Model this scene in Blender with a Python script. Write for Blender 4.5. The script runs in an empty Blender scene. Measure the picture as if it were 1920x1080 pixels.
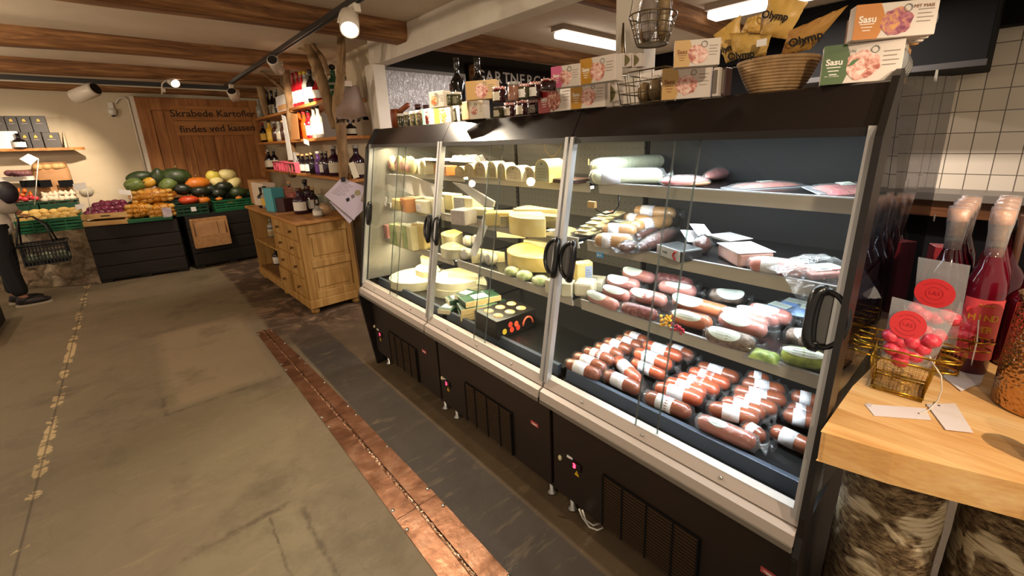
import bpy, bmesh, math, random
from mathutils import Vector, Matrix, Euler
sc = bpy.context.scene
COL = sc.collection
RND = random.Random(11)
PI = math.pi
# ---------------------------------------------------------------- camera
FPX, CX, CY = 801.82, 1007.76, 472.57
CAM = Vector((-1.1504, -0.2109, 1.712))
ROT = Euler((1.31700753, 0.02895592, -0.75578686), 'XYZ')
RM = ROT.to_matrix()
cd = bpy.data.cameras.new('camera')
cam = bpy.data.objects.new('camera', cd)
COL.objects.link(cam)
cam.location = CAM
cam.rotation_euler = ROT
cd.sensor_width = 36
cd.lens = FPX / 1920 * 36
cd.shift_x = -(CX - 960) / 1920
cd.shift_y = (CY - 540) / 1920
cd.clip_start = 0.02
sc.camera = cam
# ---------------------------------------------------------------- view, world, lights
sc.view_settings.view_transform = 'Standard'
sc.view_settings.look = 'None'
sc.view_settings.exposure = 0.62
sc.view_settings.gamma = 1.0
sc.cycles.max_bounces = 7
sc.cycles.diffuse_bounces = 3
sc.cycles.glossy_bounces = 3
sc.cycles.transparent_max_bounces = 24
sc.cycles.sample_clamp_indirect = 4.0
sc.cycles.caustics_reflective = False
sc.cycles.caustics_refractive = False
w = bpy.data.worlds.new('world')
sc.world = w
w.use_nodes = True
w.node_tree.nodes['Background'].inputs[0].default_value = (1.0, 0.83, 0.64, 1)
w.node_tree.nodes['Background'].inputs[1].default_value = 0.36
def lamp(kind, name, loc, target, power, color, **kw):
 d = bpy.data.lights.new(name, kind)
 d.energy = power
 d.color = color
 for k, v in kw.items():
  setattr(d, k, v)
 o = bpy.data.objects.new(name, d)
 COL.objects.link(o)
 o.location = loc
 if target is not None:
  o.rotation_euler = (Vector(target) - Vector(loc)).to_track_quat('-Z', 'Y').to_euler()
 return o
WARM = (1.0, 0.80, 0.57)
WARM2 = (1.0, 0.83, 0.63)
COOL = (0.86, 0.95, 1.0)
CHEESE = (1.0, 0.86, 0.56)
deg = math.radians
# track spots (their housings are built below); the four first are the lit ones of the two tracks in view
lamp('SPOT', 'lamp_spot_track', (-0.60, 7.30, 2.40), (-0.9, 8.1, 0.4), 60, WARM2, spot_size=deg(100), spot_blend=0.7, shadow_soft_size=0.03)
lamp('SPOT', 'lamp_spot_beverage', (0.0, 4.75, 2.42), (0.66, 5.9, 2.0), 190, WARM2, spot_size=deg(46), spot_blend=0.5, shadow_soft_size=0.03)
lamp('SPOT', 'lamp_spot_produce', (-1.42, 7.62, 2.40), (-2.05, 8.9, 1.5), 135, WARM2, spot_size=deg(66), spot_blend=0.9, shadow_soft_size=0.03)
lamp('SPOT', 'lamp_spot_aisle', (-0.07, 2.60, 2.36), (-0.15, 1.5, 0.7), 105, WARM2, spot_size=deg(112), spot_blend=0.6, shadow_soft_size=0.03)
lamp('SPOT', 'lamp_spot_door', (0.06, 6.9, 2.42), (0.1, 9.1, 1.5), 90, WARM2, spot_size=deg(60), spot_blend=0.8, shadow_soft_size=0.03)
# unseen lamps: counter and canopy spots inferred, the others added as room fill
lamp('SPOT', 'lamp_spot_counter', (-0.30, -1.35, 2.50), (0.35, -0.18, 1.0), 95, (1.0, 0.80, 0.58), spot_size=deg(62), spot_blend=0.5, shadow_soft_size=0.025)
lamp('SPOT', 'lamp_fill_entrance', (-2.6, 1.2, 2.50), (-0.9, 2.8, 0.0), 60, WARM, spot_size=deg(110), spot_blend=0.9, shadow_soft_size=0.06)
lamp('SPOT', 'lamp_fill_front', (-1.5, -1.2, 2.35), (0.3, 1.2, 1.95), 75, WARM, spot_size=deg(100), spot_blend=0.9, shadow_soft_size=0.06)
lamp('SPOT', 'lamp_spot_canopy', (-0.2, 0.9, 2.62), (0.45, 2.4, 1.85), 22, WARM2, spot_size=deg(80), spot_blend=0.9, shadow_soft_size=0.05)
lamp('POINT', 'lamp_room_fill', (-2.7, 4.4, 2.2), None, 40, WARM, shadow_soft_size=0.06)  # added fill points without a fixture, lifting the room and ceiling
lamp('POINT', 'lamp_room_fill', (-3.2, 6.6, 2.2), None, 30, WARM, shadow_soft_size=0.06)
# fluorescent tubes of the serving area
lamp('AREA', 'lamp_fluorescent', (2.5, 2.86, 2.60), (2.5, 2.86, 0), 60, (1.0, 0.88, 0.80), shape='RECTANGLE', size=1.2, size_y=0.12)
lamp('AREA', 'lamp_fluorescent', (2.60, 1.1, 2.60), (2.60, 1.1, 0), 75, (1.0, 0.88, 0.80), shape='RECTANGLE', size=0.12, size_y=1.2)
# tube lights of the three cabinets: under the canopy and under each shelf
for k, (c, p) in enumerate(((COOL, 6.3), (CHEESE, 7.0), (CHEESE, 6.0))):
 for (x, z, tx, f) in ((0.30, 1.695, 0.46, 1.0), (0.40, 1.475, 0.50, 0.55), (0.33, 1.232, 0.42, 0.48), (0.26, 0.972, 0.30, 0.60)):
  o = lamp('AREA', 'lamp_cabinet', (x, k + 0.5, z), (tx, k + 0.5, 0.7), p * f, c, shape='RECTANGLE', size=0.9, size_y=0.03)
  v = (Vector((tx, k + 0.5, 0.7)) - Vector((x, k + 0.5, z))).normalized()
  zax = -v
  xax = Vector((0, 1, 0))
  yax = zax.cross(xax)
  o.rotation_euler = Matrix((xax, yax, zax)).transposed().to_euler()
# ---------------------------------------------------------------- geometry helpers
def at(u, v, ax, val):
 """point of the plane (axis ax = val) seen at pixel u,v of the photograph"""
 d = RM @ Vector(((u - CX) / FPX, -(v - CY) / FPX, -1.0))
 t = (val - CAM[ax]) / d[ax]
 return CAM + d * t
def pix(p):
 d = RM.transposed() @ (Vector(p) - CAM)
 return CX + FPX * d.x / -d.z, CY - FPX * d.y / -d.z
def zat(v, x, y):
 """height above (x, y) that shows at pixel row v"""
 lo, hi = -1.0, 4.0
 for _ in range(40):
  m = (lo + hi) / 2
  if pix((x, y, m))[1] > v:
   lo = m
  else:
   hi = m
 return (lo + hi) / 2
def lin(h):
 if isinstance(h, (tuple, list)):
  return (h[0], h[1], h[2], 1)
 h = h.lstrip('#')
 r = []
 for i in (0, 2, 4):
  c = int(h[i:i + 2], 16) / 255
  r.append(c / 12.92 if c <= 0.04045 else ((c + 0.055) / 1.055) ** 2.4)
 return (*r, 1)
class M:
 def __init__(s):
  s.v, s.f, s.m, s.s = [], [], [], []
 def add(s, vs, fs, mat=0, smooth=False, T=None):
  b = len(s.v)
  if T is not None:
   vs = [T @ Vector(p) for p in vs]
  s.v += [tuple(p) for p in vs]
  for f in fs:
   s.f.append([b + i for i in f])
   s.m.append(mat)
   s.s.append(smooth)
  return s
 def box(s, x0, x1, y0, y1, z0, z1, mat=0, T=None):
  vs = [(x, y, z) for z in (z0, z1) for y in (y0, y1) for x in (x0, x1)]
  return s.add(vs, [(0, 2, 3, 1), (4, 5, 7, 6), (0, 1, 5, 4), (2, 6, 7, 3), (0, 4, 6, 2), (1, 3, 7, 5)], mat, False, T)
 def prism(s, poly, d, mat=0, T=None, smooth=False, sidemat=None):
  n = len(poly)
  vs = [(p[0], p[1], 0) for p in poly] + [(p[0], p[1], d) for p in poly]
  s.add(vs, [list(range(n))[::-1], list(range(n, 2 * n))], mat, False, T)
  s.add(vs, [(i, (i + 1) % n, n + (i + 1) % n, n + i) for i in range(n)], mat if sidemat is None else sidemat, smooth, T)
  return s
 def prof(s, poly, y0, y1, mat=0, sidemat=None):
  """polygon in x,z swept along y"""
  T = Matrix(((1, 0, 0, 0), (0, 0, 1, y0), (0, 1, 0, 0), (0, 0, 0, 1)))
  return s.prism(poly, y1 - y0, mat, T, False, sidemat)
 def tube(s, pts, r, n=8, mat=0, cap=True, T=None, closed=False):
  pts = [Vector(p) for p in pts]
  k = len(pts)
  rr = r if isinstance(r, (list, tuple)) else [r] * k
  vs, fs = [], []
  up = None
  for i, p in enumerate(pts):
   if closed:
    t = pts[(i + 1) % k] - pts[i - 1]
   else:
    t = pts[min(i + 1, k - 1)] - pts[max(i - 1, 0)]
   t = t.normalized() if t.length > 1e-9 else Vector((0, 0, 1))
   if up is None:
    up = t.orthogonal().normalized()
   up = (up - t * up.dot(t))
   up = up.normalized() if up.length > 1e-6 else t.orthogonal().normalized()
   bi = t.cross(up)
   for j in range(n):
    a = 2 * PI * j / n
    vs.append(p + (up * math.cos(a) + bi * math.sin(a)) * rr[i])
  for i in range(k if closed else k - 1):
   i2 = (i + 1) % k
   for j in range(n):
    j2 = (j + 1) % n
    fs.append((i * n + j, i * n + j2, i2 * n + j2, i2 * n + j))
  if cap and not closed:
   fs.append(list(range(n))[::-1])
   fs.append([(k - 1) * n + j for j in range(n)])
  return s.add(vs, fs, mat, True, T)
 def lathe(s, prof, n=16, mat=0, T=None, a0=0.0, a1=2 * PI, smooth=True, wob=None):
  full = abs(a1 - a0 - 2 * PI) < 1e-6
  cols = n if full else n + 1
  vs, fs = [], []
  for i, (r, z) in enumerate(prof):
   for j in range(cols):
    a = a0 + (a1 - a0) * j / n
    q = 1 if wob is None else wob(i, j)
    vs.append((r * q * math.cos(a), r * q * math.sin(a), z))
  for i in range(len(prof) - 1):
   for j in range(n):
    j2 = (j + 1) % cols
    fs.append((i * cols + j, i * cols + j2, (i + 1) * cols + j2, (i + 1) * cols + j))
  if full:
   if prof[0][0] > 1e-5:
    fs.append(list(range(cols))[::-1])
   if prof[-1][0] > 1e-5:
    fs.append([(len(prof) - 1) * cols + j for j in range(cols)])
  return s.add(vs, fs, mat, smooth, T)
 def ball(s, c, rx, ry, rz, n=14, m=9, mat=0, T=None, wob=0.0, rnd=RND):
  vs, fs = [], []
  for i in range(m + 1):
   th = PI * i / m
   for j in range(n):
    a = 2 * PI * j / n
    q = 1 + (rnd.uniform(-wob, wob) if wob and 0 < i < m else 0)
    vs.append((c[0] + rx * q * math.sin(th) * math.cos(a), c[1] + ry * q * math.sin(th) * math.sin(a), c[2] + rz * q * math.cos(th)))
  for i in range(m):
   for j in range(n):
    j2 = (j + 1) % n
    fs.append((i * n + j, (i + 1) * n + j, (i + 1) * n + j2, i * n + j2))
  return s.add(vs, fs, mat, True, T)
 def grid(s, fn, nu, nv, mat=0, smooth=True, T=None):
  vs = [fn(i / nu, j / nv) for i in range(nu + 1) for j in range(nv + 1)]
  fs = [(i * (nv + 1) + j, (i + 1) * (nv + 1) + j, (i + 1) * (nv + 1) + j + 1, i * (nv + 1) + j + 1) for i in range(nu) for j in range(nv)]
  return s.add(vs, fs, mat, smooth, T)
 def disc(s, rx, ry, n=20, mat=0, T=None, th=0.0008):
  return s.prism([(rx * math.cos(2 * PI * i / n), ry * math.sin(2 * PI * i / n)) for i in range(n)], th, mat, T)
 def obj(s, name, mats, parent=None, bevel=0, solid=0, loc=None, bseg=2):
  me = bpy.data.meshes.new(name)
  me.from_pydata(s.v, [], s.f)
  bm = bmesh.new()
  bm.from_mesh(me)
  bmesh.ops.remove_doubles(bm, verts=bm.verts, dist=1e-6)
  bm.to_mesh(me) if False else None
  bm.free()
  me.polygons.foreach_set('material_index', s.m)
  me.polygons.foreach_set('use_smooth', s.s)
  bm = bmesh.new()
  bm.from_mesh(me)
  bmesh.ops.recalc_face_normals(bm, faces=bm.faces)
  bm.to_mesh(me)
  bm.free()
  if not isinstance(mats, (list, tuple)):
   mats = [mats]
  for m_ in mats:
   me.materials.append(m_)
  o = bpy.data.objects.new(name, me)
  COL.objects.link(o)
  if parent is not None:
   o.parent = parent
  if loc is not None:
   o.location = loc
  if solid:
   q = o.modifiers.new('thick', 'SOLIDIFY')
   q.thickness = solid
  if bevel:
   q = o.modifiers.new('bevel', 'BEVEL')
   q.width = bevel
   q.segments = bseg
   q.limit_method = 'ANGLE'
   q.angle_limit = deg(40)
  return o
def thing(name, label, cat, loc=(0, 0, 0), rz=0.0, group=None, rot=None):
 o = bpy.data.objects.new(name, None)
 o.empty_display_size = 0.05
 COL.objects.link(o)
 o.location = loc
 o.rotation_euler = rot if rot is not None else (0, 0, rz)
 return tag(o, label, cat, group)
def tag(o, label, cat, group=None):
 o['label'] = label
 o['category'] = cat
 if group:
  o['group'] = group
 return o
def struct(o):
 o['kind'] = 'structure'
 return o
def dup(root, loc, rz=None, label=None, group=None):
 r = root.copy()
 COL.objects.link(r)
 r.location = loc
 if rz is not None:
  r.rotation_euler = (0, 0, rz)
 if label:
  r['label'] = label
 if group:
  r['group'] = group
 for ch in list(root.children):
  c = ch.copy()
  COL.objects.link(c)
  c.parent = r
  for g in list(ch.children):
   e = g.copy()
   COL.objects.link(e)
   e.parent = c
 return r
def frame(p, ex, ez):
 """matrix with origin p, x axis ex, z axis close to ez"""
 x = Vector(ex).normalized()
 z = Vector(ez)
 z = (z - x * z.dot(x)).normalized()
 y = z.cross(x)
 m = Matrix((x, y, z)).transposed().to_4x4()
 m.translation = Vector(p)
 return m
ORD = 'first second third fourth fifth sixth seventh eighth ninth tenth eleventh twelfth'.split()
# ---------------------------------------------------------------- materials
class N:
 def __init__(s, name):
  s.m = bpy.data.materials.new(name)
  s.m.use_nodes = True
  s.t = s.m.node_tree
  s.t.nodes.clear()
  s.out = s.t.nodes.new('ShaderNodeOutputMaterial')
 def n(s, kind, **kw):
  x = s.t.nodes.new(kind)
  for k, v in kw.items():
   setattr(x, k, v)
  return x
 def l(s, a, b):
  s.t.links.new(a, b)
 def coord(s, stretch=(1, 1, 1), rot=(0, 0, 0)):
  tc = s.n('ShaderNodeTexCoord')
  mp = s.n('ShaderNodeMapping')
  mp.inputs['Scale'].default_value = stretch
  mp.inputs['Rotation'].default_value = rot
  s.l(tc.outputs['Object'], mp.inputs['Vector'])
  return mp.outputs['Vector']
 def noise(s, vec, scale, detail=4, rough=0.55, dist=0.0):
  x = s.n('ShaderNodeTexNoise')
  x.inputs['Scale'].default_value = scale
  x.inputs['Detail'].default_value = detail
  x.inputs['Roughness'].default_value = rough
  x.inputs['Distortion'].default_value = dist
  s.l(vec, x.inputs['Vector'])
  return x.outputs['Fac']
 def ramp(s, fac, stops):
  x = s.n('ShaderNodeValToRGB')
  e = x.color_ramp.elements
  while len(e) < len(stops):
   e.new(0.5)
  for i, (p, c) in enumerate(stops):
   e[i].position = p
   e[i].color = lin(c) if not isinstance(c, (int, float)) else (c, c, c, 1)
  s.l(fac, x.inputs['Fac'])
  return x.outputs['Color']
 def mix(s, fac, a, b, mode='MIX'):
  x = s.n('ShaderNodeMix', data_type='RGBA', blend_type=mode)
  for v, i in ((fac, 0), (a, 6), (b, 7)):
   if hasattr(v, 'is_linked'):
    s.l(v, x.inputs[i])
   elif i == 0:
    x.inputs[i].default_value = v
   else:
    x.inputs[i].default_value = lin(v)
  return x.outputs[2]
 def bsdf(s, color, rough=0.5, metal=0.0, spec=0.5, bump=None, bstr=0.3, bdist=0.01, coat=0.0, sss=0.0):
  b = s.n('ShaderNodeBsdfPrincipled')
  if hasattr(color, 'is_linked'):
   s.l(color, b.inputs['Base Color'])
  else:
   b.inputs['Base Color'].default_value = lin(color)
  if hasattr(rough, 'is_linked'):
   s.l(rough, b.inputs['Roughness'])
  else:
   b.inputs['Roughness'].default_value = rough
  b.inputs['Metallic'].default_value = metal
  b.inputs['Specular IOR Level'].default_value = spec
  b.inputs['Coat Weight'].default_value = coat
  if bump is not None:
   q = s.n('ShaderNodeBump')
   q.inputs['Strength'].default_value = bstr
   q.inputs['Distance'].default_value = bdist
   s.l(bump, q.inputs['Height'])
   s.l(q.outputs['Normal'], b.inputs['Normal'])
  s.l(b.outputs[0], s.out.inputs[0])
  return s.m
_cache = {}
def mat(name, c, rough=0.5, metal=0.0, c2=None, scale=8, lo=0.35, hi=0.65, bump=0.0, bscale=60, stretch=(1, 1, 1), spec=0.5, coat=0.0, detail=4, bdist=0.004):
 if name in _cache:
  return _cache[name]
 q = N(name)
 vec = q.coord(stretch)
 col = c
 if c2:
  col = q.ramp(q.noise(vec, scale, detail), [(lo, c), (hi, c2)])
 b = q.noise(vec, bscale, 3) if bump else None
 _cache[name] = q.bsdf(col, rough, metal, spec, b, bump, bdist, coat)
 return _cache[name]
def wood(name, c1, c2, c3, axis=0, scale=1.0, rough=0.5, knots=True):
 q = N(name)
 st = [7.0 * scale] * 3
 st[axis] = 0.55 * scale
 vec = q.coord(st)
 n1 = q.noise(vec, 2.2, 6, 0.6, 0.7)
 st2 = [40.0 * scale] * 3
 st2[axis] = 1.6 * scale
 n2 = q.noise(q.coord(st2), 3.0, 3, 0.5)
 col = q.ramp(n1, [(0.3, c1), (0.5, c2), (0.7, c3)])
 col = q.mix(0.28, col, q.ramp(n2, [(0.35, c1), (0.65, c3)]), 'OVERLAY')
 return q.bsdf(col, rough, 0, 0.4, n2, 0.25, 0.004)
def clear(name, tint=(1, 1, 1), gloss=0.10, rough=0.03, white=0.0, bump=0.0, bscale=30, edge=0.6):
 """thin see-through sheet: plain transparency plus a fresnel reflection"""
 q = N(name)
 tr = q.n('ShaderNodeBsdfTransparent')
 tr.inputs[0].default_value = lin(tint)
 gl = q.n('ShaderNodeBsdfGlossy')
 gl.inputs['Roughness'].default_value = rough
 lw = q.n('ShaderNodeLayerWeight')
 lw.inputs['Blend'].default_value = 0.5
 fr = q.n('ShaderNodeMath', operation='POWER')
 q.l(lw.outputs['Facing'], fr.inputs[0])
 fr.inputs[1].default_value = 4.0
 fm = q.n('ShaderNodeMath', operation='MULTIPLY')
 q.l(fr.outputs[0], fm.inputs[0])
 fm.inputs[1].default_value = edge
 if bump:
  bp = q.n('ShaderNodeBump')
  bp.inputs['Strength'].default_value = bump
  bp.inputs['Distance'].default_value = 0.01
  q.l(q.noise(q.coord(), bscale, 3, 0.6, 1.0), bp.inputs['Height'])
  q.l(bp.outputs[0], gl.inputs['Normal'])
  q.l(bp.outputs[0], lw.inputs['Normal'])
 ad = q.n('ShaderNodeMath', operation='ADD')
 ad.use_clamp = True
 ad.inputs[1].default_value = gloss
 q.l(fm.outputs[0], ad.inputs[0])
 mx = q.n('ShaderNodeMixShader')
 q.l(ad.outputs[0], mx.inputs[0])
 q.l(tr.outputs[0], mx.inputs[1])
 q.l(gl.outputs[0], mx.inputs[2])
 res = mx.outputs[0]
 if white:
  df = q.n('ShaderNodeBsdfDiffuse')
  df.inputs[0].default_value = (0.9, 0.9, 0.9, 1)
  m2 = q.n('ShaderNodeMixShader')
  m2.inputs[0].default_value = white
  q.l(res, m2.inputs[1])
  q.l(df.outputs[0], m2.inputs[2])
  res = m2.outputs[0]
 q.l(res, q.out.inputs[0])
 return q.m
def glow(name, c, strength):
 q = N(name)
 e = q.n('ShaderNodeEmission')
 e.inputs[0].default_value = lin(c)
 e.inputs[1].default_value = strength
 q.l(e.outputs[0], q.out.inputs[0])
 return q.m
white_paper = mat('white_paper', '#e4dfdc', 0.75)
grey_paper = mat('grey_paper', '#b9b2b6', 0.8)
cream_card = mat('cream_card', '#d8c6b4', 0.7)
kraft = mat('kraft_card', '#b98d5e', 0.8, c2='#a87a4c', scale=20)
black_plastic = mat('black_plastic', '#121113', 0.35)
black_matte = mat('black_matte', '#0d0c0d', 0.85, spec=0.15)
white_plastic = mat('white_plastic', '#ddd8d0', 0.4)
ink = mat('ink', '#1c1816', 0.8)
red_ink = mat('red_ink', '#c22234', 0.6)
steel = mat('steel', '#b9b6b0', 0.28, 1.0)
dark_glass_m = mat('dark_bottle_glass', '#0c0a0b', 0.07, spec=0.7)
film = clear('clear_film', (1, 1, 1), 0.03, 0.12, 0.015, 0.8, 45, 0.45)
film_thick = clear('crinkled_film', (0.97, 0.98, 1.0), 0.09, 0.14, 0.07, 1.0, 38)
bag_film = clear('cellophane', (1, 1, 1), 0.06, 0.10, 0.13, 0.6, 25)
door_glass = clear('door_glass', (0.95, 0.965, 0.96), 0.012, 0.01, 0.0, 0, 0, 0.45)
edge_glass = clear('glass_edge', (0.42, 0.50, 0.48), 0.12, 0.1, 0.05)
bottle_glass = clear('bottle_glass', (0.80, 0.86, 0.82), 0.05, 0.03)
_text = {}
def text(s, size, m, parent, T, name='lettering', bold=0.0, ext=0.0003, align='CENTER'):
 key = (s, size, bold, ext, align)
 if key not in _text:
  cu = bpy.data.curves.new('t', 'FONT')
  cu.body = s
  cu.size = size
  cu.offset = bold
  cu.extrude = ext
  cu.resolution_u = 3
  cu.align_x = align
  cu.align_y = 'CENTER'
  o = bpy.data.objects.new('t', cu)
  COL.objects.link(o)
  me = bpy.data.meshes.new_from_object(o.evaluated_get(bpy.context.evaluated_depsgraph_get()))
  bpy.data.objects.remove(o)
  bpy.data.curves.remove(cu)
  _text[key] = me
 me = _text[key].copy()
 me.materials.clear()
 me.materials.append(m)
 o = bpy.data.objects.new(name, me)
 COL.objects.link(o)
 if parent is not None:
  o.parent = parent
 o.matrix_local = T
 return o
# ================================================================ the room
def floor_material():
 q = N('concrete_floor')
 vec = q.coord()
 big = q.noise(vec, 0.9, 5, 0.6, 0.4)
 mid = q.noise(vec, 5.0, 6, 0.65, 0.6)
 fine = q.noise(vec, 45, 4, 0.6)
 tan = q.mix(mid, '#5d5040', '#7f705a')
 tan = q.mix(q.ramp(big, [(0.38, 0.0), (0.62, 0.75)]), tan, '#6b604b')
 dark = q.mix(mid, '#2f2925', '#4a423a')
 brown = q.mix(mid, '#44382a', '#665540')
 sx = q.n('ShaderNodeSeparateXYZ')
 q.l(vec, sx.inputs[0])
 def band(axis, a, b, wob=0.05):
  x = q.n('ShaderNodeMath', operation='MULTIPLY_ADD')
  q.l(big if wob > 0.1 else mid, x.inputs[0])
  x.inputs[1].default_value = wob
  q.l(sx.outputs[axis], x.inputs[2])
  r = q.n('ShaderNodeMapRange')
  r.inputs[1].default_value = a
  r.inputs[2].default_value = b
  q.l(x.outputs[0], r.inputs[0])
  return r.outputs[0]
 col = q.mix(band(0, -0.36, -0.34, 0.02), tan, dark)
 col = q.mix(band(0, -0.06, -0.045, 0.01), col, brown)
 # worn paint beside the chest
 worn = q.ramp(q.noise(vec, 2.6, 6, 0.7, 1.2), [(0.47, '#453629'), (0.54, '#5a4838'), (0.64, '#826a55')])
 nearchest = q.mix(band(0, -0.40, -0.36, 0.12), (0, 0, 0), q.mix(band(1, 3.9, 4.5, 0.3), (0, 0, 0), (1, 1, 1)))
 col = q.mix(nearchest, col, worn)
 # broken old joint with pale chips, and hairline cracks
 lnx = q.n('ShaderNodeMath', operation='MULTIPLY_ADD')
 q.l(sx.outputs[1], lnx.inputs[0])
 lnx.inputs[1].default_value = 0.004
 q.l(sx.outputs[0], lnx.inputs[2])
 df = q.n('ShaderNodeMath', operation='ADD')
 q.l(lnx.outputs[0], df.inputs[0])
 df.inputs[1].default_value = 1.825
 ab = q.n('ShaderNodeMath', operation='ABSOLUTE')
 q.l(df.outputs[0], ab.inputs[0])
 near = q.n('ShaderNodeMapRange')
 near.inputs[1].default_value = 0.045
 near.inputs[2].default_value = 0.0
 q.l(ab.outputs[0], near.inputs[0])
 chips = q.n('ShaderNodeMath', operation='MULTIPLY')
 q.l(near.outputs[0], chips.inputs[0])
 q.l(q.ramp(q.noise(vec, 4.5, 5, 0.7, 0.8), [(0.50, 0.0), (0.56, 1.0)]), chips.inputs[1])
 col = q.mix(q.ramp(chips.outputs[0], [(0.25, 0.0), (0.4, 1.0)]), col, '#b39c74')
 jl = q.n('ShaderNodeMapRange')
 jl.inputs[1].default_value = 0.008
 jl.inputs[2].default_value = 0.002
 q.l(ab.outputs[0], jl.inputs[0])
 vo = q.n('ShaderNodeTexVoronoi', feature='DISTANCE_TO_EDGE')
 vo.inputs['Scale'].default_value = 0.55
 vd = q.n('ShaderNodeVectorMath', operation='ADD')
 q.l(vec, vd.inputs[0])
 nz = q.n('ShaderNodeTexNoise')
 nz.inputs['Scale'].default_value = 3
 q.l(vec, nz.inputs['Vector'])
 q.l(nz.outputs['Color'], vd.inputs[1])
 q.l(vd.outputs[0], vo.inputs['Vector'])
 crack = q.ramp(vo.outputs['Distance'], [(0.0, 0.10), (0.004, 0.0)])
 col = q.mix(crack, col, '#2a2118')
 def rect(x0, x1, y0, y1, soft):
  r = None
  for ax, a, b, sgn in ((0, x0, x0 + soft, 0), (0, x1, x1 - soft, 0), (1, y0, y0 + soft, 0), (1, y1, y1 - soft, 0)):
   k = band(ax, a, b, 0.06)
   if r is None:
    r = k
   else:
    m = q.n('ShaderNodeMath', operation='MULTIPLY')
    q.l(r, m.inputs[0])
    q.l(k, m.inputs[1])
    r = m.outputs[0]
  return r
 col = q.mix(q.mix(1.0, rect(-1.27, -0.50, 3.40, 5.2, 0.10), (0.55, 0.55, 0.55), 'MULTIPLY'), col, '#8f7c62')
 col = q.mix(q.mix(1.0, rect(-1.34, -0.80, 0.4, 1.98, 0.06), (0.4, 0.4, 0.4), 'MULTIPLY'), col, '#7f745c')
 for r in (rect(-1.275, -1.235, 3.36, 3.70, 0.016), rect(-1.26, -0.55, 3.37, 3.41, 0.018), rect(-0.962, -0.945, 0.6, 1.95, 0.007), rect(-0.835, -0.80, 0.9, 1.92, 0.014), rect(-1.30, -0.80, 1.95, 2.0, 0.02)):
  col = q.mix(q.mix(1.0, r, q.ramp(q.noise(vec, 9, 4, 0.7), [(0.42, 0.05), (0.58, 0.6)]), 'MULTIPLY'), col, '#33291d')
 scuff = q.ramp(q.noise(q.coord((1, 4, 1), (0, 0, 0.5)), 3.0, 7, 0.75, 0.3), [(0.56, 0.0), (0.70, 0.45)])
 col = q.mix(scuff, col, '#8c7a5f')
 col = q.mix(q.ramp(q.noise(vec, 1.7, 6, 0.7), [(0.52, 0.0), (0.68, 0.5)]), col, '#3f3426')
 col = q.mix(q.ramp(jl.outputs[0], [(0.0, 0.0), (1.0, 0.6)]), col, '#2a2118')
 col = q.mix(q.ramp(q.noise(vec, 16, 3, 0.6), [(0.70, 0.0), (0.76, 0.35)]), col, '#352a20')
 return q.bsdf(col, 0.62, 0, 0.35, fine, 0.25, 0.004)
struct(M().box(-4.6, 4.5, -3.0, 9.4, -0.12, 0).obj('floor', floor_material()))
plaster = mat('ceiling_plaster', '#dccdb8', 0.85, c2='#cdbca6', scale=1.2, bump=0.3, bscale=9, bdist=0.01)
wall_white = mat('wall_plaster', '#d6c6ac', 0.85, c2='#c9b799', scale=1.1, bump=0.3, bscale=6, bdist=0.012)
paint_white = mat('white_paint', '#e6ddd0', 0.6, c2='#dacfbf', scale=3)
struct(M().box(-4.6, 4.5, -0.4, 9.4, 2.74, 2.82).obj('ceiling', plaster))
struct(M().box(-4.6, 4.5, 9.14, 9.3, 0, 2.74).obj('wall_far', wall_white))
struct(M().box(0.90, 1.02, 4.36, 9.14, 0, 2.74).obj('wall_right', wall_white))
struct(M().box(0.90, 4.3, 4.36, 4.46, 0, 2.74).obj('wall_back', mat('dark_wall', '#2a2522', 0.8)))
def tile_material():
 q = N('white_tiles')
 tc = q.n('ShaderNodeTexCoord')
 sp = q.n('ShaderNodeSeparateXYZ')
 q.l(tc.outputs['Object'], sp.inputs[0])
 cb = q.n('ShaderNodeCombineXYZ')
 q.l(sp.outputs[1], cb.inputs[0])
 q.l(sp.outputs[2], cb.inputs[1])
 br = q.n('ShaderNodeTexBrick')
 br.offset = 0
 br.inputs['Scale'].default_value = 1
 br.inputs['Mortar Size'].default_value = 0.0035
 br.inputs['Brick Width'].default_value = 0.152
 br.inputs['Row Height'].default_value = 0.176
 br.inputs['Color1'].default_value = lin('#d9ccb8')
 br.inputs['Color2'].default_value = lin('#d0c2ad')
 br.inputs['Mortar'].default_value = lin('#5d5348')
 mp = q.n('ShaderNodeVectorMath', operation='ADD')
 q.l(cb.outputs[0], mp.inputs[0])
 mp.inputs[1].default_value = (0.012, -1.145, 0)
 q.l(mp.outputs[0], br.inputs['Vector'])
 return q.bsdf(br.outputs['Color'], 0.18, 0, 0.5, br.outputs['Fac'], -0.3, 0.003)
struct(M().box(4.2, 4.3, -3.0, 4.36, 0, 2.74).obj('wall_tiled', tile_material()))
soffit_z = zat(52, 4.2, P0.y) if (P0 := at(1890, 52, 0, 4.19)) else 2.4
struct(M().box(4.05, 4.199, -3.0, 4.3, soffit_z, 2.739).obj('trim_1', black_matte))
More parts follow.
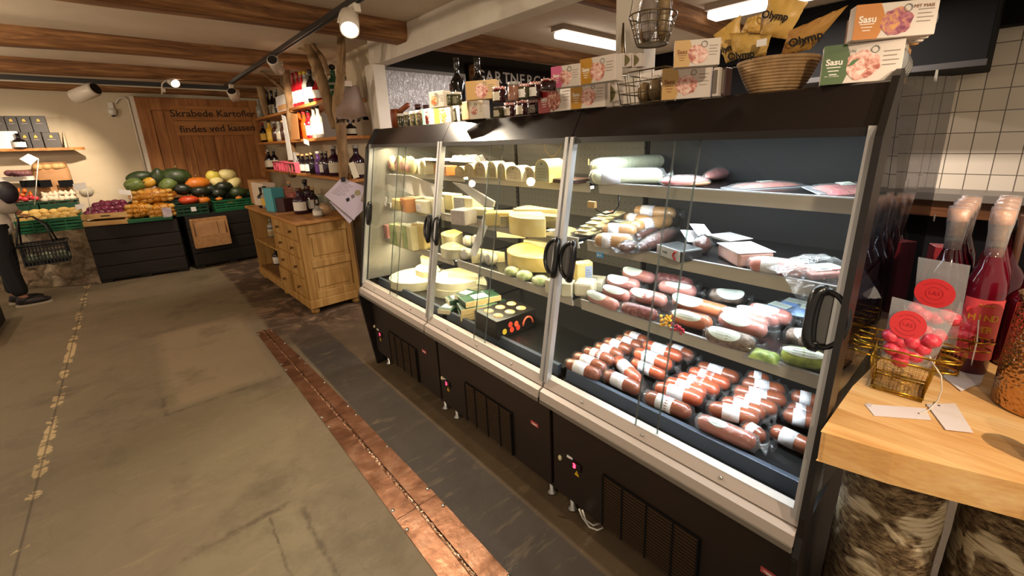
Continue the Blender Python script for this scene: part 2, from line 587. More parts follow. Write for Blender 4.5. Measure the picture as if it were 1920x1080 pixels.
# beams
beam_wood = wood('beam_wood', '#55391f', '#8a623d', '#b58b5c', 0, 1.5, 0.75)
for i, (x0, x1, ya, yb, zb, zt) in enumerate(((-4.5, 4.1, 1.72, 1.92, 2.60, 2.741), (-4.5, 4.1, 3.50, 3.74, 2.59, 2.741), (-4.5, 0.62, 5.42, 5.63, 2.60, 2.741), (-4.5, 0.70, 7.16, 7.42, 2.61, 2.741), (-4.5, 0.88, 8.92, 9.12, 2.60, 2.741))):
 rr = random.Random(i)
 n = 30
 m = M()
 ph = rr.uniform(0, 6)
 def fn(u, v, x0=x0, x1=x1, ya=ya, yb=yb, zb=zb, zt=zt, ph=ph):
  x = x0 + (x1 - x0) * u
  a = v * 4
  wy = 0.012 * math.sin(x * 1.9 + ph) + 0.006 * math.sin(x * 5.3 + ph * 2)
  wz = 0.010 * math.sin(x * 2.3 + ph * 1.7)
  ring = [(ya, zt), (ya + 0.005, zb + 0.035), (ya + 0.035, zb), (yb - 0.035, zb), (yb - 0.005, zb + 0.035), (yb, zt)]
  k = v * 5
  j = min(int(k), 4)
  t = k - j
  y = ring[j][0] * (1 - t) + ring[j + 1][0] * t
  z = ring[j][1] * (1 - t) + ring[j + 1][1] * t
  return (x, y + wy, z + (wz if z < zt - 0.02 else 0))
 m.grid(fn, n, 5, 0, True)
 for xe in (0, 1):
  m.add([fn(xe, j / 5) for j in range(6)], [list(range(6))])
 struct(m.obj('beam_%d' % (i + 1), beam_wood))
# white painted beam and posts over the serving counter
struct(M().box(0.84, 0.98, 1.0, 4.36, 2.50, 2.741).obj('beam_6', paint_white, bevel=0.008))
pa = at(1152, 190, 0, 0.85)
pb = at(1203, 190, 0, 0.85)
pc_ = at(1226, 190, 1, pb.y)
struct(M().box(0.85, pc_.x, pb.y, pa.y, 0, 2.74).obj('post_1', paint_white, bevel=0.006))
struct(M().box(0.79, 0.92, 4.18, 4.37, 0, 2.5).obj('post_2', paint_white, bevel=0.008))
# textured glass partition
def obscure_material():
 q = N('obscure_glass')
 vec = q.coord((1, 1, 1))
 h = q.noise(q.coord((1, 1, 0.5)), 30, 3, 0.6, 1.2)
 return q.bsdf(q.mix(q.noise(vec, 2, 2), '#8f8a8d', '#a8a3a4'), 0.25, 0, 0.8, h, 0.8, 0.012)
win = struct(M().box(0.95, 1.93, 4.30, 4.315, 1.2, 2.47).obj('window_1', obscure_material()))
fr = M()
fr.box(0.92, 0.955, 4.28, 4.34, 1.0, 2.5).box(1.92, 1.95, 4.28, 4.34, 1.0, 2.5).box(0.955, 1.92, 4.28, 4.34, 2.47, 2.5)
fr.obj('window_frame', mat('grey_frame', '#6a6560', 0.5), win)
bb = M().box(1.99, 4.15, 4.30, 4.35, 1.2, 2.62).obj('chalkboard', mat('chalkboard_black', '#100d0b', 0.85, c2='#171310', scale=5, spec=0.15))
tag(bb, 'black chalkboard with white capital lettering behind the serving counter', 'chalkboard')
chalk = mat('chalk', '#a39b93', 0.9)
x0 = at(918, 150, 1, 4.3).x
x1 = at(1020, 150, 1, 4.3).x
stp = (x1 - x0) / 7
zc = zat(150, (x0 + x1) / 2, 4.3)
for i, ch in enumerate('GARTNERGAARD'):
 xx = x0 + stp * (i - 1)
 if xx < 4.05:
  text(ch, 0.19, chalk, bb, frame((xx, 4.297, zc), (1, 0, 0), (0, -1, 0)), ext=0.001, bold=0.002)
struct(M().box(2.0, 2.10, 4.18, 4.28, 1.0, 2.6).obj('post_3', beam_wood))
# dark extractor hood, dark board and rear work counter in front of the tiled wall
h0 = at(1850, 119, 0, 3.3)
hood = thing('extractor_hood', 'large black extractor hood under the ceiling in front of the white tiled wall', 'hood')
hm = mat('hood_black', '#0c0b0a', 0.8, spec=0.15)
M().box(3.3, 4.04, h0.y, h0.y + 1.3, h0.z, 2.735).obj('canopy', hm, hood, bevel=0.01)
M().box(3.27, 3.3, h0.y, h0.y + 1.3, h0.z - 0.01, h0.z + 0.03).obj('rim', mat('hood_rim', '#2c2927', 0.4), hood)
mb = thing('menu_board', 'black framed board hung high on the tiled wall behind the white post', 'board')
M().box(4.14, 4.19, 1.6, 3.4, 1.95, soffit_z - 0.02).obj('panel', black_matte, mb)
bw = thing('rear_counter', 'grey-topped rear work counter with a wooden front below the white tiles', 'counter')
tz = at(1855, 357, 0, 4.19).z
M().box(3.75, 4.19, -2.5, 4.0, tz - 0.06, tz).obj('worktop', mat('worktop_grey', '#6e665d', 0.4), bw)
M().box(3.80, 4.18, -2.5, 4.0, tz - 0.20, tz - 0.06).obj('apron', wood('apron_wood', '#4a2a13', '#6b4220', '#7e5128', 1, 1, 0.5), bw)
M().box(3.95, 4.18, -2.5, 4.0, 0, tz - 0.20).obj('base_cabinet', black_matte, bw)
# fluorescent lights
lamp_white = glow('fluorescent_diffuser', (1.0, 0.90, 0.82), 2.6)
housing = mat('lamp_housing', '#a08f80', 0.5)
for i, (cx_, cy_, lx, ly, lab) in enumerate(((2.62, 2.80, 1.25, 0.16, 'glowing fluorescent ceiling light between the white beam and the white post'), (2.60, 1.02, 0.16, 1.25, 'glowing fluorescent ceiling light above the basket of paper bags'))):
 t = thing('fluorescent_light', lab, 'ceiling light', (cx_, cy_, 2.74), 0, 'fluorescent lights of the serving area')
 M().box(-lx / 2 - 0.02, lx / 2 + 0.02, -ly / 2, ly / 2, -0.045, 0).obj('housing', housing, t)
 M().box(-lx / 2, lx / 2, -ly / 2 + 0.01, ly / 2 - 0.01, -0.105, -0.045).obj('diffuser', lamp_white, t, bevel=0.02)
# ---------------------------------------------------------------- copper floor strip
def copper_material():
 q = N('copper_sheet')
 vec = q.coord()
 n = q.noise(vec, 3.5, 5, 0.65, 0.8)
 col = q.ramp(n, [(0.3, '#5f3f31'), (0.5, '#94694f'), (0.72, '#b8937c')])
 vo = q.n('ShaderNodeTexVoronoi')
 vo.inputs['Scale'].default_value = 42
 q.l(vec, vo.inputs['Vector'])
 return q.bsdf(col, q.ramp(q.noise(vec, 7, 4), [(0.3, 0.30), (0.7, 0.52)]), 0.85, 0.5, q.noise(vec, 12, 4, 0.6), 0.35, 0.01)
def copper_ridge_material():
 q = N('copper_ridge')
 vec = q.coord()
 return q.bsdf(q.ramp(q.noise(vec, 25, 3), [(0.3, '#7a5440'), (0.7, '#cda88f')]), 0.25, 1.0, 0.5, q.noise(vec, 55, 2), 0.8, 0.012)
cop, copr = copper_material(), copper_ridge_material()
cuts = [(0.30, -0.552, -0.335), (1.465, -0.550, -0.338), (2.50, -0.551, -0.362), (3.50, -0.552, -0.395), (4.45, -0.553, -0.435)]
labs = ['copper floor plate nearest the birch legs, with a raised hammered ridge', 'second copper floor plate from the chest of drawers with hammered ridge', 'third copper floor plate', 'worn far end of the copper floor strip in front of the chest of drawers']
labs = ['brightest, widest copper floor plate at the near end of the strip', 'copper floor plate with screws in front of the middle and near cabinets', 'copper floor plate with a bright ridge in front of the far cabinet', 'dull worn copper floor plate at the end by the chest of drawers']
for i in range(4):
 ya, xa0, xa1 = cuts[i]
 yb, xb0, xb1 = cuts[i + 1]
 ya += 0.004
 L = yb - ya
 t = thing('copper_floor_plate', labs[i], 'floor plate', ((xa0 + xa1) / 2, ya, 0), 0, 'copper plates of the floor strip')
 ox = (xa0 + xa1) / 2
 def fp(u, v):
  xl = xa0 + (xb0 - xa0) * u
  xr = xa1 + (xb1 - xa1) * u
  x = xl + (xr - xl) * v
  return (x - ox, L * u, 0.004 + 0.0015 * math.sin(u * 31 + v * 9) * math.sin(v * 17 + i))
 M().grid(fp, 24, 10).obj('plate', cop, t)
 def fr_(u, v):
  xm = ((xa0 + xa1) / 2) + ((xb0 + xb1) / 2 - (xa0 + xa1) / 2) * u
  a = PI * v
  q = 1 + 0.12 * math.sin(u * 90 + math.sin(u * 37) * 2)
  return (xm - 0.011 * math.cos(a) - ox, L * u, 0.003 + 0.007 * q * math.sin(a))
 M().grid(fr_, 60, 6).obj('ridge', copr, t)
 for (u, v) in ((0.06, 0.05), (0.06, 0.95), (0.93, 0.95), (0.5, 0.96), (0.93, 0.05)):
  p = fp(u, v)
  M().lathe([(0.010, 0.0), (0.009, 0.004), (0.004, 0.006), (0, 0.0062)], 10).obj('screw', steel, t, loc=(p[0], p[1], 0.004))
# ---------------------------------------------------------------- door with sign in the far wall
door_wood = wood('door_planks', '#85552b', '#a8733e', '#bd8a52', 2, 1.0, 0.6)
door = struct(M().obj('door_1', door_wood) if False else M().box(-0.72, 0.60, 9.10, 9.13, 0, 2.37).obj('door_1', door_wood))
for i in range(9):
 xa = -0.72 + i * 0.1467
 M().box(xa + 0.003, xa + 0.1437, 9.085, 9.10, 0.02, 2.35).obj('plank', door_wood, door, bevel=0.004)
M().box(-0.88, -0.72, 9.06, 9.14, 0, 2.55).box(0.60, 0.74, 9.06, 9.14, 0, 2.55).box(-0.72, 0.60, 9.06, 9.14, 2.36, 2.55).obj('door_frame', door_wood, door, bevel=0.006)
M().box(-0.93, -0.88, 9.10, 9.14, 0, 2.56).obj('trim_2', paint_white)['kind'] = 'structure'
sg = thing('wooden_sign', 'two-board wooden sign with dark painted lettering on the plank door', 'sign', (0.07, 9.055, 2.2))
sw = wood('sign_wood', '#94622f', '#b07c45', '#c08f58', 0, 1, 0.6)
for z0 in (-0.235, 0.005):
 M().box(-0.54, 0.54, -0.012, 0.012, z0, z0 + 0.23).obj('board', sw, sg, bevel=0.004)
paint = mat('sign_paint', '#2b1a10', 0.8)
text('Skrabede Kartofler', 0.152, paint, sg, frame((0.02, -0.014, 0.115), (1, 0, 0.012), (0, -1, 0)), bold=0.0015, ext=0.001)
text('findes ved kassen', 0.152, paint, sg, frame((0.04, -0.014, -0.125), (1, 0, 0.03), (0, -1, 0)), bold=0.0015, ext=0.001)
# ---------------------------------------------------------------- lighting tracks and spotlights
rail_m = mat('track_black', '#191615', 0.4)
tr = thing('lighting_track', 'black lighting track along the aisle, running from the chest towards the cabinets', 'lighting track')
M().box(0.03, 0.07, 0.2, 7.30, 2.555, 2.59).obj('rail', rail_m, tr)
M().box(0.044, 0.056, 0.2, 7.30, 2.551, 2.555).obj('groove', mat('track_groove', '#000000', 0.9), tr)
tr2 = thing('lighting_track', 'black lighting track with a pale underside, crossing the room before the far wall', 'lighting track')
M().box(-4.4, 0.16, 7.44, 7.48, 2.535, 2.59).obj('rail', rail_m, tr2)
M().box(-4.4, 0.16, 7.445, 7.475, 2.52, 2.535).obj('cover_strip', mat('track_strip', '#bdb09b', 0.5), tr2)
spot_white = mat('spot_white', '#cfc3b3', 0.4)
bulb = glow('lamp_glow', (1.0, 0.86, 0.62), 22)
dark_hole = mat('lamp_back', '#120d0a', 0.6)
def spotlight(head, mount, aim, label, lit, r=0.045, ln=0.16):
 """can aiming from head centre towards aim; mount on the track"""
 t = thing('track_spotlight', label, 'spotlight', mount, 0, 'spotlights on the ceiling tracks')
 h = Vector(head) - Vector(mount)
 d = (Vector(aim) - Vector(head)).normalized()
 T = frame(h, d.orthogonal(), d)
 M().lathe([(r * 0.86, -ln * 0.5), (r, -ln * 0.42), (r, ln * 0.5), (r * 0.9, ln * 0.5), (r * 0.88, ln * 0.40), (0, ln * 0.40)], 20, 0, T).obj('can', spot_white, t)
 T2 = T @ Matrix.Translation((0, 0, -ln * 0.5 - 0.001))
 M().disc(r * 0.80, r * 0.80, 20, 0, T2, 0.002).obj('back_opening', dark_hole, t)
 M().disc(r * 0.85, r * 0.85, 20, 0, T @ Matrix.Translation((0, 0, ln * 0.405)), 0.003).obj('bulb', bulb, t)
 M().box(-0.02, 0.02, -0.05, 0.05, -0.05, 0.0).obj('adapter', spot_white, t, bevel=0.004)
 side = d.cross(Vector((0, 0, 1))).normalized() * (r + 0.008)
 M().tube([(0, 0, -0.04), Vector((0, 0, -0.07)) + side * 0.4, h * 0.55 + side, h + side, h], 0.009, 8).obj('bracket', spot_white, t)
 return t
def on_plane(u, v, ax, val):
 return at(u, v, ax, val)
s1 = on_plane(655, 42, 0, 0.0)
spotlight(s1, (0.05, s1.y + 0.02, 2.555), s1 + Vector((-0.35, -0.75, -0.75)), 'lit white spotlight at the near end of the aisle track beside the white beam', True, 0.055, 0.17)
s2 = on_plane(517, 122, 0, 0.05)
spotlight(s2, (0.05, s2.y, 2.555), s2 + Vector((0.45, 0.9, -0.32)), 'white spotlight aimed at the bottle shelves, its dark round back showing', True, 0.05, 0.20)
s3 = on_plane(438, 178, 0, 0.06)
spotlight(s3, (0.05, s3.y, 2.555), s3 + Vector((0.35, 0.85, -0.6)), 'small white spotlight at the junction of the two tracks before the plank door', True, 0.06, 0.15)
s4 = on_plane(322, 152, 1, 7.38)
spotlight(s4, (s4.x - 0.10, 7.46, 2.52), s4 + Vector((0.25, -0.62, -0.35)), 'lit white spotlight on the cross track in front of the door sign', True, 0.055, 0.17)
s5 = on_plane(160, 174, 1, 7.46)
spotlight(s5, (s5.x + 0.02, 7.46, 2.52), s5 + Vector((-0.8, 0.7, -0.35)), 'grey-white spotlight on the cross track turned away towards the vegetable wall', True, 0.08, 0.28)
# security camera and pipe on the far wall
sc_ = thing('security_camera', 'small white security camera with dark lens on the wall left of the door', 'camera', (-1.16, 9.13, 2.40))
M().box(-0.03, 0.03, -0.03, 0, -0.03, 0.06).obj('mount', white_plastic, sc_, bevel=0.005)
M().lathe([(0.05, 0), (0.05, 0.06), (0.03, 0.10), (0, 0.11)], 16, 0, Matrix.Translation((0, -0.04, -0.03)) @ Matrix.Rotation(PI, 4, 'X')).obj('housing', white_plastic, sc_)
M().ball((0, -0.05, -0.13), 0.025, 0.025, 0.02).obj('lens', black_plastic, sc_)
cb_ = M().tube([(-1.10, 9.12, 2.45), (-1.05, 9.11, 2.52), (-0.98, 9.11, 2.54), (-0.95, 9.11, 2.50), (-0.955, 9.11, 1.2)], 0.012, 6).obj('cable_conduit', paint_white)
tag(cb_, 'thin white cable conduit bent around the corner of the door frame', 'conduit')
# ================================================================ the row of three glass-fronted refrigerated cabinets
def gx(z):                         # glass plane
 return (z - 0.716) * 0.183
def on_glass(u, v, off=-0.004):
 d = RM @ Vector(((u - CX) / FPX, -(v - CY) / FPX, -1.0))
 # x - 0.183 z = -0.183*0.716 + off
 n = Vector((1, 0, -0.183))
 t = ((-0.183 * 0.716 + off) - n.dot(CAM)) / n.dot(d)
 return CAM + d * t
S1, S2, S3, DK = 1.525, 1.282, 1.019, 0.700
panel_m = mat('cabinet_panel', '#20150f', 0.45, c2='#1b120d', scale=2)
canopy_m = mat('cabinet_canopy', '#171110', 0.22)
frame_m = mat('cabinet_frame', '#120e0c', 0.4)
alu = mat('brushed_aluminium', '#b3a794', 0.38, 0.55, c2='#a89c8a', scale=3, stretch=(1, 0.1, 1))
alu_l = mat('light_aluminium', '#b9b8b8', 0.35, 0.5)
rail_beige = mat('beige_rail', '#aea29a', 0.42, 0.1)
rail_grey = mat('grey_rail_lip', '#6d665d', 0.5, 0.1)
price_rail = mat('price_rail', '#c2b9aa', 0.4, 0.15, c2='#b4ab9c', scale=2, stretch=(1, 0.2, 3))
shelf_m = mat('shelf_dark', '#1d1c1d', 0.25, 0.2)
deck_m = mat('deck_black', '#121213', 0.28)
inner_side = mat('inner_side_grey', '#8f8b84', 0.3, 0.3)
lip_blue = mat('front_grille', '#464f5e', 0.3, 0.3)
def perforated(name, base):
 q = N(name)
 tc = q.n('ShaderNodeTexCoord')
 sp = q.n('ShaderNodeSeparateXYZ')
 q.l(tc.outputs['Object'], sp.inputs[0])
 def cell(o, size):
  a = q.n('ShaderNodeMath', operation='DIVIDE')
  q.l(o, a.inputs[0])
  a.inputs[1].default_value = size
  b = q.n('ShaderNodeMath', operation='FRACT')
  q.l(a.outputs[0], b.inputs[0])
  c = q.n('ShaderNodeMath', operation='SUBTRACT')
  q.l(b.outputs[0], c.inputs[0])
  c.inputs[1].default_value = 0.5
  d = q.n('ShaderNodeMath', operation='MULTIPLY')
  q.l(c.outputs[0], d.inputs[0])
  q.l(c.outputs[0], d.inputs[1])
  return d.outputs[0]
 s = q.n('ShaderNodeMath', operation='ADD')
 q.l(cell(sp.outputs[1], 0.035), s.inputs[0])
 q.l(cell(sp.outputs[2], 0.035), s.inputs[1])
 m = q.n('ShaderNodeMath', operation='LESS_THAN')
 q.l(s.outputs[0], m.inputs[0])
 m.inputs[1].default_value = 0.006
 return q.bsdf(q.mix(m.outputs[0], base, '#050505'), 0.55, 0.0, 0.25)
back_dark = perforated('back_panel_dark', '#1b1b1c')
back_grey = perforated('back_panel_grey', '#4d4840')
tube_cool = glow('tube_cool', (0.86, 0.94, 1.0), 5)
tube_warm = glow('tube_warm', (1.0, 0.88, 0.62), 5)
handle_black = mat('handle_black', '#0f0f11', 0.25)
handle_grey = mat('handle_grey', '#5a5856', 0.5)
red_led = glow('red_display', (1.0, 0.02, 0.05), 6)
yellow_tri = mat('warning_yellow', '#e0b21c', 0.5)
pink_sticker = mat('pink_sticker', '#b04a48', 0.6)
inner_glass = clear('tinted_end_glass', (0.52, 0.52, 0.55), 0.06, 0.01, 0.0, 0, 0, 0.5)
W_LAB = ['near refrigerated cabinet with cured meats and sausages, black body and sliding glass doors',
   'middle refrigerated cabinet of the row, filled with yellow cheese, black body',
   'far refrigerated cabinet beside the chest of drawers, cheese wheels on its floor']
def handle(parent, k, u, v, side):
 """round grey finger disc with black rim and a black bridging grip; side +1: grip towards the near end"""
 p = on_glass(u, v, -0.006)
 g = M_handle_frame = Matrix(((0, 0.183, -1, 0), (1, 0, 0, 0), (0, 1, 0.183, 0), (0, 0, 0, 1)))
 ez = Vector((-1, 0, 0.183)).normalized()
 ey = Vector((0.183, 0, 1)).normalized()
 ex = ey.cross(ez)
 T = Matrix((ex, ey, ez)).transposed().to_4x4()
 T.translation = Vector((p.x, p.y - k, p.z))
 s = side * (1 if ex.y < 0 else -1)
 rx, ry = 0.052, 0.074
 ring = []
 for i in range(28):
  a = 2 * PI * i / 28
  x = rx * math.cos(a)
  if s * x > 0.012:
   x = s * (0.012 + (abs(x) - 0.012) * 0.2)
  ring.append((x, ry * math.sin(a), 0.004))
 hd = M().tube(ring, 0.0095, 8, 0, False, T, True).obj('handle', handle_black, parent)
 M().prism([(x * 0.97, y * 0.97) for x, y, _ in ring], 0.004, 0, T).obj('finger_disc', handle_grey, hd)
 pts = []
 for i in range(17):
  a = -PI / 2 + PI * i / 16
  c = max(0.0, math.cos(a))
  pts.append((s * (0.004 + 0.024 * c ** 0.4), ry * 1.02 * math.sin(a), 0.006 + 0.016 * c ** 0.4))
 M().tube(pts, [0.0115 + 0.003 * abs(math.sin(PI * (i / 16 - 0.5))) for i in range(17)], 10, 0, True, T).obj('grip', handle_black, hd)
units = []
for k in range(3):
 U = thing('refrigerated_cabinet', W_LAB[k], 'refrigerated display', (0, k, 0), 0, 'refrigerated cabinets of the row')
 units.append(U)
 y0, y1 = 0.006, 0.994
 # carcass
 M().box(0.045, 0.80, y0, y1, 0.10, 0.655).obj('plinth', panel_m, U)
 M().box(0.755, 0.80, y0, y1, 0.655, 1.80).obj('back', frame_m, U)
 M().box(0.735, 0.752, y0 + 0.01, y1 - 0.01, DK, 1.72).obj('back_panel', back_dark if k == 0 else back_grey, U)
 M().box(0.028, 0.043, y0 + 0.004, y1 - 0.004, 0.125, 0.618).obj('lower_panel', panel_m, U, bevel=0.003)
 # ventilation grille
 gr = M().box(0.024, 0.029, 0.28, 0.70, 0.13, 0.385).obj('grille', black_matte, U)
 sl = M()
 for i in range(17):
  z = 0.137 + i * 0.0146
  sl.box(0.018, 0.026, 0.285, 0.695, z, z + 0.0072)
 sl.obj('slats', mat('grille_slats', '#4a3a2c', 0.35, 0.5), gr)
 for yb in (0.285, 0.38, 0.49, 0.60, 0.695):
  M().box(0.015, 0.020, yb - 0.003, yb + 0.003, 0.133, 0.38).obj('upright', black_matte, gr)
 # rails under the glass
 M().prof([(-0.002, 0.716), (0.03, 0.716), (0.03, 0.672), (-0.020, 0.680)], y0, y1, 0).obj('upper_rail', rail_beige, U)
 M().prof([(-0.022, 0.674), (0.03, 0.674), (0.03, 0.655), (0.045, 0.612), (-0.040, 0.612), (-0.046, 0.634), (-0.042, 0.666)], y0, y1, 0).obj('lower_rail', rail_beige, U)
 M().box(-0.049, 0.03, y0, y1, 0.610, 0.633).obj('rail_lip', rail_grey, U, bevel=0.003)
 for yb in (0.22, 0.5, 0.78):
  T = frame((-0.008, yb, 0.697), (0, 1, 0), (-0.9, 0, 0.3))
  M().lathe([(0.006, 0), (0.006, 0.006), (0.003, 0.009), (0, 0.0095)], 8, 0, T).obj('bolt', steel, U)
 M().box(-0.03, 0.0, 0.93, 0.97, 0.604, 0.611).obj('rail_clip', white_plastic, U)
 # aluminium door frame posts along the glass slope and at the foot
 for yy in (y0, y1 - 0.017):
  m = M()
  m.prof([(gx(0.70) - 0.016, 0.70), (gx(1.725) - 0.016, 1.725), (gx(1.725) + 0.012, 1.725), (gx(0.70) + 0.012, 0.70)], yy, yy + 0.017)
  m.obj('door_post', alu_l, U, bevel=0.002)
 M().prof([(gx(1.70) - 0.008, 1.70), (gx(1.717) - 0.008, 1.722), (gx(1.717) + 0.03, 1.722), (gx(1.70) + 0.03, 1.70)], y0, y1).obj('top_runner', frame_m, U)
 # two sliding glass doors with visible edges
 for j, (ya, yb, off) in enumerate(((0.024, 0.535, -0.004), (0.455, 0.976, 0.009))):
  z0, z1 = 0.717, 1.70
  dr = M().prof([(gx(z0) + off - 0.002, z0), (gx(z1) + off - 0.002, z1), (gx(z1) + off + 0.002, z1), (gx(z0) + off + 0.002, z0)], ya, yb).obj('sliding_door', door_glass, U)
  ye = yb if j == 0 else ya
  M().prof([(gx(z0) + off - 0.0022, z0), (gx(z1) + off - 0.0022, z1), (gx(z1) + off + 0.0022, z1), (gx(z0) + off + 0.0022, z0)], ye - 0.0025, ye + 0.0025).obj('glass_edge', edge_glass, dr)
 # canopy
 M().prof([(0.178, 1.714), (0.248, 1.828), (0.258, 1.833), (0.80, 1.833), (0.80, 1.80), (0.275, 1.785), (0.21, 1.714)], y0 - 0.004, y1 + 0.004).obj('canopy', canopy_m, U)
 M().box(0.28, 0.32, 0.05, 0.95, 1.712, 1.735).obj('tube_light', tube_cool if k == 0 else tube_warm, U, bevel=0.008)
 M().box(0.265, 0.335, 0.03, 0.97, 1.735, 1.786).obj('lamp_tray', inner_side, U)
 # shelves with price rails and light tubes
 for (xs, z, dep) in ((0.322, S1, 0.735), (0.245, S2, 0.735), (0.202, S3, 0.735)):
  sh = M().box(xs + 0.004, dep, y0 + 0.02, y1 - 0.02, z - 0.014, z - 0.001).obj('shelf', shelf_m, U)
  M().prof([(xs, z + 0.004), (xs + 0.006, z + 0.004), (xs + 0.014, z - 0.040), (xs + 0.006, z - 0.042)], y0 + 0.02, y1 - 0.02).obj('price_rail', price_rail, sh)
  M().box(xs - 0.002, xs + 0.010, y0 + 0.02, y1 - 0.02, z + 0.003, z + 0.007).obj('rail_edge', alu_l, sh)
  M().box(xs + 0.055, xs + 0.075, 0.06, 0.94, z - 0.032, z - 0.0145).obj('tube_light', tube_cool if k == 0 else tube_warm, sh)
  for yb in (y0 + 0.02, y1 - 0.026):
   M().prof([(xs + 0.1, z - 0.014), (0.735, z - 0.014), (0.735, z - 0.09)], yb, yb + 0.006).obj('bracket', inner_side, sh)
 # floor of the cold well
 M().box(0.055, 0.735, y0 + 0.01, y1 - 0.01, 0.655, 0.668).box(0.125, 0.735, y0 + 0.01, y1 - 0.01, 0.668, DK - 0.001).obj('deck', deck_m, U)
 M().prof([(0.096, 0.668), (0.108, 0.718), (0.128, 0.718), (0.136, 0.668)], y0 + 0.02, y1 - 0.02).obj('front_grille', lip_blue, U, bevel=0.002)
 # switch, thermometer and warning sign on the lower panel
 px = {0: ((1050, 858), (1068, 858), (1078, 873), (1081, 888), (1443, 1077)), 1: ((829, 709), (833, 711), (838, 719), (840, 730), (1002, 795)), 2: ((702, 612), (708, 618), (713, 627), (713, 636), (795, 659))}[k]
 p = at(*px[0], 0, 0.024) - Vector((0, k, 0))
 M().ball((p.x, p.y, p.z), 0.008, 0.010, 0.014).obj('switch', mat('switch_ivory', '#cfc39a', 0.4), U)
 p = at(*px[2], 0, 0.024) - Vector((0, k, 0))
 cp = M().box(0.020, 0.028, p.y - 0.035, p.y + 0.032, p.z - 0.018, p.z + 0.018).obj('thermostat', black_plastic, U, bevel=0.003)
 text('3', 0.030, red_led, cp, frame((0.0190, p.y, p.z), (0, -1, 0), (-1, 0, 0)), 'digits', bold=0.002, ext=0.0006)
 p = at(*px[1], 0, 0.026) - Vector((0, k, 0))
 M().box(0.025, 0.028, p.y - 0.016, p.y + 0.016, p.z - 0.005, p.z + 0.006).obj('type_label', white_paper, U)
 p = at(*px[3], 0, 0.026) - Vector((0, k, 0))
 T = frame((0.0275, p.y, p.z), (0, -1, 0), (-1, 0, 0))
 wt = M().prism([(-0.013, -0.012), (0.013, -0.012), (0, 0.014)], 0.001, 0, T).obj('warning_triangle', yellow_tri, U)
 text('!', 0.018, ink, wt, T @ Matrix.Translation((0, -0.002, 0.0014)), 'symbol')
 p = at(*px[4], 0, 0.026) - Vector((0, k, 0))
 st = M().box(0.0255, 0.028, p.y - 0.026, p.y + 0.026, p.z - 0.010, p.z + 0.010).obj('sticker', pink_sticker, U)
 M().box(0.0245, 0.0256, p.y - 0.018, p.y + 0.018, p.z - 0.001, p.z + 0.002).box(0.0245, 0.0256, p.y - 0.018, p.y + 0.010, p.z - 0.005, p.z - 0.003).obj('print', white_paper, st)
 # feet
 for (x, y) in ((0.09, 0.07), (0.09, 0.93), (0.72, 0.07), (0.72, 0.93)):
  M().lathe([(0.026, 0), (0.026, 0.008), (0.012, 0.02), (0.012, 0.105)], 12, 0, Matrix.Translation((x, y, 0.0))).obj('foot', steel, U)
# handles at the outer ends of each pair of doors
handle(units[0], 0, 1545, 598, -1)
handle(units[0], 0, 1070, 489, 1)
handle(units[1], 1, 1040, 482, 1)
handle(units[1], 1, 822, 432, 1)
handle(units[2], 2, 806, 428, 1)
handle(units[2], 2, 694, 400, 1)
# near end: black front edge, tinted glass cheek, black lower cheek
prof_front = [(-0.05, 0.60), (-0.030, 0.66), (gx(0.72) - 0.03, 0.72), (gx(1.70) - 0.035, 1.70), (0.235, 1.84), (0.275, 1.86), (0.300, 1.845), (0.25, 1.70), (0.05, 0.72), (0.03, 0.60)]
M().prof(prof_front, -0.012, 0.004).obj('end_edge', frame_m, units[0], bevel=0.004)
M().prof([(-0.05, 0.60), (0.03, 0.60), (0.05, 0.10), (0.02, 0.10)], -0.012, 0.004).obj('end_edge_foot', frame_m, units[0], bevel=0.004)
M().prof([(0.03, 0.08), (0.78, 0.08), (0.80, 0.66), (0.04, 0.66)], -0.006, 0.004).obj('end_cheek', frame_m, units[0])
T = Matrix(((math.cos(-0.065), 0, math.sin(-0.065) * 0, 0), (0, 1, 0, 0), (0, 0, 1, 0), (0, 0, 0, 1)))
gv = [(0.05, 0.72, -0.006), (0.25, 1.70, -0.006), (0.302, 1.842, -0.006), (0.80, 1.875, -0.05), (0.97, 1.885, -0.062), (0.97, 0.9, -0.062), (0.80, 0.66, -0.05)]
e = M()
e.add([(x, y, z) for x, z, y in gv] + [(x, y + 0.005, z) for x, z, y in gv], [[0, 1, 2, 3, 4, 5, 6], [13, 12, 11, 10, 9, 8, 7]] + [(i, (i + 1) % 7, 7 + (i + 1) % 7, 7 + i) for i in range(7)])
e.obj('end_glass', inner_glass, units[0])
for (u, v) in ((1744, 143), (1745, 408)):
 p = at(u, v, 1, -0.055)
 M().disc(0.009, 0.014, 14, 0, frame((p.x, -0.064, p.z), (1, 0, 0), (0, -1, 0)), 0.004).obj('glass_fixing', alu_l, units[0])
# far end cheek
M().prof([(-0.05, 0.60), (-0.030, 0.66), (gx(0.72) - 0.02, 0.72), (gx(1.70) - 0.03, 1.70), (0.235, 1.835), (0.80, 1.84), (0.80, 0.08), (0.05, 0.0), (0.02, 0.0)], 0.996, 1.02).obj('end_cheek', frame_m, units[2], bevel=0.003)
M().prof([(0.03, 0.72), (0.20, 1.70), (0.735, 1.71), (0.735, 0.70)], 0.984, 0.995).obj('side_mirror', inner_side, units[2])
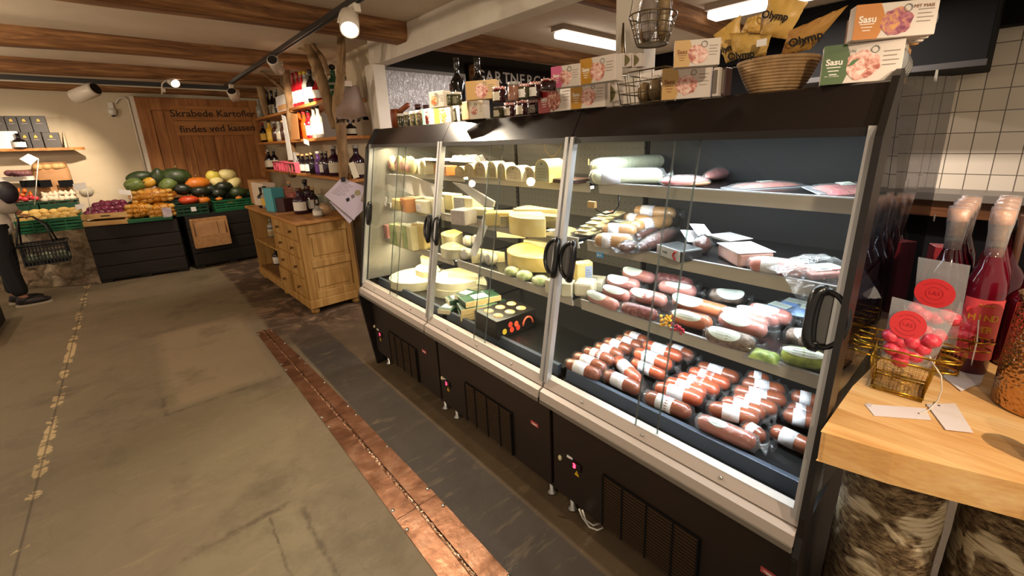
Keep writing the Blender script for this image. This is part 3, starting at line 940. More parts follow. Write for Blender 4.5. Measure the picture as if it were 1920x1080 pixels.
# grey sheets standing in for pale reflections in the cheese cabinets' door glass
reflection_mat = mat('reflection_grey', '#cfcac3', 0.45)
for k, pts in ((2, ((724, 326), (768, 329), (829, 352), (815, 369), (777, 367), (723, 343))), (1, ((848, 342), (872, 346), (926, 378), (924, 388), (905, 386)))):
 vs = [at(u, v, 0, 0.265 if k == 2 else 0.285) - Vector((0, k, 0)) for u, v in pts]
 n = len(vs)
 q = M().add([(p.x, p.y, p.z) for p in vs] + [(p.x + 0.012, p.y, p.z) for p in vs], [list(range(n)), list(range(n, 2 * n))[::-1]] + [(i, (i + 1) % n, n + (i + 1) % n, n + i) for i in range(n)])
 q.obj('reflection_sheet', reflection_mat, units[k])
# blue clip on the second shelf of the near cabinet, cable with tag in its corner
p = at(1125, 478, 0, 0.243)
q = M().box(0.238, 0.244, p.y - 0.016, p.y + 0.016, p.z - 0.010, p.z + 0.010).obj('thermometer_clip', mat('clip_blue', '#4aa3d8', 0.4), units[0])
M().box(0.2365, 0.2382, p.y - 0.009, p.y - 0.002, p.z - 0.004, p.z + 0.004).box(0.2365, 0.2382, p.y + 0.003, p.y + 0.009, p.z - 0.004, p.z + 0.004).obj('symbol', white_paper, q)
for k, pts in ((0, ((1160, 362), (1160, 385), (1150, 398), (1135, 402), (1120, 396), (1113, 386))), (1, ((1021, 268), (1023, 282), (1032, 293), (1042, 292), (1050, 280), (1055, 268)))):
 vs = [at(u, v, 0, 0.36 if k == 0 else 0.62) - Vector((0, k, 0)) for u, v in pts]
 M().tube(vs, 0.004, 6).obj('probe_cable', black_plastic if k == 0 else mat('cable_brown', '#6a5228', 0.5), units[k])
 if k == 0:
  M().box(vs[-1].x - 0.01, vs[-1].x + 0.01, vs[-1].y - 0.012, vs[-1].y + 0.03, vs[-1].z - 0.01, vs[-1].z + 0.02).obj('probe_tag', mat('probe_tan', '#b08c55', 0.5), units[0], bevel=0.003)
cable = M()
cpts = [at(1086, 955, 2, 0.16), at(1092, 970, 2, 0.05), at(1105, 988, 2, 0.006), at(1120, 994, 2, 0.006), at(1130, 990, 2, 0.006), at(1128, 980, 2, 0.01), at(1112, 985, 2, 0.008), at(1098, 975, 2, 0.03), at(1092, 957, 2, 0.16)]
tag(cable.tube(cpts, 0.004, 6).obj('power_cable', white_plastic), 'white power cable looped on the floor under the near cabinet', 'cable')
# ================================================================ meat in the near cabinet
saus_m = mat('sausage_skin', '#6b2d12', 0.28, c2='#85401e', scale=14, coat=0.3)
saus_red = mat('sausage_skin_red', '#993b1a', 0.28, c2='#ad4c26', scale=14, coat=0.3)
liver_m = mat('liver_sausage', '#b58a5a', 0.35, c2='#a2764a', scale=16, coat=0.2)
pink_m = mat('cooked_pink', '#c98a80', 0.35, c2='#b87268', scale=12, coat=0.3)
orange_m = mat('smoked_orange', '#c7764a', 0.35, c2='#b5623c', scale=12, coat=0.3)
salami_m = mat('salami_marbled', '#6d2f2f', 0.4, c2='#a7685f', scale=60, lo=0.5, hi=0.64, bump=0.4, bscale=50)
herb_m = mat('herb_crust', '#4b3b26', 0.6, c2='#7f8a3c', scale=40, bump=0.6, bscale=70)
herb_green = mat('green_herbs', '#5f7a25', 0.6, c2='#aebf55', scale=26, bump=0.8, bscale=60)
pepper_m = mat('pepper_crust', '#5a4436', 0.6, c2='#8a7464', scale=60, bump=0.5, bscale=80)
pale_m = mat('pale_sausage', '#c3c39a', 0.35, c2='#d0d0ac', scale=9, coat=0.3)
band_m = mat('paper_band', '#dcd9dc', 0.6, c2='#cfcbd0', scale=60, detail=6)
oval_m = mat('oval_label', '#dfe8dc', 0.5, c2='#d3ddd2', scale=50, detail=6)
def roll(name, label, cat, p0, p1, r, body, band=None, oval=None, tail=True, group=None, smile=False, base=None, lay=None, wrap=film):
 """sausage lying from p0 to p1 (axis points); band = paper sleeve range, oval = label patch"""
 p0, p1 = Vector(p0), Vector(p1)
 L = (p1 - p0).length
 T = frame(p0, p1 - p0, (0, 0, 1))
 e = T.to_euler()
 t = thing(name, label, cat, p0, 0, group, rot=e)
 S = Matrix(((0, 0, 1, 0), (1, 0, 0, 0), (0, 1, 0, 0), (0, 0, 0, 1)))       # lathe axis -> local x
 sag = RND.uniform(-0.05, 0.05)
 prf = [(0, 0), (r * 0.45, r * 0.10), (r * 0.8, r * 0.36), (r * 0.97, r * 0.8), (r, r * 1.4), (r * (1.02 + sag), L * 0.5), (r, L - r * 1.4), (r * 0.97, L - r * 0.8), (r * 0.8, L - r * 0.36), (r * 0.45, L - r * 0.1), (0, L)]
 M().lathe(prf, 18, 0, S).obj('casing', body, t)
 if band:
  a, b = band[0] * L, band[1] * L
  rr = r * 1.022 + 0.0004
  q = M().lathe([(rr, a), (rr * 1.01, (a + b) / 2), (rr, b)], 36, 0, S).obj('paper_band', band_m, t)
  if smile:
   pts = []
   for i in range(25):
    u = i / 24
    an = deg(80 - 62 * u)                     # around the axis, over the top
    xx = a + (b - a) * (0.42 + 0.16 * math.sin(PI * u))
    pts.append((xx, rr * 1.028 * math.cos(an), rr * 1.028 * math.sin(an)))
   M().tube(pts, 0.0016, 6).obj('red_print', red_ink, q)
  for j in range(3):
   xx = a + (b - a) * (0.62 + 0.12 * j)
   pts = [(xx, rr * 1.012 * math.cos(deg(an)), rr * 1.012 * math.sin(deg(an))) for an in range(40, 125, 12)]
   M().tube(pts, 0.0006, 4).obj('print_line', mat('print_grey', '#8f8a8e', 0.8), q)
 if oval:
  c, w_, aw, ac = oval                                # centre, half length, half angle, centre angle (deg from +y over top)
  rr = r * 1.03 + 0.0006
  def fo(u, v):
   rho, ph = v, 2 * PI * u
   x = c * L + w_ * L * rho * math.cos(ph)
   an = deg(ac + 28 + aw * rho * math.sin(ph))
   return (x, rr * math.cos(an), rr * math.sin(an))
  q = M().grid(fo, 22, 5).obj('oval_label', oval_m, t)
  for j in range(3):
   an = deg(ac + 12 + 16 * j)
   M().tube([(c * L + w_ * L * s_, rr * 1.01 * math.cos(an), rr * 1.01 * math.sin(an)) for s_ in (-0.5, 0, 0.5)], 0.0006, 4).obj('print_line', mat('print_grey', '#8f8a8e', 0.8), q)
 # clear wrapping with a gathered tail
 rnd = random.Random(int(p0.x * 9999 + p0.y * 777))
 def wob(i, j):
  return 1 + rnd.uniform(-0.01, 0.05)
 prw = [(r * 0.25, -r * 0.35), (r * 0.9, r * 0.05), (r * 1.06, r * 1.2), (r * 1.07, L * 0.5), (r * 1.07, L - r), (r * 0.95, L + r * 0.05)]
 if tail:
  prw += [(r * 0.35, L + r * 0.35), (r * 0.25, L + r * 0.55), (r * 0.75, L + r * 1.15)]
 else:
  prw += [(r * 0.25, L + r * 0.3)]
 M().lathe(prw, 16, 0, S, wob=wob).obj('clear_wrapping', wrap, t)
 return t
def axis2(a, b, zoff, off, sc_):
 pa_ = at(off[0] + a[0] / sc_, off[1] + a[1] / sc_, 2, zoff)
 pb_ = at(off[0] + b[0] / sc_, off[1] + b[1] / sc_, 2, zoff)
 return pa_, pb_
A1, A2, A3 = ((1050, 610), 7.2), ((1200, 640), 6.75), ((1300, 660), 5.143)
Z0 = DK + 0.030
G_S = 'red sausages with white paper bands on the cabinet floor'
SAUS = [
 (A1, (95, 505), (545, 690), 0, 0, 'front sausage of the first slanting stack, at the post between the cabinets'),
 (A1, (195, 420), (620, 600), .012, 0, 'second sausage from the front in the slanting stack by the cabinet post'),
 (A1, (330, 345), (730, 495), .016, 0, 'third sausage from the front in the slanting stack by the cabinet post'),
 (A1, (485, 285), (850, 425), .016, 0, 'fourth sausage from the front in the slanting stack by the cabinet post'),
 (A1, (605, 220), (965, 350), .016, 0, 'fifth sausage from the front in the slanting stack by the cabinet post'),
 (A1, (765, 185), (1125, 310), .016, 0, 'sixth sausage from the front in the slanting stack by the cabinet post'),
 (A1, (875, 125), (1200, 235), .016, 0, 'rearmost sausage of the slanting stack by the cabinet post'),
 (A1, (600, 655), (1080, 885), 0, 0, 'sausage lying alone in front of the steep one, at the blue grille'),
 (A1, (765, 455), (1060, 760), .010, 1, 'steeply turned bright sausage pointing at the blue front grille'),
 (A1, (975, 490), (1430, 690), .008, 1, 'sausage under the topmost bright one, tucked behind the steep one'),
 (A1, (1010, 360), (1510, 555), .050, 1, 'topmost bright orange-red sausage lying across the heap'),
 (A1, (1130, 255), (1650, 440), .046, 1, 'sausage just behind the topmost bright one on the heap'),
 (A1, (1430, 295), (1800, 430), .030, 0, 'partly hidden sausage behind the heap, under the shelf edge'),
 (A2, (70, 690), (650, 920), 0, 0, 'front sausage of the middle stack, with a red curve on its band'),
 (A2, (190, 580), (800, 755), .012, 1, 'second sausage of the middle stack, its band with a red curve'),
 (A2, (330, 515), (840, 680), .016, 1, 'third sausage from the front in the middle stack'),
 (A2, (480, 450), (1010, 640), .018, 1, 'fourth sausage from the front in the middle stack, dark tip'),
 (A2, (620, 380), (1140, 560), .018, 1, 'fifth sausage from the front in the middle stack'),
 (A2, (730, 315), (1260, 480), .018, 0, 'rearmost sausage of the middle stack, with a blunt brown end'),
 (A3, (145, 535), (640, 655), .020, 0, 'sausage with a plain band lying over the long loose-label one'),
 (A3, (270, 480), (700, 610), .022, 0, 'mostly hidden sausage between the plain-band one and the right stack'),
 (A3, (380, 440), (815, 570), .030, 0, 'front sausage of the right stack with a red line on its band'),
 (A3, (390, 375), (905, 480), .030, 0, 'second sausage of the right stack with a big red curve on its band'),
 (A3, (470, 300), (890, 385), .030, 0, 'third sausage of the right stack, under the shelf edge'),
 (A3, (520, 235), (740, 285), .035, 0, 'small visible end of a sausage directly under the third shelf edge'),
 (A3, (940, 420), (1250, 500), .022, 0, 'sausage at the near end with a red oval on its band'),
 (A3, (900, 545), (1190, 615), .012, 0, 'hidden sausage between the two near-end ones'),
 (A3, (860, 595), (1215, 690), .020, 0, 'sausage at the near end above the broad-banded one'),
 (A3, (745, 745), (1160, 950), 0, 0, 'sausage with a broad printed band nearest the wooden counter'),
 (A3, (480, 720), (690, 850), 0, 0, 'dark short sausage under the plain-band one beside the long one'),
]
for i, ((off, s_), a, b, dz, red, lab) in enumerate(SAUS):
 p, q = axis2(a, b, Z0 + dz, off, s_)
 roll('red_sausage', 'red ' + lab if not lab.startswith('steep') else lab, 'sausage', p, q, 0.0285, saus_red if red else saus_m, (0.28, 0.62), None, True, G_S, smile=i in (13, 14, 22, 25, 5, 3))
p, q = axis2((45, 655), (605, 890), Z0 + .004, *A3)
roll('red_sausage', 'long red sausage with a narrow label and crumpled white-veined wrapping at the blue grille', 'sausage', p, q, 0.029, saus_red, None, (0.36, 0.17, 34, 75), True, G_S, wrap=film_thick)
p = at(1300, 745, 2, DK + 0.03)
q = M().cbox if False else M().box(-0.035, 0.035, -0.004, 0.004, 0, 0.05).obj('tag_card', mat('dark_red_card', '#4a1a20', 0.5), None, loc=(0, 0, 0))
pp = at(1281, 707, 2, DK + 0.04)
q.location = (pp.x, pp.y, DK + 0.001)
q.rotation_euler = (0, 0, -0.9)
tag(q, 'small dark red card between the heap and the middle stack of sausages', 'card')
# ---------------------------------------------------------------- third shelf: film-packed cold cuts
B4, B5 = ((1080, 490), 7.2), ((1300, 530), 6.0)
G_P = 'wrapped cold-cut rolls on the third shelf'
Z3 = S3
PK = [
 (B4, (185, 455), (560, 610), .027, pink_m, (0.33, 0.33, 50, 95), 'pink roll with an oval label at the front by the cabinet post'),
 (B4, (375, 375), (720, 490), .030, pink_m, (0.5, 0.42, 45, 95), 'pale-labelled roll second from the cabinet post in the front rows'),
 (B4, (425, 250), (860, 340), .036, pink_m, (0.38, 0.32, 55, 95), 'pink roll with a large oval label in the second row'),
 (B4, (640, 140), (1060, 240), .036, pink_m, (0.36, 0.30, 55, 95), 'pink roll with an oval label at the back next to the long salami'),
 (B4, (620, 610), (1095, 740), .027, salami_m, None, 'dark marbled salami without label at the shelf front'),
 (B4, (720, 430), (1230, 545), .036, pink_m, (0.4, 0.30, 50, 95), 'roll with a white label directly behind the dark marbled salami'),
 (B4, (1060, 215), (1580, 320), .034, salami_m, None, 'long pink salami lying along the back of the shelf'),
 (B4, (1120, 330), (1630, 420), .040, pink_m, (0.55, 0.35, 30, 95), 'thin-labelled roll in front of the long pink salami'),
 (B4, (1310, 510), (2080, 720), .040, orange_m, (0.3, 0.27, 60, 95), 'big orange smoked roll with a large white label'),
 (B4, (1290, 720), (1840, 860), .032, orange_m, (0.42, 0.36, 38, 105), 'roll labelled white above yellow flowers and red berries'),
 (B5, (180, 130), (570, 175), .036, pepper_m, (0.6, 0.4, 62, 95), 'dark roll with a pale green oval label at the back middle'),
 (B5, (480, 320), (1000, 440), .036, pink_m, (0.42, 0.38, 42, 95), 'pink roll with a long white label in front of the blue packs'),
 (B5, (620, 290), (1110, 420), .048, pink_m, (0.45, 0.30, 40, 95), 'pink roll resting against the blue packs with an oval label'),
 (B5, (290, 400), (830, 560), .038, pink_m, (0.4, 0.32, 50, 95), 'pink roll with a bright white label behind the pepper-crusted one'),
 (B5, (340, 345), (840, 490), .046, pink_m, (0.32, 0.30, 40, 95), 'upper pink roll whose label rises behind the bright white one'),
 (B5, (140, 555), (690, 710), .032, pepper_m, (0.42, 0.33, 48, 100), 'pepper-crusted roll with a white label at the shelf front'),
 (B5, (1040, 575), (1500, 690), .034, pepper_m, (0.5, 0.28, 50, 95), 'light brown roll beside the end handle'),
 (B5, (985, 790), (1500, 900), .032, herb_green, (0.5, 0.48, 30, 95), 'roll coated in green herbs under a long white label'),
 (B5, (1180, 640), (1610, 740), .046, pepper_m, (0.65, 0.3, 40, 95), 'roll with a pale label behind the end handle above the green herb one'),
]
for (off, s_), a, b, dz, m_, ov, lab in PK:
 p, q = axis2(a, b, Z3 + dz, off, s_)
 roll('cold_cut_roll', lab, 'cold cuts', p, q, dz * 0.92 if dz < 0.033 else 0.030, m_, None, ov, True, G_P)
def flat_pack(name, label, cat, c, size, rz, body, lab=None, group=None, tilt=0.0, h=0.012, wrap=film):
 """sealed flat pack: food slab in a film envelope, optional label (dx,dy,w,h)"""
 t = thing(name, label, cat, c, 0, group, rot=(tilt, 0, rz))
 w_, d_ = size
 def top(u, v):
  x, y = (u - 0.5) * w_ * 0.78, (v - 0.5) * d_ * 0.78
  e = max(abs(u - 0.5), abs(v - 0.5)) * 2
  return (x * (1 + 0.05 * math.sin(v * 9)), y, 0.003 + h * (1 - e ** 4))
 M().grid(top, 10, 10).obj('contents', body, t)
 def env(u, v):
  e = max(abs(u - 0.5), abs(v - 0.5)) * 2
  return ((u - 0.5) * w_, (v - 0.5) * d_, 0.0035 + (h + 0.002) * max(0, 1 - (e / 0.92) ** 4) + 0.0012 * math.sin(u * 40) * math.sin(v * 33))
 q = M().grid(env, 16, 16)
 q.box(-w_ / 2, w_ / 2, -d_ / 2, d_ / 2, 0.001, 0.002)
 q.obj('envelope', wrap, t)
 if lab:
  M().box(lab[0] - lab[2] / 2, lab[0] + lab[2] / 2, lab[1] - lab[3] / 2, lab[1] + lab[3] / 2, h + 0.004, h + 0.0048).obj('label', oval_m, t)
 return t
blue_pk = mat('blue_pack', '#5e86c4', 0.35, c2='#9db8dc', scale=18)
for i, (u, v, lab) in enumerate(((1460, 580, 'blue flat pack of sliced meat lying behind the long-labelled roll'), (1490, 576, 'blue flat pack of sliced meat leaning in the middle of its group'), (1520, 592, 'blue flat pack of sliced meat closest to the end handle'))):
 p = at(u, v, 2, Z3 + 0.045)
 flat_pack('sliced_meat_pack', lab, 'meat pack', (p.x, p.y, Z3 + 0.036 + 0.006 * i), (0.12, 0.15), -0.2 + 0.15 * i, blue_pk, (0.01, 0.0, 0.05, 0.07), 'blue sliced meat packs on the third shelf', h=0.02)
p = at(1434, 668, 2, Z3 + 0.01)
flat_pack('herb_pack', 'flat pack of green herbs at the shelf front beside the pepper-crusted roll', 'herb pack', (p.x, p.y, Z3 + 0.002), (0.07, 0.11), 0.1, herb_green, (0.0, 0.05, 0.03, 0.02), h=0.022)
# decorated front: yellow flowers and red berries
p = at(1262, 608, 2, Z3 + 0.02)
fl = thing('garnish', 'yellow flowers and red berries decorating the front of the labelled roll', 'garnish', (p.x - 0.012, p.y, Z3))
rr = random.Random(3)
yel = mat('flower_yellow', '#e0a41c', 0.6)
berry = mat('berry_red', '#a5182c', 0.4)
fm = M()
for i in range(26):
 fm.ball((rr.uniform(-0.012, 0.012), rr.uniform(-0.004, 0.045), rr.uniform(0.006, 0.05)), 0.006, 0.006, 0.005, 7, 5, 0, None, 0.3, rr)
fo_ = fm.obj('flowers', yel, fl)
fo_['kind'] = 'stuff'
bm_ = M()
for i in range(22):
 bm_.ball((rr.uniform(-0.012, 0.012), rr.uniform(-0.055, 0.0), rr.uniform(0.004, 0.026)), 0.005, 0.005, 0.005, 7, 5, 0, None, 0.1, rr)
bo_ = bm_.obj('berries', berry, fl)
bo_['kind'] = 'stuff'
# ---------------------------------------------------------------- second shelf
C2 = ((1080, 360), 5.333)
G_L = 'tan liver sausages on the second shelf'
for a, b, dz, r, lab in (((585, 190), (1000, 220), .075, .032, 'tan liver sausage with a white band at the top back of its heap'),
       ((480, 265), (760, 300), .045, .030, 'tan liver sausage crossing under the top one, mostly unlabelled'),
       ((560, 360), (940, 285), .045, .031, 'tan liver sausage pointing right, behind the black bags'),
       ((255, 385), (610, 395), .036, .033, 'tan liver sausage with a red-printed white band and a round blunt end'),
       ((185, 480), (570, 490), .030, .029, 'tan liver sausage with a white band at the very front of the shelf')):
 p, q = axis2(a, b, S2 + dz, *C2)
 roll('liver_sausage', lab, 'sausage', p, q, r, liver_m, (0.2, 0.5), None, True, G_L, smile=(a[0] == 255))
# stack of sliced cheese packs against the post
slice_m = mat('sliced_cheese', '#e2cf9a', 0.4, c2='#d4bc80', scale=10)
rr = random.Random(5)
for i, (u, v, z, lab) in enumerate(((1105, 432, .004, 'bottom flat pack of sliced cheese at the shelf front by the post'), (1112, 424, .018, 'second flat pack of sliced cheese in the fanned pile by the post'), (1122, 418, .032, 'third flat pack in the fanned pile of sliced cheese'), (1130, 410, .044, 'fourth flat pack in the fanned pile, with a red curved mark'), (1142, 403, .056, 'fifth flat pack of the pile, its red curved mark showing'), (1152, 398, .068, 'topmost flat pack of sliced cheese on the pile under the cable'), (1172, 415, .03, 'flat pack of pale shredded cheese between the pile and the liver sausages'))):
 p = at(u, v, 2, S2 + z + 0.01)
 t = flat_pack('sliced_cheese_pack', lab, 'cheese pack', (p.x, p.y, S2 + z), (0.14, 0.11), rr.uniform(-0.3, 0.3), slice_m, (-0.03, 0.01, 0.05, 0.06), 'flat sliced cheese packs on the second shelf', h=0.011)
 if i in (3, 4, 5):
  M().tube([(-0.04, -0.012 + 0.006 * k_, 0.0165 - 0 * k_) if False else (-0.03 + 0.010 * math.sin(k_ * 0.9), -0.01 + 0.010 * k_, 0.0165) for k_ in range(4)], 0.0018, 5).obj('red_mark', red_ink, t)
 else:
  M().box(-0.05, -0.03, -0.004, 0.0, 0.0158, 0.0166).obj('arrow_mark', ink, t)
# dark vacuum bags
dark_bag = clear('dark_bag', (0.45, 0.46, 0.48), 0.10, 0.10, 0.02, 0.9, 30)
trout = mat('smoked_fish', '#b06a52', 0.35, c2='#8e4a3a', scale=20, coat=0.3)
def lump_bag(name, label, cat, c, size, rz, body, wrap, group=None, tail=0.02, seed=0, rot=None):
 rnd = random.Random(seed)
 t = thing(name, label, cat, c, rz, group, rot=rot)
 a, b, h = size
 M().ball((0, 0, h * 0.5), a * 0.44, b * 0.44, h * 0.46, 16, 10, 0, None, 0.05, rnd).obj('contents', body, t)
 m = M().ball((0, 0, h * 0.52), a * 0.5, b * 0.5, h * 0.54, 18, 12, 0, None, 0.07, rnd)
 for sx in (-1, 1):
  vs = [(sx * a * 0.46, -b * 0.25, h * 0.4), (sx * a * 0.46, b * 0.25, h * 0.45), (sx * (a * 0.5 + tail), b * 0.34, h * rnd.uniform(0.3, 0.7)), (sx * (a * 0.5 + tail), 0, h * rnd.uniform(0.2, 0.8)), (sx * (a * 0.5 + tail), -b * 0.34, h * rnd.uniform(0.2, 0.5))]
  m.add(vs, [(0, 1, 2, 3), (0, 3, 4)], 0, True)
 m.obj('bag', wrap, t)
 return t
def mid(a, b, z):
 pa_, pb_ = at(*a, 2, z), at(*b, 2, z)
 d = pb_ - pa_
 return (pa_ + pb_) / 2, d.length, math.atan2(d.y, d.x)
for i, (a, b, wd, h, lab) in enumerate((((1160, 470), (1195, 462), .07, .05, 'dark vacuum bag with a pinkish fillet at the shelf front beside the liver sausages'),
          ((1192, 474), (1270, 436), .06, .06, 'long brown-pink fillet in a dark bag pointing to the back'),
          ((1302, 470), (1330, 462), .06, .07, 'dark bag with a round brown piece next to the labelled boxes'),
          ((1190, 446), (1235, 430), .05, .04, 'dark crumpled bag with silver glints under the liver sausages'))):
 c, L, rz = mid(a, b, S2 + 0.02)
 lump_bag('fillet_bag', lab, 'meat pack', (c.x, c.y, S2), (L * 1.02, wd, h), rz, trout, dark_bag, 'dark vacuum bags on the second shelf', 0.015, i)
def label_box(name, label, cat, a, b, top_v, z, dep, mats, group=None, prints=None):
 """box whose front lower edge runs from pixel a to pixel b on height z"""
 pa_, pb_ = at(*a, 2, z), at(*b, 2, z)
 d = pb_ - pa_
 L = d.length
 h = zat(top_v, pa_.x, pa_.y) - z
 t = thing(name, label, cat, pa_, math.atan2(d.y, d.x), group)
 return t, L, h
blackpk = mat('black_pack', '#1a1a1c', 0.35)
pinkpk = mat('pink_pack', '#c9a59a', 0.4, c2='#b58c80', scale=12)
t, L, h = label_box('labelled_box', 'black meat box with a white front label bearing a red arc, second shelf front', 'meat box', (1231, 478), (1276, 494), 457, S2, 0.08, None, 'labelled meat boxes on the second shelf')
M().box(0, L, 0, 0.10, 0, h).obj('box', blackpk, t, bevel=0.006)
lb_ = M().box(0.002, L * 0.96, -0.0015, 0.0, 0.004, h * 0.97).obj('front_label', band_m, t)
M().tube([(L * (0.82 - 0.10 * math.sin(PI * i / 8)), -0.003, h * (0.15 + 0.7 * i / 8)) for i in range(9)], 0.004, 6).obj('red_arc', red_ink, lb_)
text('PURE', 0.012, ink, lb_, frame((L * 0.36, -0.0018, h * 0.5), (1, 0, 0), (0, -1, 0)))
t, L, h = label_box('labelled_box', 'pinkish meat box with a white top label at the end of its group', 'meat box', (1344, 480), (1374, 497), 456, S2, 0.1, None, 'labelled meat boxes on the second shelf')
M().box(0, L * 1.3, 0, 0.12, 0, h).obj('box', pinkpk, t, bevel=0.008)
M().box(0.0, L * 1.3, -0.004, 0.124, h, h + 0.002).obj('top_label', band_m, t)
t, L, h = label_box('labelled_box', 'white-topped meat box in a black tray behind the pinkish box', 'meat box', (1328, 455), (1362, 466), 440, S2, 0.1, None, 'labelled meat boxes on the second shelf')
M().box(0, L * 1.2, 0, 0.10, 0, h).obj('tray', blackpk, t, bevel=0.008)
M().box(0.0, L * 1.2, -0.004, 0.104, h, h + 0.002).obj('top_label', band_m, t)
for a, b, zz, lab in (((1282, 446), (1316, 440), .055, 'white paper label lying tilted on the dark bags'), ((1300, 434), (1328, 428), .075, 'small white card standing up behind the dark bags')):
 c, L, rz = mid(a, b, S2 + zz)
 q = M().box(-L / 2, L / 2, -0.03, 0.03, 0, 0.0015).obj('paper_label', band_m, None)
 q.location = c
 q.rotation_euler = (0.7, 0.15, rz)
 tag(q, lab, 'label', 'loose white labels on the second shelf')
# pale sausage with white band and the large crumpled bag over the shelf edge
p, q = axis2((1095, 790), (1420, 830), S2 + 0.028, (1040, 230), 3.0)
roll('pink_sausage', 'pale pink sausage with a white band half inside a crumpled plastic bag', 'sausage', p, q, 0.027, pink_m, (0.22, 0.52), None, True)
c, L, rz = mid((1480, 520), (1600, 512), S2 + 0.02)
t = thing('crumpled_bag', 'large crumpled clear bag with flat labelled pieces hanging over the second shelf edge', 'plastic bag', (c.x, c.y, S2), rz)
rnd = random.Random(8)
def cr(u, v):
 x = (u - 0.5) * (L + 0.05)
 y = (v - 0.36) * 0.22
 z = 0.03 + 0.045 * math.sin(PI * u) * math.sin(PI * min(1, v * 1.1)) + rnd.uniform(-0.005, 0.005)
 if v < 0.3:
  z -= (0.3 - v) * 0.20
 return (x, y, z)
M().grid(cr, 22, 16).obj('bag', film_thick, t)
M().box(-0.03, L * 0.5, 0.0, 0.10, 0.004, 0.024).obj('slices', pink_m, t, bevel=0.006)
q = M().box(0.0, L * 0.5, 0.02, 0.09, 0.025, 0.027).obj('label', oval_m, t)
M().box(0.02, 0.05, 0.03, 0.034, 0.0272, 0.028).obj('arrow_mark', ink, q)
M().box(0.05, 0.085, 0.018, 0.023, 0.0272, 0.028).obj('red_arrow', red_ink, q)
# ---------------------------------------------------------------- top shelf, near cabinet
D1 = ((1040, 250), 6.4)
for a, b, dz, r, sm, lab in (((440, 520), (1300, 510), .034, .033, None, 'pale wrapped cheese roll with a label at the front of the top shelf'), ((480, 400), (1300, 330), .075, .034, None, 'pale cheese roll in frosty film lying on the front one'), ((780, 150), (1190, 120), .108, .033, 1, 'uppermost pale cheese roll with a red curved emblem on its label')):
 p, q = axis2(a, b, S1 + dz, *D1)
 roll('cheese_roll', lab, 'cheese', p, q, r, pale_m, (0.15, 0.42) if dz > .1 or dz < .05 else None, None, True, 'pale wrapped cheese rolls on the top shelf', smile=bool(sm), wrap=film_thick)
p = at(1104, 312, 2, S1 + 0.04)
q = at(1235, 312, 2, S1 + 0.04)
d = q - p
t = thing('cheese_plank', 'long cream-coloured cheese plank lying across the pale rolls', 'cheese', (p.x, p.y, S1 + 0.045), math.atan2(d.y, d.x))
M().box(0, d.length, -0.02, 0.02, 0, 0.040).obj('paste', mat('cream_cheese', '#e0d2a6', 0.5, c2='#d3c193', scale=6), t, bevel=0.006)
ham_m = mat('raw_ham', '#a8464a', 0.35, c2='#d0857a', scale=9, coat=0.3)
fat_m = mat('ham_fat', '#dcb294', 0.4, c2='#c98c62', scale=14, coat=0.3)
for i, (a, b, wd, h, lab) in enumerate((((1236, 346), (1330, 345), .085, .045, 'flat raw ham piece with white fat at the front of the top shelf'), ((1322, 340), (1388, 320), .085, .055, 'raw ham piece with a fat rind behind the flat one'))):
 c, L, rz = mid(a, b, S1 + 0.012)
 t = thing('raw_ham', lab, 'ham', (c.x, c.y, S1), rz, 'raw ham pieces on the top shelf')
 rnd = random.Random(20 + i)
 M().ball((0, 0, h * .5), L * 0.48, wd * 0.46, h * 0.48, 18, 10, 0, None, 0.04, rnd).obj('meat', ham_m, t)
 M().ball((L * 0.04, 0.004, h * .36), L * 0.49, wd * 0.49, h * 0.33, 18, 8, 0, None, 0.03, rnd).obj('fat_rim', fat_m, t)
 M().ball((0, 0, h * .52), L * 0.52, wd * 0.52, h * 0.55, 20, 10, 0, None, 0.05, rnd).obj('film', film_thick, t)
tray_m = mat('pack_tray', '#c9d3dc', 0.35)
for i, (a, b, wd, lab, tl) in enumerate((((1368, 352), (1500, 344), .10, 'flat vacuum pack of pink slices on a white tray, lying alone on the top shelf', 0.0), ((1532, 360), (1640, 352), .12, 'tilted vacuum pack of dark pink slices at the near end of the top shelf', 0.0))):
 c, L, rz = mid(a, b, S1 + 0.006)
 t = flat_pack('sliced_ham_pack', lab, 'meat pack', (c.x, c.y, S1 + 0.001), (L, wd), rz, ham_m if i else pink_m, (0.06 * L, 0.022, 0.06, 0.028), 'flat sliced ham packs on the top shelf', tilt=0.25 if i else 0.0, h=0.014, wrap=film_thick)
 M().box(-L / 2, L / 2, -wd / 2, wd / 2, -0.001, 0.001).obj('tray', tray_m, t)
# ================================================================ cheese in the middle and far cabinets
yel1 = mat('cheese_yellow', '#d9bb66', 0.45, c2='#e3cc88', scale=12, bump=0.4, bscale=25)
yel2 = mat('cheese_pale_yellow', '#dccd94', 0.5, c2='#e6dcae', scale=12, bump=0.4, bscale=25)
white_ch = mat('cheese_white_rind', '#d9d2b4', 0.7, c2='#c6bd9b', scale=16, bump=0.3, bscale=60)
cream_ch = mat('cheese_cream', '#e0d5b0', 0.55, c2='#ece4c8', scale=12, bump=0.4, bscale=30)
rind_br = mat('cheese_rind_tan', '#b99a5c', 0.6, c2='#a98848', scale=12)
grey_tag = mat('grey_tag', '#a8a096', 0.7, c2='#9b938a', scale=40, detail=5)
tan_tag = mat('tan_tag', '#c2ae86', 0.7, c2='#b5a077', scale=40, detail=5)
orange_ch = mat('cheese_orange', '#d08a4a', 0.5, c2='#c27a3c', scale=10)
green_w = mat('green_wrap', '#24412f', 0.4, c2='#3a5c46', scale=12)
wood_sl = mat('wooden_slats_pale', '#cdb684', 0.6, c2='#bda471', scale=30, stretch=(1, 6, 6))
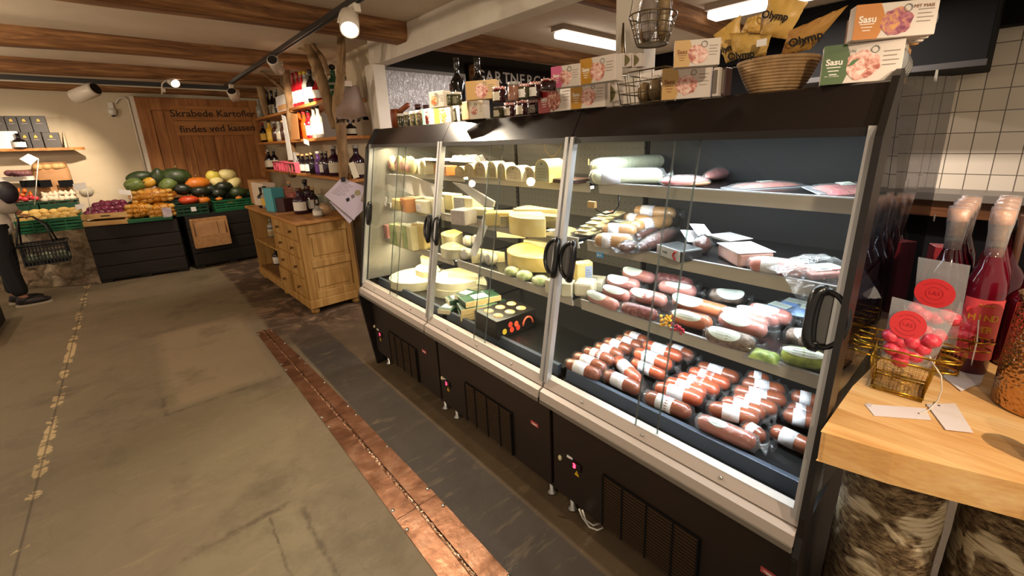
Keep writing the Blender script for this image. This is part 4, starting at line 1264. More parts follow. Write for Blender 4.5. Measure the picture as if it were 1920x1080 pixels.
def edge_box(name, label, cat, a, b, vtop, z, dep, body, group=None, lab=None, labm=None, wrap=None, bevel=0.005, top=None, mats2=None, lean=0.0):
 """block whose front lower edge runs between two pixels on height z, as tall as pixel row vtop"""
 pa_, pb_ = at(*a, 2, z), at(*b, 2, z)
 d = pb_ - pa_
 L = d.length
 h = max(0.012, zat(vtop, (pa_.x + pb_.x) / 2, (pa_.y + pb_.y) / 2) - z)
 t = thing(name, label, cat, pa_, math.atan2(d.y, d.x), group)
 M().box(0, L, 0, dep, 0, h).obj('paste' if 'cheese' in name else 'body', body, t, bevel=bevel)
 if lab:
  q = M().box(L * lab[0], L * lab[2], -0.0012, 0.0, h * lab[1], h * lab[3]).obj('label', labm or grey_tag, t)
  for j in range(3):
   zz = h * (lab[1] + (lab[3] - lab[1]) * (0.3 + 0.18 * j))
   M().box(L * (lab[0] + 0.12 * (lab[2] - lab[0])), L * (lab[0] + (0.85 - 0.1 * j) * (lab[2] - lab[0])), -0.0016, -0.0011, zz, zz + 0.0016).obj('print_line', ink, q)
 if top:
  M().box(-0.001, L + 0.001, -0.001, dep + 0.001, h, h + 0.002).obj('top_paper', top, t)
 if wrap:
  M().box(-0.003, L + 0.003, -0.003, dep + 0.003, 0.0005, h + 0.003).obj('clear_wrapping', wrap, t, bevel=0.006)
 return t, L, h
def dome_cheese(label, u0, u1, vtop, vbot, z, dep, body, labm, group, name='tagged_cheese', printed=True):
 pa_, pb_ = at(u0, vbot, 2, z), at(u1, vbot + (u1 - u0) * 0.10, 2, z)
 d = pb_ - pa_
 L = d.length
 h = zat(vtop, pa_.x, pa_.y) - z
 t = thing(name, label, 'cheese', pa_, math.atan2(d.y, d.x), group)
 n = 12
 def outline(q, hh):
  o = [(L * 0.5 - q, 0), (L * 0.5 + q, 0)]
  rs = hh * 0.45
  for i in range(n + 1):
   a = PI * i / n
   o.append((L * 0.5 + q * math.cos(a), hh - rs + rs * math.sin(a)))
  return o
 T = Matrix(((1, 0, 0, 0), (0, 0, 1, 0), (0, 1, 0, 0), (0, 0, 0, 1)))
 M().prism(outline(L * 0.49, h), dep, 0, T).obj('paste', body, t, bevel=0.003)
 if printed:
  T2 = Matrix(((1, 0, 0, 0), (0, 0, 1, -0.0015), (0, 1, 0, 0.004), (0, 0, 0, 1)))
  q = M().prism(outline(L * 0.43, h * 0.90), 0.0012, 0, T2).obj('tag', labm, t)
  M().box(L * 0.46, L * 0.54, -0.0024, -0.0014, h * 0.76, h * 0.82).obj('emblem', ink, q)
  for j in range(4):
   M().box(L * 0.2, L * (0.8 - 0.05 * (j % 2)), -0.0021, -0.0014, h * (0.22 + 0.12 * j), h * (0.22 + 0.12 * j) + 0.0014).obj('print_line', mat('print_brown', '#6a5a44', 0.8), q)
 return t
def sector(name, label, cat, c, r, a0, a1, h, rz, top, rind, group=None, n=36, wrap=None, lab=False):
 t = thing(name, label, cat, c, rz, group)
 poly = [] if abs(a1 - a0) >= 359 else [(0, 0)]
 k = n if abs(a1 - a0) < 359 else n - 1
 for i in range(k + 1):
  a = deg(a0 + (a1 - a0) * i / n)
  poly.append((r * math.cos(a), r * math.sin(a)))
 m = M().prism(poly, h, 0, None, len(poly) > 37 or abs(a1 - a0) >= 359, 1)
 m.obj('paste', [top, rind], t, bevel=0.004)
 if lab:
  M().box(r * 0.25, r * 0.6, -0.03, 0.03, h + 0.0003, h + 0.0015).obj('label', grey_tag, t)
 if wrap:
  M().prism([(x * 1.03, y * 1.03) for x, y in poly], h + 0.004, 0, None).obj('clear_wrapping', wrap, t, bevel=0.006)
 return t
# ---- top shelf, middle cabinet: standing cheeses with printed tags
G_T = 'cheeses with arched printed tags on the top shelf'
for u0, u1, vt, vb, lab, m_, pr in (
  (853, 871, 311, 330, 'small boxed cheese by the far post, front of the top shelf', tan_tag, 0),
  (871, 889, 306, 331, 'second small cheese from the far post, with a slanted top', tan_tag, 0),
  (890, 911, 303, 332, 'arched-tag cheese third from the far post', white_ch, 1),
  (913, 931, 302, 333, 'narrow arched-tag cheese left of the glass edge', white_ch, 1),
  (933, 948, 305, 335, 'plain wrapped cheese just behind the glass edge', tan_tag, 0),
  (949, 978, 310, 338, 'broad arched-tag cheese right of the glass edge', white_ch, 1),
  (980, 1002, 312, 339, 'arched-tag cheese leaning against the big half wheel', white_ch, 1)):
 dome_cheese(lab, u0, u1, vt, vb, S1, 0.07, m_ if not pr else cream_ch, tan_tag, G_T, printed=bool(pr))
dome_cheese('big half wheel standing on edge with a grey-green face and yellow rind', 1003, 1030, 298, 341, S1, 0.10, yel1, mat('grey_green_face', '#a9a888', 0.6), None, name='half_wheel_cheese')
for u0, u1, vt, vb, lab, m_, pr in ((924, 937, 268, 300, 'tall pale cheese slab standing at the back, first of the upper row', cream_ch, 0),
         (940, 953, 268, 300, 'tall pale cheese slab standing behind the glass edge, second of the upper row', cream_ch, 0),
         (955, 976, 270, 300, 'cheese with arched tag high at the back, beside the tall slabs', cream_ch, 1),
         (975, 996, 270, 300, 'cheese with arched tag high at the back, beside the bright yellow block', cream_ch, 1)):
 pz = S1 + 0.004
 d_ = dome_cheese(lab, u0, u1, vt, vb, S1 + 0.06, 0.06, m_, tan_tag, 'upper row of cheeses on the top shelf', printed=bool(pr), name='upper_cheese')
edge_box('upper_cheese', 'bright yellow cheese block at the end of the upper row', 'cheese', (996, 300), (1019, 301), 265, S1 + 0.06, 0.08, mat('cheese_bright', '#e2b544', 0.45, c2='#ead077', scale=10, bump=0.3, bscale=20), 'upper row of cheeses on the top shelf', bevel=0.008)
p = at(940, 303, 2, S1 + 0.055)
sector('flat_wheel_cheese', 'flat pale wheel lying behind the arched-tag cheeses and carrying the upper row', 'cheese', (p.x + 0.12, p.y, S1), 0.15, 0, 360, 0.058, 0, cream_ch, white_ch)
p = at(1000, 303, 2, S1 + 0.055)
sector('flat_wheel_cheese', 'flat wheel under the yellow block, next to the standing half wheel', 'cheese', (p.x + 0.12, p.y, S1), 0.13, 0, 360, 0.058, 0, cream_ch, white_ch)
def crumple(name, label, cat, c, a, b, h, m_, seed, rz=0):
 rnd = random.Random(seed)
 n = 12
 hs = [[rnd.uniform(0.15, 1) * h * (1 if 0 < i < n and 0 < j < 8 else 0.05) for j in range(9)] for i in range(n + 1)]
 o = M().grid(lambda u, v: ((u - .5) * a, (v - .5) * b, hs[round(u * n)][round(v * 8)]), n, 8, 0, False).obj(name, m_, None, solid=0.0015)
 o.location = c
 o.rotation_euler = (0, 0, rz)
 return tag(o, label, cat)
p = at(872, 306, 2, S1 + 0.055)
crumple('crumpled_paper', 'crumpled white cheese paper on the small cheeses by the far post', 'paper', (p.x + 0.03, p.y, S1 + 0.062), 0.10, 0.34, 0.05, white_paper, 4)
p = at(1047, 327, 2, S1 + 0.02)
crumple('yellow_foil', 'crumpled yellow and white foil strip next to the half wheel', 'foil', (p.x, p.y, S1 + 0.014), 0.05, 0.14, 0.02, mat('yellow_foil', '#d3c23f', 0.35, c2='#ece6cf', scale=60), 6)
edge_box('dark_tray', 'flat dark brown tray at the post, top shelf of the middle cabinet', 'tray', (1036, 343), (1078, 346), 336, S1, 0.12, mat('tray_brown', '#3a221b', 0.5))
edge_box('cream_cheese_block', 'tapered cream cheese block behind the post, top shelf', 'cheese', (1054, 318), (1084, 318), 292, S1 + 0.02, 0.06, cream_ch, bevel=0.012)
# ---- top shelf, far cabinet
G_B = 'bagged cheeses on the top shelf of the far cabinet'
redlab = mat('reddish_label', '#a5675a', 0.6, c2='#c9a08c', scale=40)
for i, (u0, u1, vt, vb) in enumerate(((726, 737, 292, 321), (738, 750, 292, 324), (751, 760, 292, 326), (761, 769, 293, 328))):
 p0_ = at(u0, vb, 2, S1)
 t = thing('bagged_cheese', '%s bagged pale cheese with a reddish label counted from the side wall' % ORD[i], 'cheese', at((u0 + u1) / 2, vb, 2, S1), -PI / 2, G_B)
 h = zat(vt, p0_.x, p0_.y) - S1
 M().ball((0, 0.03, h * 0.5), 0.045, 0.03, h * 0.5, 16, 10, 0, None, 0.03).obj('bag', yel2, t)
 M().ball((0, 0.0005, h * 0.42), 0.028, 0.006, h * 0.30, 14, 8).obj('label', redlab, t)
for i, (u0, u1) in enumerate(((773, 785), (787, 798))):
 t = dome_cheese(('arched' if i else 'rounded') + ' cheese pack with an oval window, beside the glass edge of the far cabinet', u0, u1, 301, 326, S1, 0.06, cream_ch, yel2, 'oval-window cheese packs', printed=False, name='window_cheese')
 T = frame((0.02 + 0.008 * i, -0.0006, 0.045), (1, 0, 0), (0, -1, 0))
 M().disc(0.013, 0.026, 18, 0, T, 0.001).obj('window', mat('window_dark', '#6b5f57', 0.4), t)
edge_box('cheese_carton', 'pale cheese carton with printed front between the oval packs and the orange block', 'carton', (798, 324), (812, 326), 303, S1, 0.08, tan_tag, None, (0.1, 0.1, 0.9, 0.9), cream_card)
edge_box('orange_cheese_block', 'orange cheese block by the post, top shelf of the far cabinet', 'cheese', (815, 328), (837, 330), 311, S1, 0.08, orange_ch)
p = at(810, 308, 2, S1 + 0.06)
crumple('white_sheet', 'white paper sheet lying on the cartons by the post of the far cabinet', 'paper', (p.x + 0.02, p.y, S1 + 0.085), 0.14, 0.42, 0.012, white_paper, 9)
# ---- second shelf, far and middle cabinets
for u, v, w_, h_, lab in ((722, 379, 0.05, 0.06, 'white price card standing at the front of the second shelf by the side wall'), (732, 383, 0.03, 0.03, 'small white price card beside the larger one')):
 p = at(u, v + 6, 2, S2)
 q = M().box(-w_ / 2, w_ / 2, 0, 0.002, 0, h_).obj('price_card', white_paper)
 q.location = p
 q.rotation_euler = (-0.2, 0.25, -PI / 2 - 0.2)
 tag(q, lab, 'price card', 'price cards on the second shelf')
G_W = 'wrapped cheese pieces on the second shelf of the far cabinet'
for i, (a, b, vt, m_, lab) in enumerate((((736, 392), (750, 397), 374, yel1, 'tan cheese wedge behind the small price card'), ((752, 396), (762, 400), 372, orange_ch, 'orange cheese slice at the glass edge'), ((764, 392), (778, 396), 370, yel2, 'pale yellow piece behind the orange slice'), ((780, 398), (800, 402), 376, cream_ch, 'pale wrapped cheese with a greyish sticker'), ((778, 386), (796, 388), 368, white_ch, 'pale wrapped cheese behind the stickered one'), ((800, 398), (816, 402), 371, cream_ch, 'pale wrapped cheese next to the tall yellow block'))):
 edge_box('wrapped_cheese', lab, 'cheese', a, b, vt, S2, 0.07, m_, G_W, (0.1, 0.15, 0.5, 0.7) if i == 3 else None, white_paper, film)
edge_box('yellow_cheese_block', 'yellow cheese block with a grey face label, standing right at the far post', 'cheese', (815, 391), (849, 396), 364, S2, 0.09, yel2, 'yellow blocks with grey labels', (0.0, 0.0, 0.62, 0.98), grey_tag)
edge_box('yellow_cheese_block', 'yellow cheese block with a grey face label, standing on the grey-labelled boxes', 'cheese', (852, 394), (887, 398), 371, S2 + 0.03, 0.09, yel2, 'yellow blocks with grey labels', (0.0, 0.0, 0.58, 0.98), grey_tag)
edge_box('cheese_carton', 'greyish carton under the second yellow block at the far post', 'carton', (846, 421), (872, 424), 394, S2 - 0.0, 0.10, grey_tag)
edge_box('cheese_slab', 'thin pale slab of cheese on the far side of the sloping white strip', 'cheese', (874, 404), (914, 406), 392, S2 + 0.02, 0.08, yel2)
edge_box('yellow_cheese_piece', 'yellow cheese block with a lifted foil top left of the cut wheel', 'cheese', (909, 424), (962, 424), 399, S2, 0.10, yel1, bevel=0.01)
p = at(1000, 422, 2, S2 + 0.03)
sector('cut_wheel_cheese', 'cut half wheel with tan rind at the front of the second shelf, middle cabinet', 'cheese', (p.x + 0.05, p.y - 0.02, S2), 0.17, 60, 230, 0.085, 0, yel2, yel1)
for i, (u, v, rz, lab) in enumerate(((1035, 408, 0.3, 'long yellow cheese wedge lying flat behind the cut half wheel'), (1050, 416, 0.0, 'yellow cheese wedge in front of the long one, near the cabinet post'), (1010, 404, 0.5, 'rear yellow cheese wedge below the back panel'))):
 p = at(u, v, 2, S2 + 0.05)
 sector('cheese_wedge', lab, 'cheese', (p.x, p.y - 0.05, S2 + 0.02 * (2 - i)), 0.24, 70, 105, 0.055, rz, yel1, yel2, 'yellow wedges on the second shelf', wrap=film)
for i, (u, v, lab) in enumerate(((1052, 432, 'flat cheese pack with black arrow mark just left of the cabinet post'), (1040, 440, 'flat cheese pack lying at the shelf edge under the cut half wheel'))):
 p = at(u, v, 2, S2 + 0.01)
 t = flat_pack('sliced_cheese_pack', lab, 'cheese pack', (p.x + 0.02, p.y, S2 + 0.003), (0.10, 0.14), 0.1, slice_m, (0.0, 0.03, 0.05, 0.05), 'flat cheese packs by the cabinet post', h=0.018)
 M().box(-0.03, 0.0, 0.005, 0.010, 0.023, 0.024).obj('arrow_mark', ink, t)
st = M().tube([at(886, 477, 0, 0.23), at(914, 400, 0, 0.23)], 0.001, 4)
pA, pB = at(880, 478, 0, 0.235), at(909, 398, 0, 0.235)
o = M().add([pA, pA + Vector((0, -0.07, 0)), pB + Vector((0, -0.07, 0)), pB], [(0, 1, 2, 3)]).obj('white_strip', white_paper, None, solid=0.0015)  # white sheet modelled in place of a price rail reflection
tag(o, 'long slanted white strip standing for a price rail reflection before the cheese packs', 'paper strip')
# ---- third shelf
p, q = at(733, 402, 2, S3 + 0.09), at(748, 418, 2, S3 + 0.09)
roll('pink_sausage', 'short pinkish sausage standing out above the herb wedges, far cabinet', 'sausage', p, q, 0.024, pink_m, (0.3, 0.6), None, True)
edge_box('cured_meat_pack', 'pack of pink cured meat by the side wall on the third shelf', 'meat pack', (711, 441), (727, 448), 420, S3, 0.06, pink_m, None, None, None, film)
for i, (u0, u1) in enumerate(((733, 744), (744, 755), (755, 765), (764, 773))):
 edge_box('herb_cheese_wedge', '%s green-rinded cheese wedge from the side wall in the leaning row' % ORD[i], 'cheese', (u0, 458 + 3 * i), (u1, 462 + 3 * i), 421 + i, S3, 0.07, yel2 if i % 2 else mat('herb_rind', '#8fa05a', 0.6, c2='#b4be7e', scale=20), 'leaning green-rinded wedges on the third shelf', None, None, film)
edge_box('large_yellow_wedge', 'large yellow cheese wedge ending the row of green-rinded wedges', 'cheese', (774, 467), (797, 470), 420, S3, 0.07, yel1, None, None, None, film, bevel=0.012)
p = at(852, 448, 2, S3 + 0.05)
sector('cut_wheel_cheese', 'yellow cut wheel piece behind the slanted white strip', 'cheese', (p.x + 0.06, p.y - 0.02, S3), 0.15, 80, 215, 0.09, 0, yel1, yel2)
p = at(850, 470, 2, S3 + 0.03)
sector('cut_wheel_cheese', 'yellow-topped wheel piece with pale rind at the front by the far post, third shelf', 'cheese', (p.x + 0.05, p.y - 0.02, S3), 0.13, 80, 260, 0.06, 0, yel1, white_ch, wrap=film)
G_R = 'small round goat cheeses with round labels'
for i, (u, v, dz, lab) in enumerate(((850, 482, 0, 'small wrapped round cheese at the front by the far post'), (869, 488, 0, 'small wrapped round cheese next to the one by the far post'), (873, 474, .04, 'small wrapped round cheese on top of the two front ones'), (890, 476, .05, 'small round cheese lying tilted at the top of the pile'), (888, 492, 0, 'greenish small round cheese in the middle of the pile'), (904, 494, 0, 'small round cheese with a clear round label at the glass edge'), (915, 498, 0, 'small cheese half behind the glass edge'))):
 p = at(u, v, 2, S3)
 t = thing('round_goat_cheese', lab, 'cheese', (p.x + 0.02, p.y, S3 + dz), -PI / 2 + 0.3 * math.sin(i * 2), G_R)
 T = frame((0, 0, 0.036), (1, 0, 0), (0, -1, 0.25))
 M().lathe([(0, -0.03), (0.032, -0.03), (0.036, -0.024), (0.036, 0.012), (0.032, 0.018), (0, 0.018)], 18, 0, T).obj('paste', white_ch if i != 4 else mat('herb_rind', '#8fa05a', 0.6), t)
 M().disc(0.026, 0.026, 18, 0, T @ Matrix.Translation((0, 0, 0.0185)), 0.001).obj('round_label', grey_tag, t)
 M().lathe([(0.01, -0.034), (0.040, -0.03), (0.041, 0.015), (0.02, 0.024), (0.02, 0.034)], 14, 0, T).obj('clear_wrapping', film, t)
p = at(985, 478, 2, S3 + 0.08)
sector('big_cut_wheel', 'big bright yellow half wheel on the third shelf left of the cabinet handles', 'cheese', (p.x + 0.10, p.y - 0.05, S3 + 0.03), 0.21, 75, 250, 0.075, 0, mat('cheese_bright', '#e2b544', 0.45, c2='#ead077', scale=10, bump=0.3, bscale=20), yel1)
for i, (u, v, rz, lab) in enumerate(((935, 470, 0.55, 'long yellow wedge running back from the small round cheeses'), (975, 456, 0.2, 'yellow wedge laid on top behind the big half wheel'), (1018, 462, -0.1, 'yellow wedge half hidden by the black handles'))):
 p = at(u, v, 2, S3 + 0.06)
 sector('cheese_wedge', lab, 'cheese', (p.x, p.y - 0.06, S3 + (0.0, 0.1, 0.03)[i]), 0.20, 70, 108, 0.06, rz, yel1, yel2, 'yellow wedges on the third shelf')
for i, (u, v, lab) in enumerate(((955, 520, 'bag of green and white salad cubes below the big yellow half wheel'), (978, 528, 'second bag of herb cheese cubes, in front of the big yellow half wheel'), (1008, 538, 'bag of pale cheese cubes with green below the black handles'))):
 p = at(u, v, 2, S3)
 lump_bag('herb_cheese_bag', lab, 'cheese bag', (p.x + 0.02, p.y, S3), (0.09, 0.10, 0.055), 0.3 * i, mat('herb_cubes', '#cfcf9c', 0.5, c2='#7f9a4a', scale=30), film, 'bags of herb cheese cubes', 0.008, 40 + i)
G_K = 'pale cheese blocks around the cabinet post'
edge_box('pale_cheese_block', 'pale tan cheese block left of the cabinet post on the third shelf', 'cheese', (1022, 549), (1048, 556), 527, S3, 0.07, cream_ch, G_K, None, None, film)
edge_box('pale_cheese_block', 'pale cheese block directly behind the cabinet post', 'cheese', (1052, 556), (1072, 558), 532, S3, 0.07, white_ch, G_K, None, None, film)
edge_box('pale_cheese_block', 'pale cheese block with an arched top right of the cabinet post', 'cheese', (1076, 556), (1112, 559), 532, S3, 0.10, cream_ch, G_K, None, None, film, bevel=0.012)
edge_box('pale_cheese_block', 'flat pale cheese lying behind the arched-top one', 'cheese', (1100, 545), (1128, 548), 528, S3, 0.10, white_ch, G_K, None, None, film)
edge_box('yellow_wedge_tagged', 'yellow wedge with a bluish label standing above the pale blocks', 'cheese', (1082, 528), (1112, 524), 493, S3 + 0.045, 0.05, yel1, None, (0.5, 0.1, 0.95, 0.8), mat('blue_grey_label', '#9aa3b5', 0.6))
# ---- cold-well floor: wheels, stacked packs, fruit box
p = at(765, 525, 2, DK + 0.05)
sector('brie_cheese', 'large white brie wheel at the side wall on the cabinet floor', 'cheese', (p.x + 0.10, p.y + 0.03, DK), 0.21, 0, 360, 0.06, 0, cream_ch, white_ch)
p = at(800, 510, 2, DK + 0.08)
sector('brie_wedge', 'thick brie segment on the side-wall brie wheel', 'cheese', (p.x + 0.10, p.y, DK + 0.06), 0.17, 60, 230, 0.045, 0.3, cream_ch, white_ch)
p = at(795, 496, 2, DK + 0.10)
sector('brie_wedge', 'small brie half lying highest on the side-wall brie wheel', 'cheese', (p.x + 0.10, p.y - 0.02, DK + 0.105), 0.12, 40, 220, 0.05, 0.0, yel2, white_ch)
p = at(835, 535, 2, DK + 0.05)
sector('brie_cheese', 'large white brie wheel beside the far post on the cabinet floor', 'cheese', (p.x + 0.10, p.y - 0.02, DK), 0.20, 0, 360, 0.055, 0, cream_ch, white_ch)
sector('brie_cheese', 'second brie wheel stacked on the one beside the far post', 'cheese', (p.x + 0.10, p.y - 0.02, DK + 0.055), 0.195, 20, 300, 0.05, 0.6, cream_ch, white_ch)
p = at(870, 512, 2, DK + 0.12)
sector('brie_wedge', 'flat brie segment on the stacked wheels, its point towards the cheese packs', 'cheese', (p.x + 0.04, p.y - 0.12, DK + 0.106), 0.22, 70, 120, 0.03, 0.2, yel2, white_ch)
p = at(880, 527, 2, DK + 0.10)
sector('brie_wedge', 'thin brie segment touching the green-wrapped packs', 'cheese', (p.x + 0.06, p.y - 0.12, DK + 0.08), 0.22, 70, 115, 0.025, -0.1, cream_ch, white_ch)
G_G = 'green-wrapped cheese packs in wooden strips'
z_ = DK
for i, (a, b, lab) in enumerate((((864, 603), (935, 592), 'lowest green and white cheese pack with a wooden front strip'), ((865, 592), (936, 580), 'second cheese pack of the stack with a wooden front strip'), ((874, 578), (940, 563), 'top cheese pack of the stack with a wooden front strip'))):
 zz = DK + 0.034 * i
 pa_, pb_ = at(*a, 2, zz), at(*b, 2, zz)
 d = pb_ - pa_
 L = min(d.length, 0.26)
 t = thing('wooden_strip_cheese', lab, 'cheese pack', pa_, math.atan2(d.y, d.x), G_G)
 M().box(0.0, L, 0.004, 0.14, 0, 0.032).obj('wrapping', green_w, t, bevel=0.004)
 M().box(0.0, L, 0.0, 0.004, 0, 0.033).obj('wood_strip', wood_sl, t)
 M().box(L * 0.3, L * 0.7, 0.03, 0.11, 0.032, 0.033).obj('label', white_paper, t)
for i, (u, v, dz, rz, lab) in enumerate(((835, 585, 0.0, 0.5, 'loose green-wrapped cheese pack at the far post, lying askew'), (850, 568, 0.035, -0.3, 'green-wrapped pack with silver foil on the loose one'), (868, 560, 0.07, 0.2, 'green-wrapped pack leaning at the top of the heap'), (905, 560, 0.05, 0.9, 'green-wrapped pack behind the top wooden strip'), (920, 575, 0.0, 0.1, 'green-wrapped pack at the back towards the fruit box'))):
 p = at(u, v, 2, DK + dz)
 t = thing('green_cheese_pack', lab, 'cheese pack', (p.x + 0.03, p.y, DK + dz), rz, 'loose green-wrapped cheese packs')
 M().box(-0.06, 0.06, -0.05, 0.05, 0, 0.034).obj('wrapping', green_w, t, bevel=0.006)
 M().box(-0.035, 0.03, -0.03, 0.035, 0.034, 0.0352).obj('label', white_paper, t)
 M().box(-0.064, -0.0605, -0.045, 0.045, 0.002, 0.03).obj('paste_side', cream_ch, t)
 crumple
pa_, pb_ = at(933, 639, 2, DK), at(1005, 612, 2, DK)
d = pb_ - pa_
pl = at(903, 611, 2, DK)
dep = min(0.22, (pl - pa_).length)
t = thing('pastry_box', 'black window box of pastries with berries printed on its front', 'box', pa_, math.atan2(d.y, d.x))
L = d.length
h = zat(604, pa_.x, pa_.y) - DK
M().box(0, L, 0, dep, 0, h).obj('carton', mat('black_carton', '#141210', 0.35), t, bevel=0.003)
pastry = mat('pastry', '#a9703c', 0.6, c2='#d9b481', scale=30)
for i in range(2):
 for j in range(3):
  x_a, x_b = L * (0.08 + 0.30 * j), L * (0.34 + 0.30 * j)
  y_a, y_b = dep * (0.12 + 0.42 * i), dep * (0.48 + 0.42 * i)
  M().ball(((x_a + x_b) / 2, (y_a + y_b) / 2, h - 0.001), (x_b - x_a) * 0.42, (y_b - y_a) * 0.42, 0.008, 10, 6).obj('pastry', pastry, t)
for j, (xx, zz, c_) in enumerate(((0.18, 0.35, '#d9b93a'), (0.33, 0.62, '#c8412f'), (0.36, 0.32, '#d9472f'), (0.48, 0.55, '#d9563a'), (0.52, 0.32, '#c63a2a'))):
 M().disc(0.014, 0.016, 16, 0, frame((L * xx, -0.0006, h * zz), (1, 0, 0), (0, -1, 0)), 0.001).obj('printed_fruit', mat('fruit_%s' % c_[1:], c_, 0.5), t)
M().tube([(L * (0.78 + 0.13 * math.cos(PI * i / 8)), -0.0015, h * (0.3 + 0.42 * math.sin(PI * i / 8))) for i in range(9)], 0.006, 6).obj('printed_arc', mat('fruit_c8593f', '#c8593f', 0.5), t)
# ================================================================ goods standing on top of the cabinets
ZT = 1.834
photo_pink = None
def food_print(name, c1, c2, c3, sc_=55):
 q = N(name)
 n = q.noise(q.coord(), sc_, 4, 0.6, 0.6)
 return q.bsdf(q.ramp(n, [(0.38, c1), (0.5, c2), (0.63, c3)]), 0.5, 0, 0.3)
fp_pink = food_print('print_tuna_pink', '#a5584a', '#dba090', '#efd3c6')
fp_red = food_print('print_tuna_red', '#7e2426', '#b96a55', '#e6c0a8')
fp_ham = food_print('print_tuna_purple', '#7d3650', '#b26a72', '#d79a56')
fp_cit = food_print('print_citrus', '#d2502f', '#e6a23c', '#f3dfb8')
fp_rad = food_print('print_radish', '#b9243a', '#e57a6a', '#f3d9d0')
sleeve_w = mat('sleeve_white', '#d6c9bd', 0.6)
sleeve_k = mat('sleeve_tan', '#c9a877', 0.65)
tin_m = mat('tin_lid', '#c6c3bd', 0.2, 0.9)
leafg = mat('leaf_green', '#3f6a34', 0.5)
def sasu(label, bl, br, top, strip, txt, photo, body=sleeve_w, dep=0.045, group='tuna salad packs on the cabinets', z=ZT, brand='Sasu', copies=0, tins=False, name='salad_pack', lead=0.27, lean=0.0):
 """sleeved pack with a coloured strip, brand lettering and a food picture; returns its root"""
 pa_, pb_ = at(*bl, 2, z), at(*br, 2, z)
 d = pb_ - pa_
 L = d.length
 h = zat(top, pa_.x, pa_.y) - z
 rz = math.atan2(d.y, d.x)
 t = thing(name, label, 'food pack', pa_, rz, group)
 M().box(0, L, 0, dep, 0, h).obj('sleeve', body, t, bevel=0.002)
 F = Matrix(((1, 0, 0, 0), (0, 0, -1, -0.0006), (0, 1, 0, 0), (0, 0, 0, 1)))
 if strip is not None:
  pts = [(0.0, 0.0)] + [(L * lead + 0.012 * math.sin(PI * i / 8) * (L / 0.17), h * i / 8) for i in range(9)] + [(0.0, h)]
  q = M().prism(pts, 0.0006, 0, F).obj('colour_strip', strip, t)
  if brand:
   text(brand, L * 0.125, txt, q, F @ Matrix.Translation((L * lead * 0.53, h * 0.56, 0.0011)), 'brand_lettering', bold=0.0006)
   for j, wl in enumerate((0.18, 0.14, 0.10)):
    zz = h * (0.42 - 0.09 * j)
    M().box(L * lead * 0.53 - L * wl * .5, L * lead * 0.53 + L * wl * .5, -0.0016, -0.0011, zz, zz + h * 0.025).obj('small_print', txt, q)
 cx_ = L * (0.52 if strip is not None else 0.35)
 rr = min(h * 0.42, L * 0.22)
 if photo:
  rnd = random.Random(int(L * 1e5))
  pts = [(rr * (1 + rnd.uniform(-0.10, 0.10)) * math.cos(2 * PI * i / 22), rr * 0.92 * (1 + rnd.uniform(-0.1, 0.1)) * math.sin(2 * PI * i / 22)) for i in range(22)]
  M().prism(pts, 0.0006, 0, F @ Matrix.Translation((cx_, h * 0.44, 0.0002))).obj('food_picture', photo, t)
  M().tube([F @ Vector((cx_ + rr * 0.6 + 0.008 * math.cos(a), h * 0.80 + 0.008 * math.sin(a), 0.001)) for a in [2 * PI * i / 12 for i in range(12)]], 0.0012, 5, 0, False, None, True).obj('seal', mat('seal_grey', '#8d8a84', 0.6), t)
 for j in range(4):
  zz = h * (0.72 - 0.11 * j)
  M().box(L * 0.76, L * (0.95 - 0.03 * (j % 2)), -0.0012, -0.0006, zz, zz + h * 0.022).obj('small_print', mat('print_tan', '#9a8a7c', 0.8), t)
 if tins:
  T = frame((L + 0.001, dep * 0.5, h * 0.5), (0, 1, 0), (1, 0, 0))
  M().disc(dep * 0.36, h * 0.40, 20, 0, T, 0.006).obj('tin', tin_m, t)
 return t, L, h, dep
amber = mat('strip_amber', '#b9831a', 0.5)
pink_s = mat('strip_pink', '#d0668c', 0.5)
red_s = mat('strip_red', '#9c2222', 0.5)
green_s = mat('strip_green', '#435c2a', 0.5)
orange_s = mat('strip_orange', '#c07518', 0.5)
tan_s = mat('strip_tan', '#c79f62', 0.55)
txt_w = mat('print_white', '#f0e8da', 0.6)
txt_b = mat('print_brown_dark', '#8a5524', 0.6)
sasu('red-striped tuna salad pack in the lower row beside the jam jars', (1010, 213), (1070, 206), 167, red_s, txt_w, fp_red, lead=0.38)
sasu('amber-striped tuna salad pack in the lower row next to the wire basket', (1071, 205), (1134, 200), 158, amber, txt_w, fp_pink, lead=0.30)
zu = ZT + 0.062
sasu('pink-striped tuna salad pack in the upper row', (1034, 166), (1087, 160), 126, pink_s, txt_w, fp_pink, z=ZT + 0.063, lead=0.36)
sasu('amber-striped tuna salad pack in the upper row against the white post', (1088, 159), (1153, 150), 112, amber, txt_w, fp_pink, z=ZT + 0.066, lead=0.33)
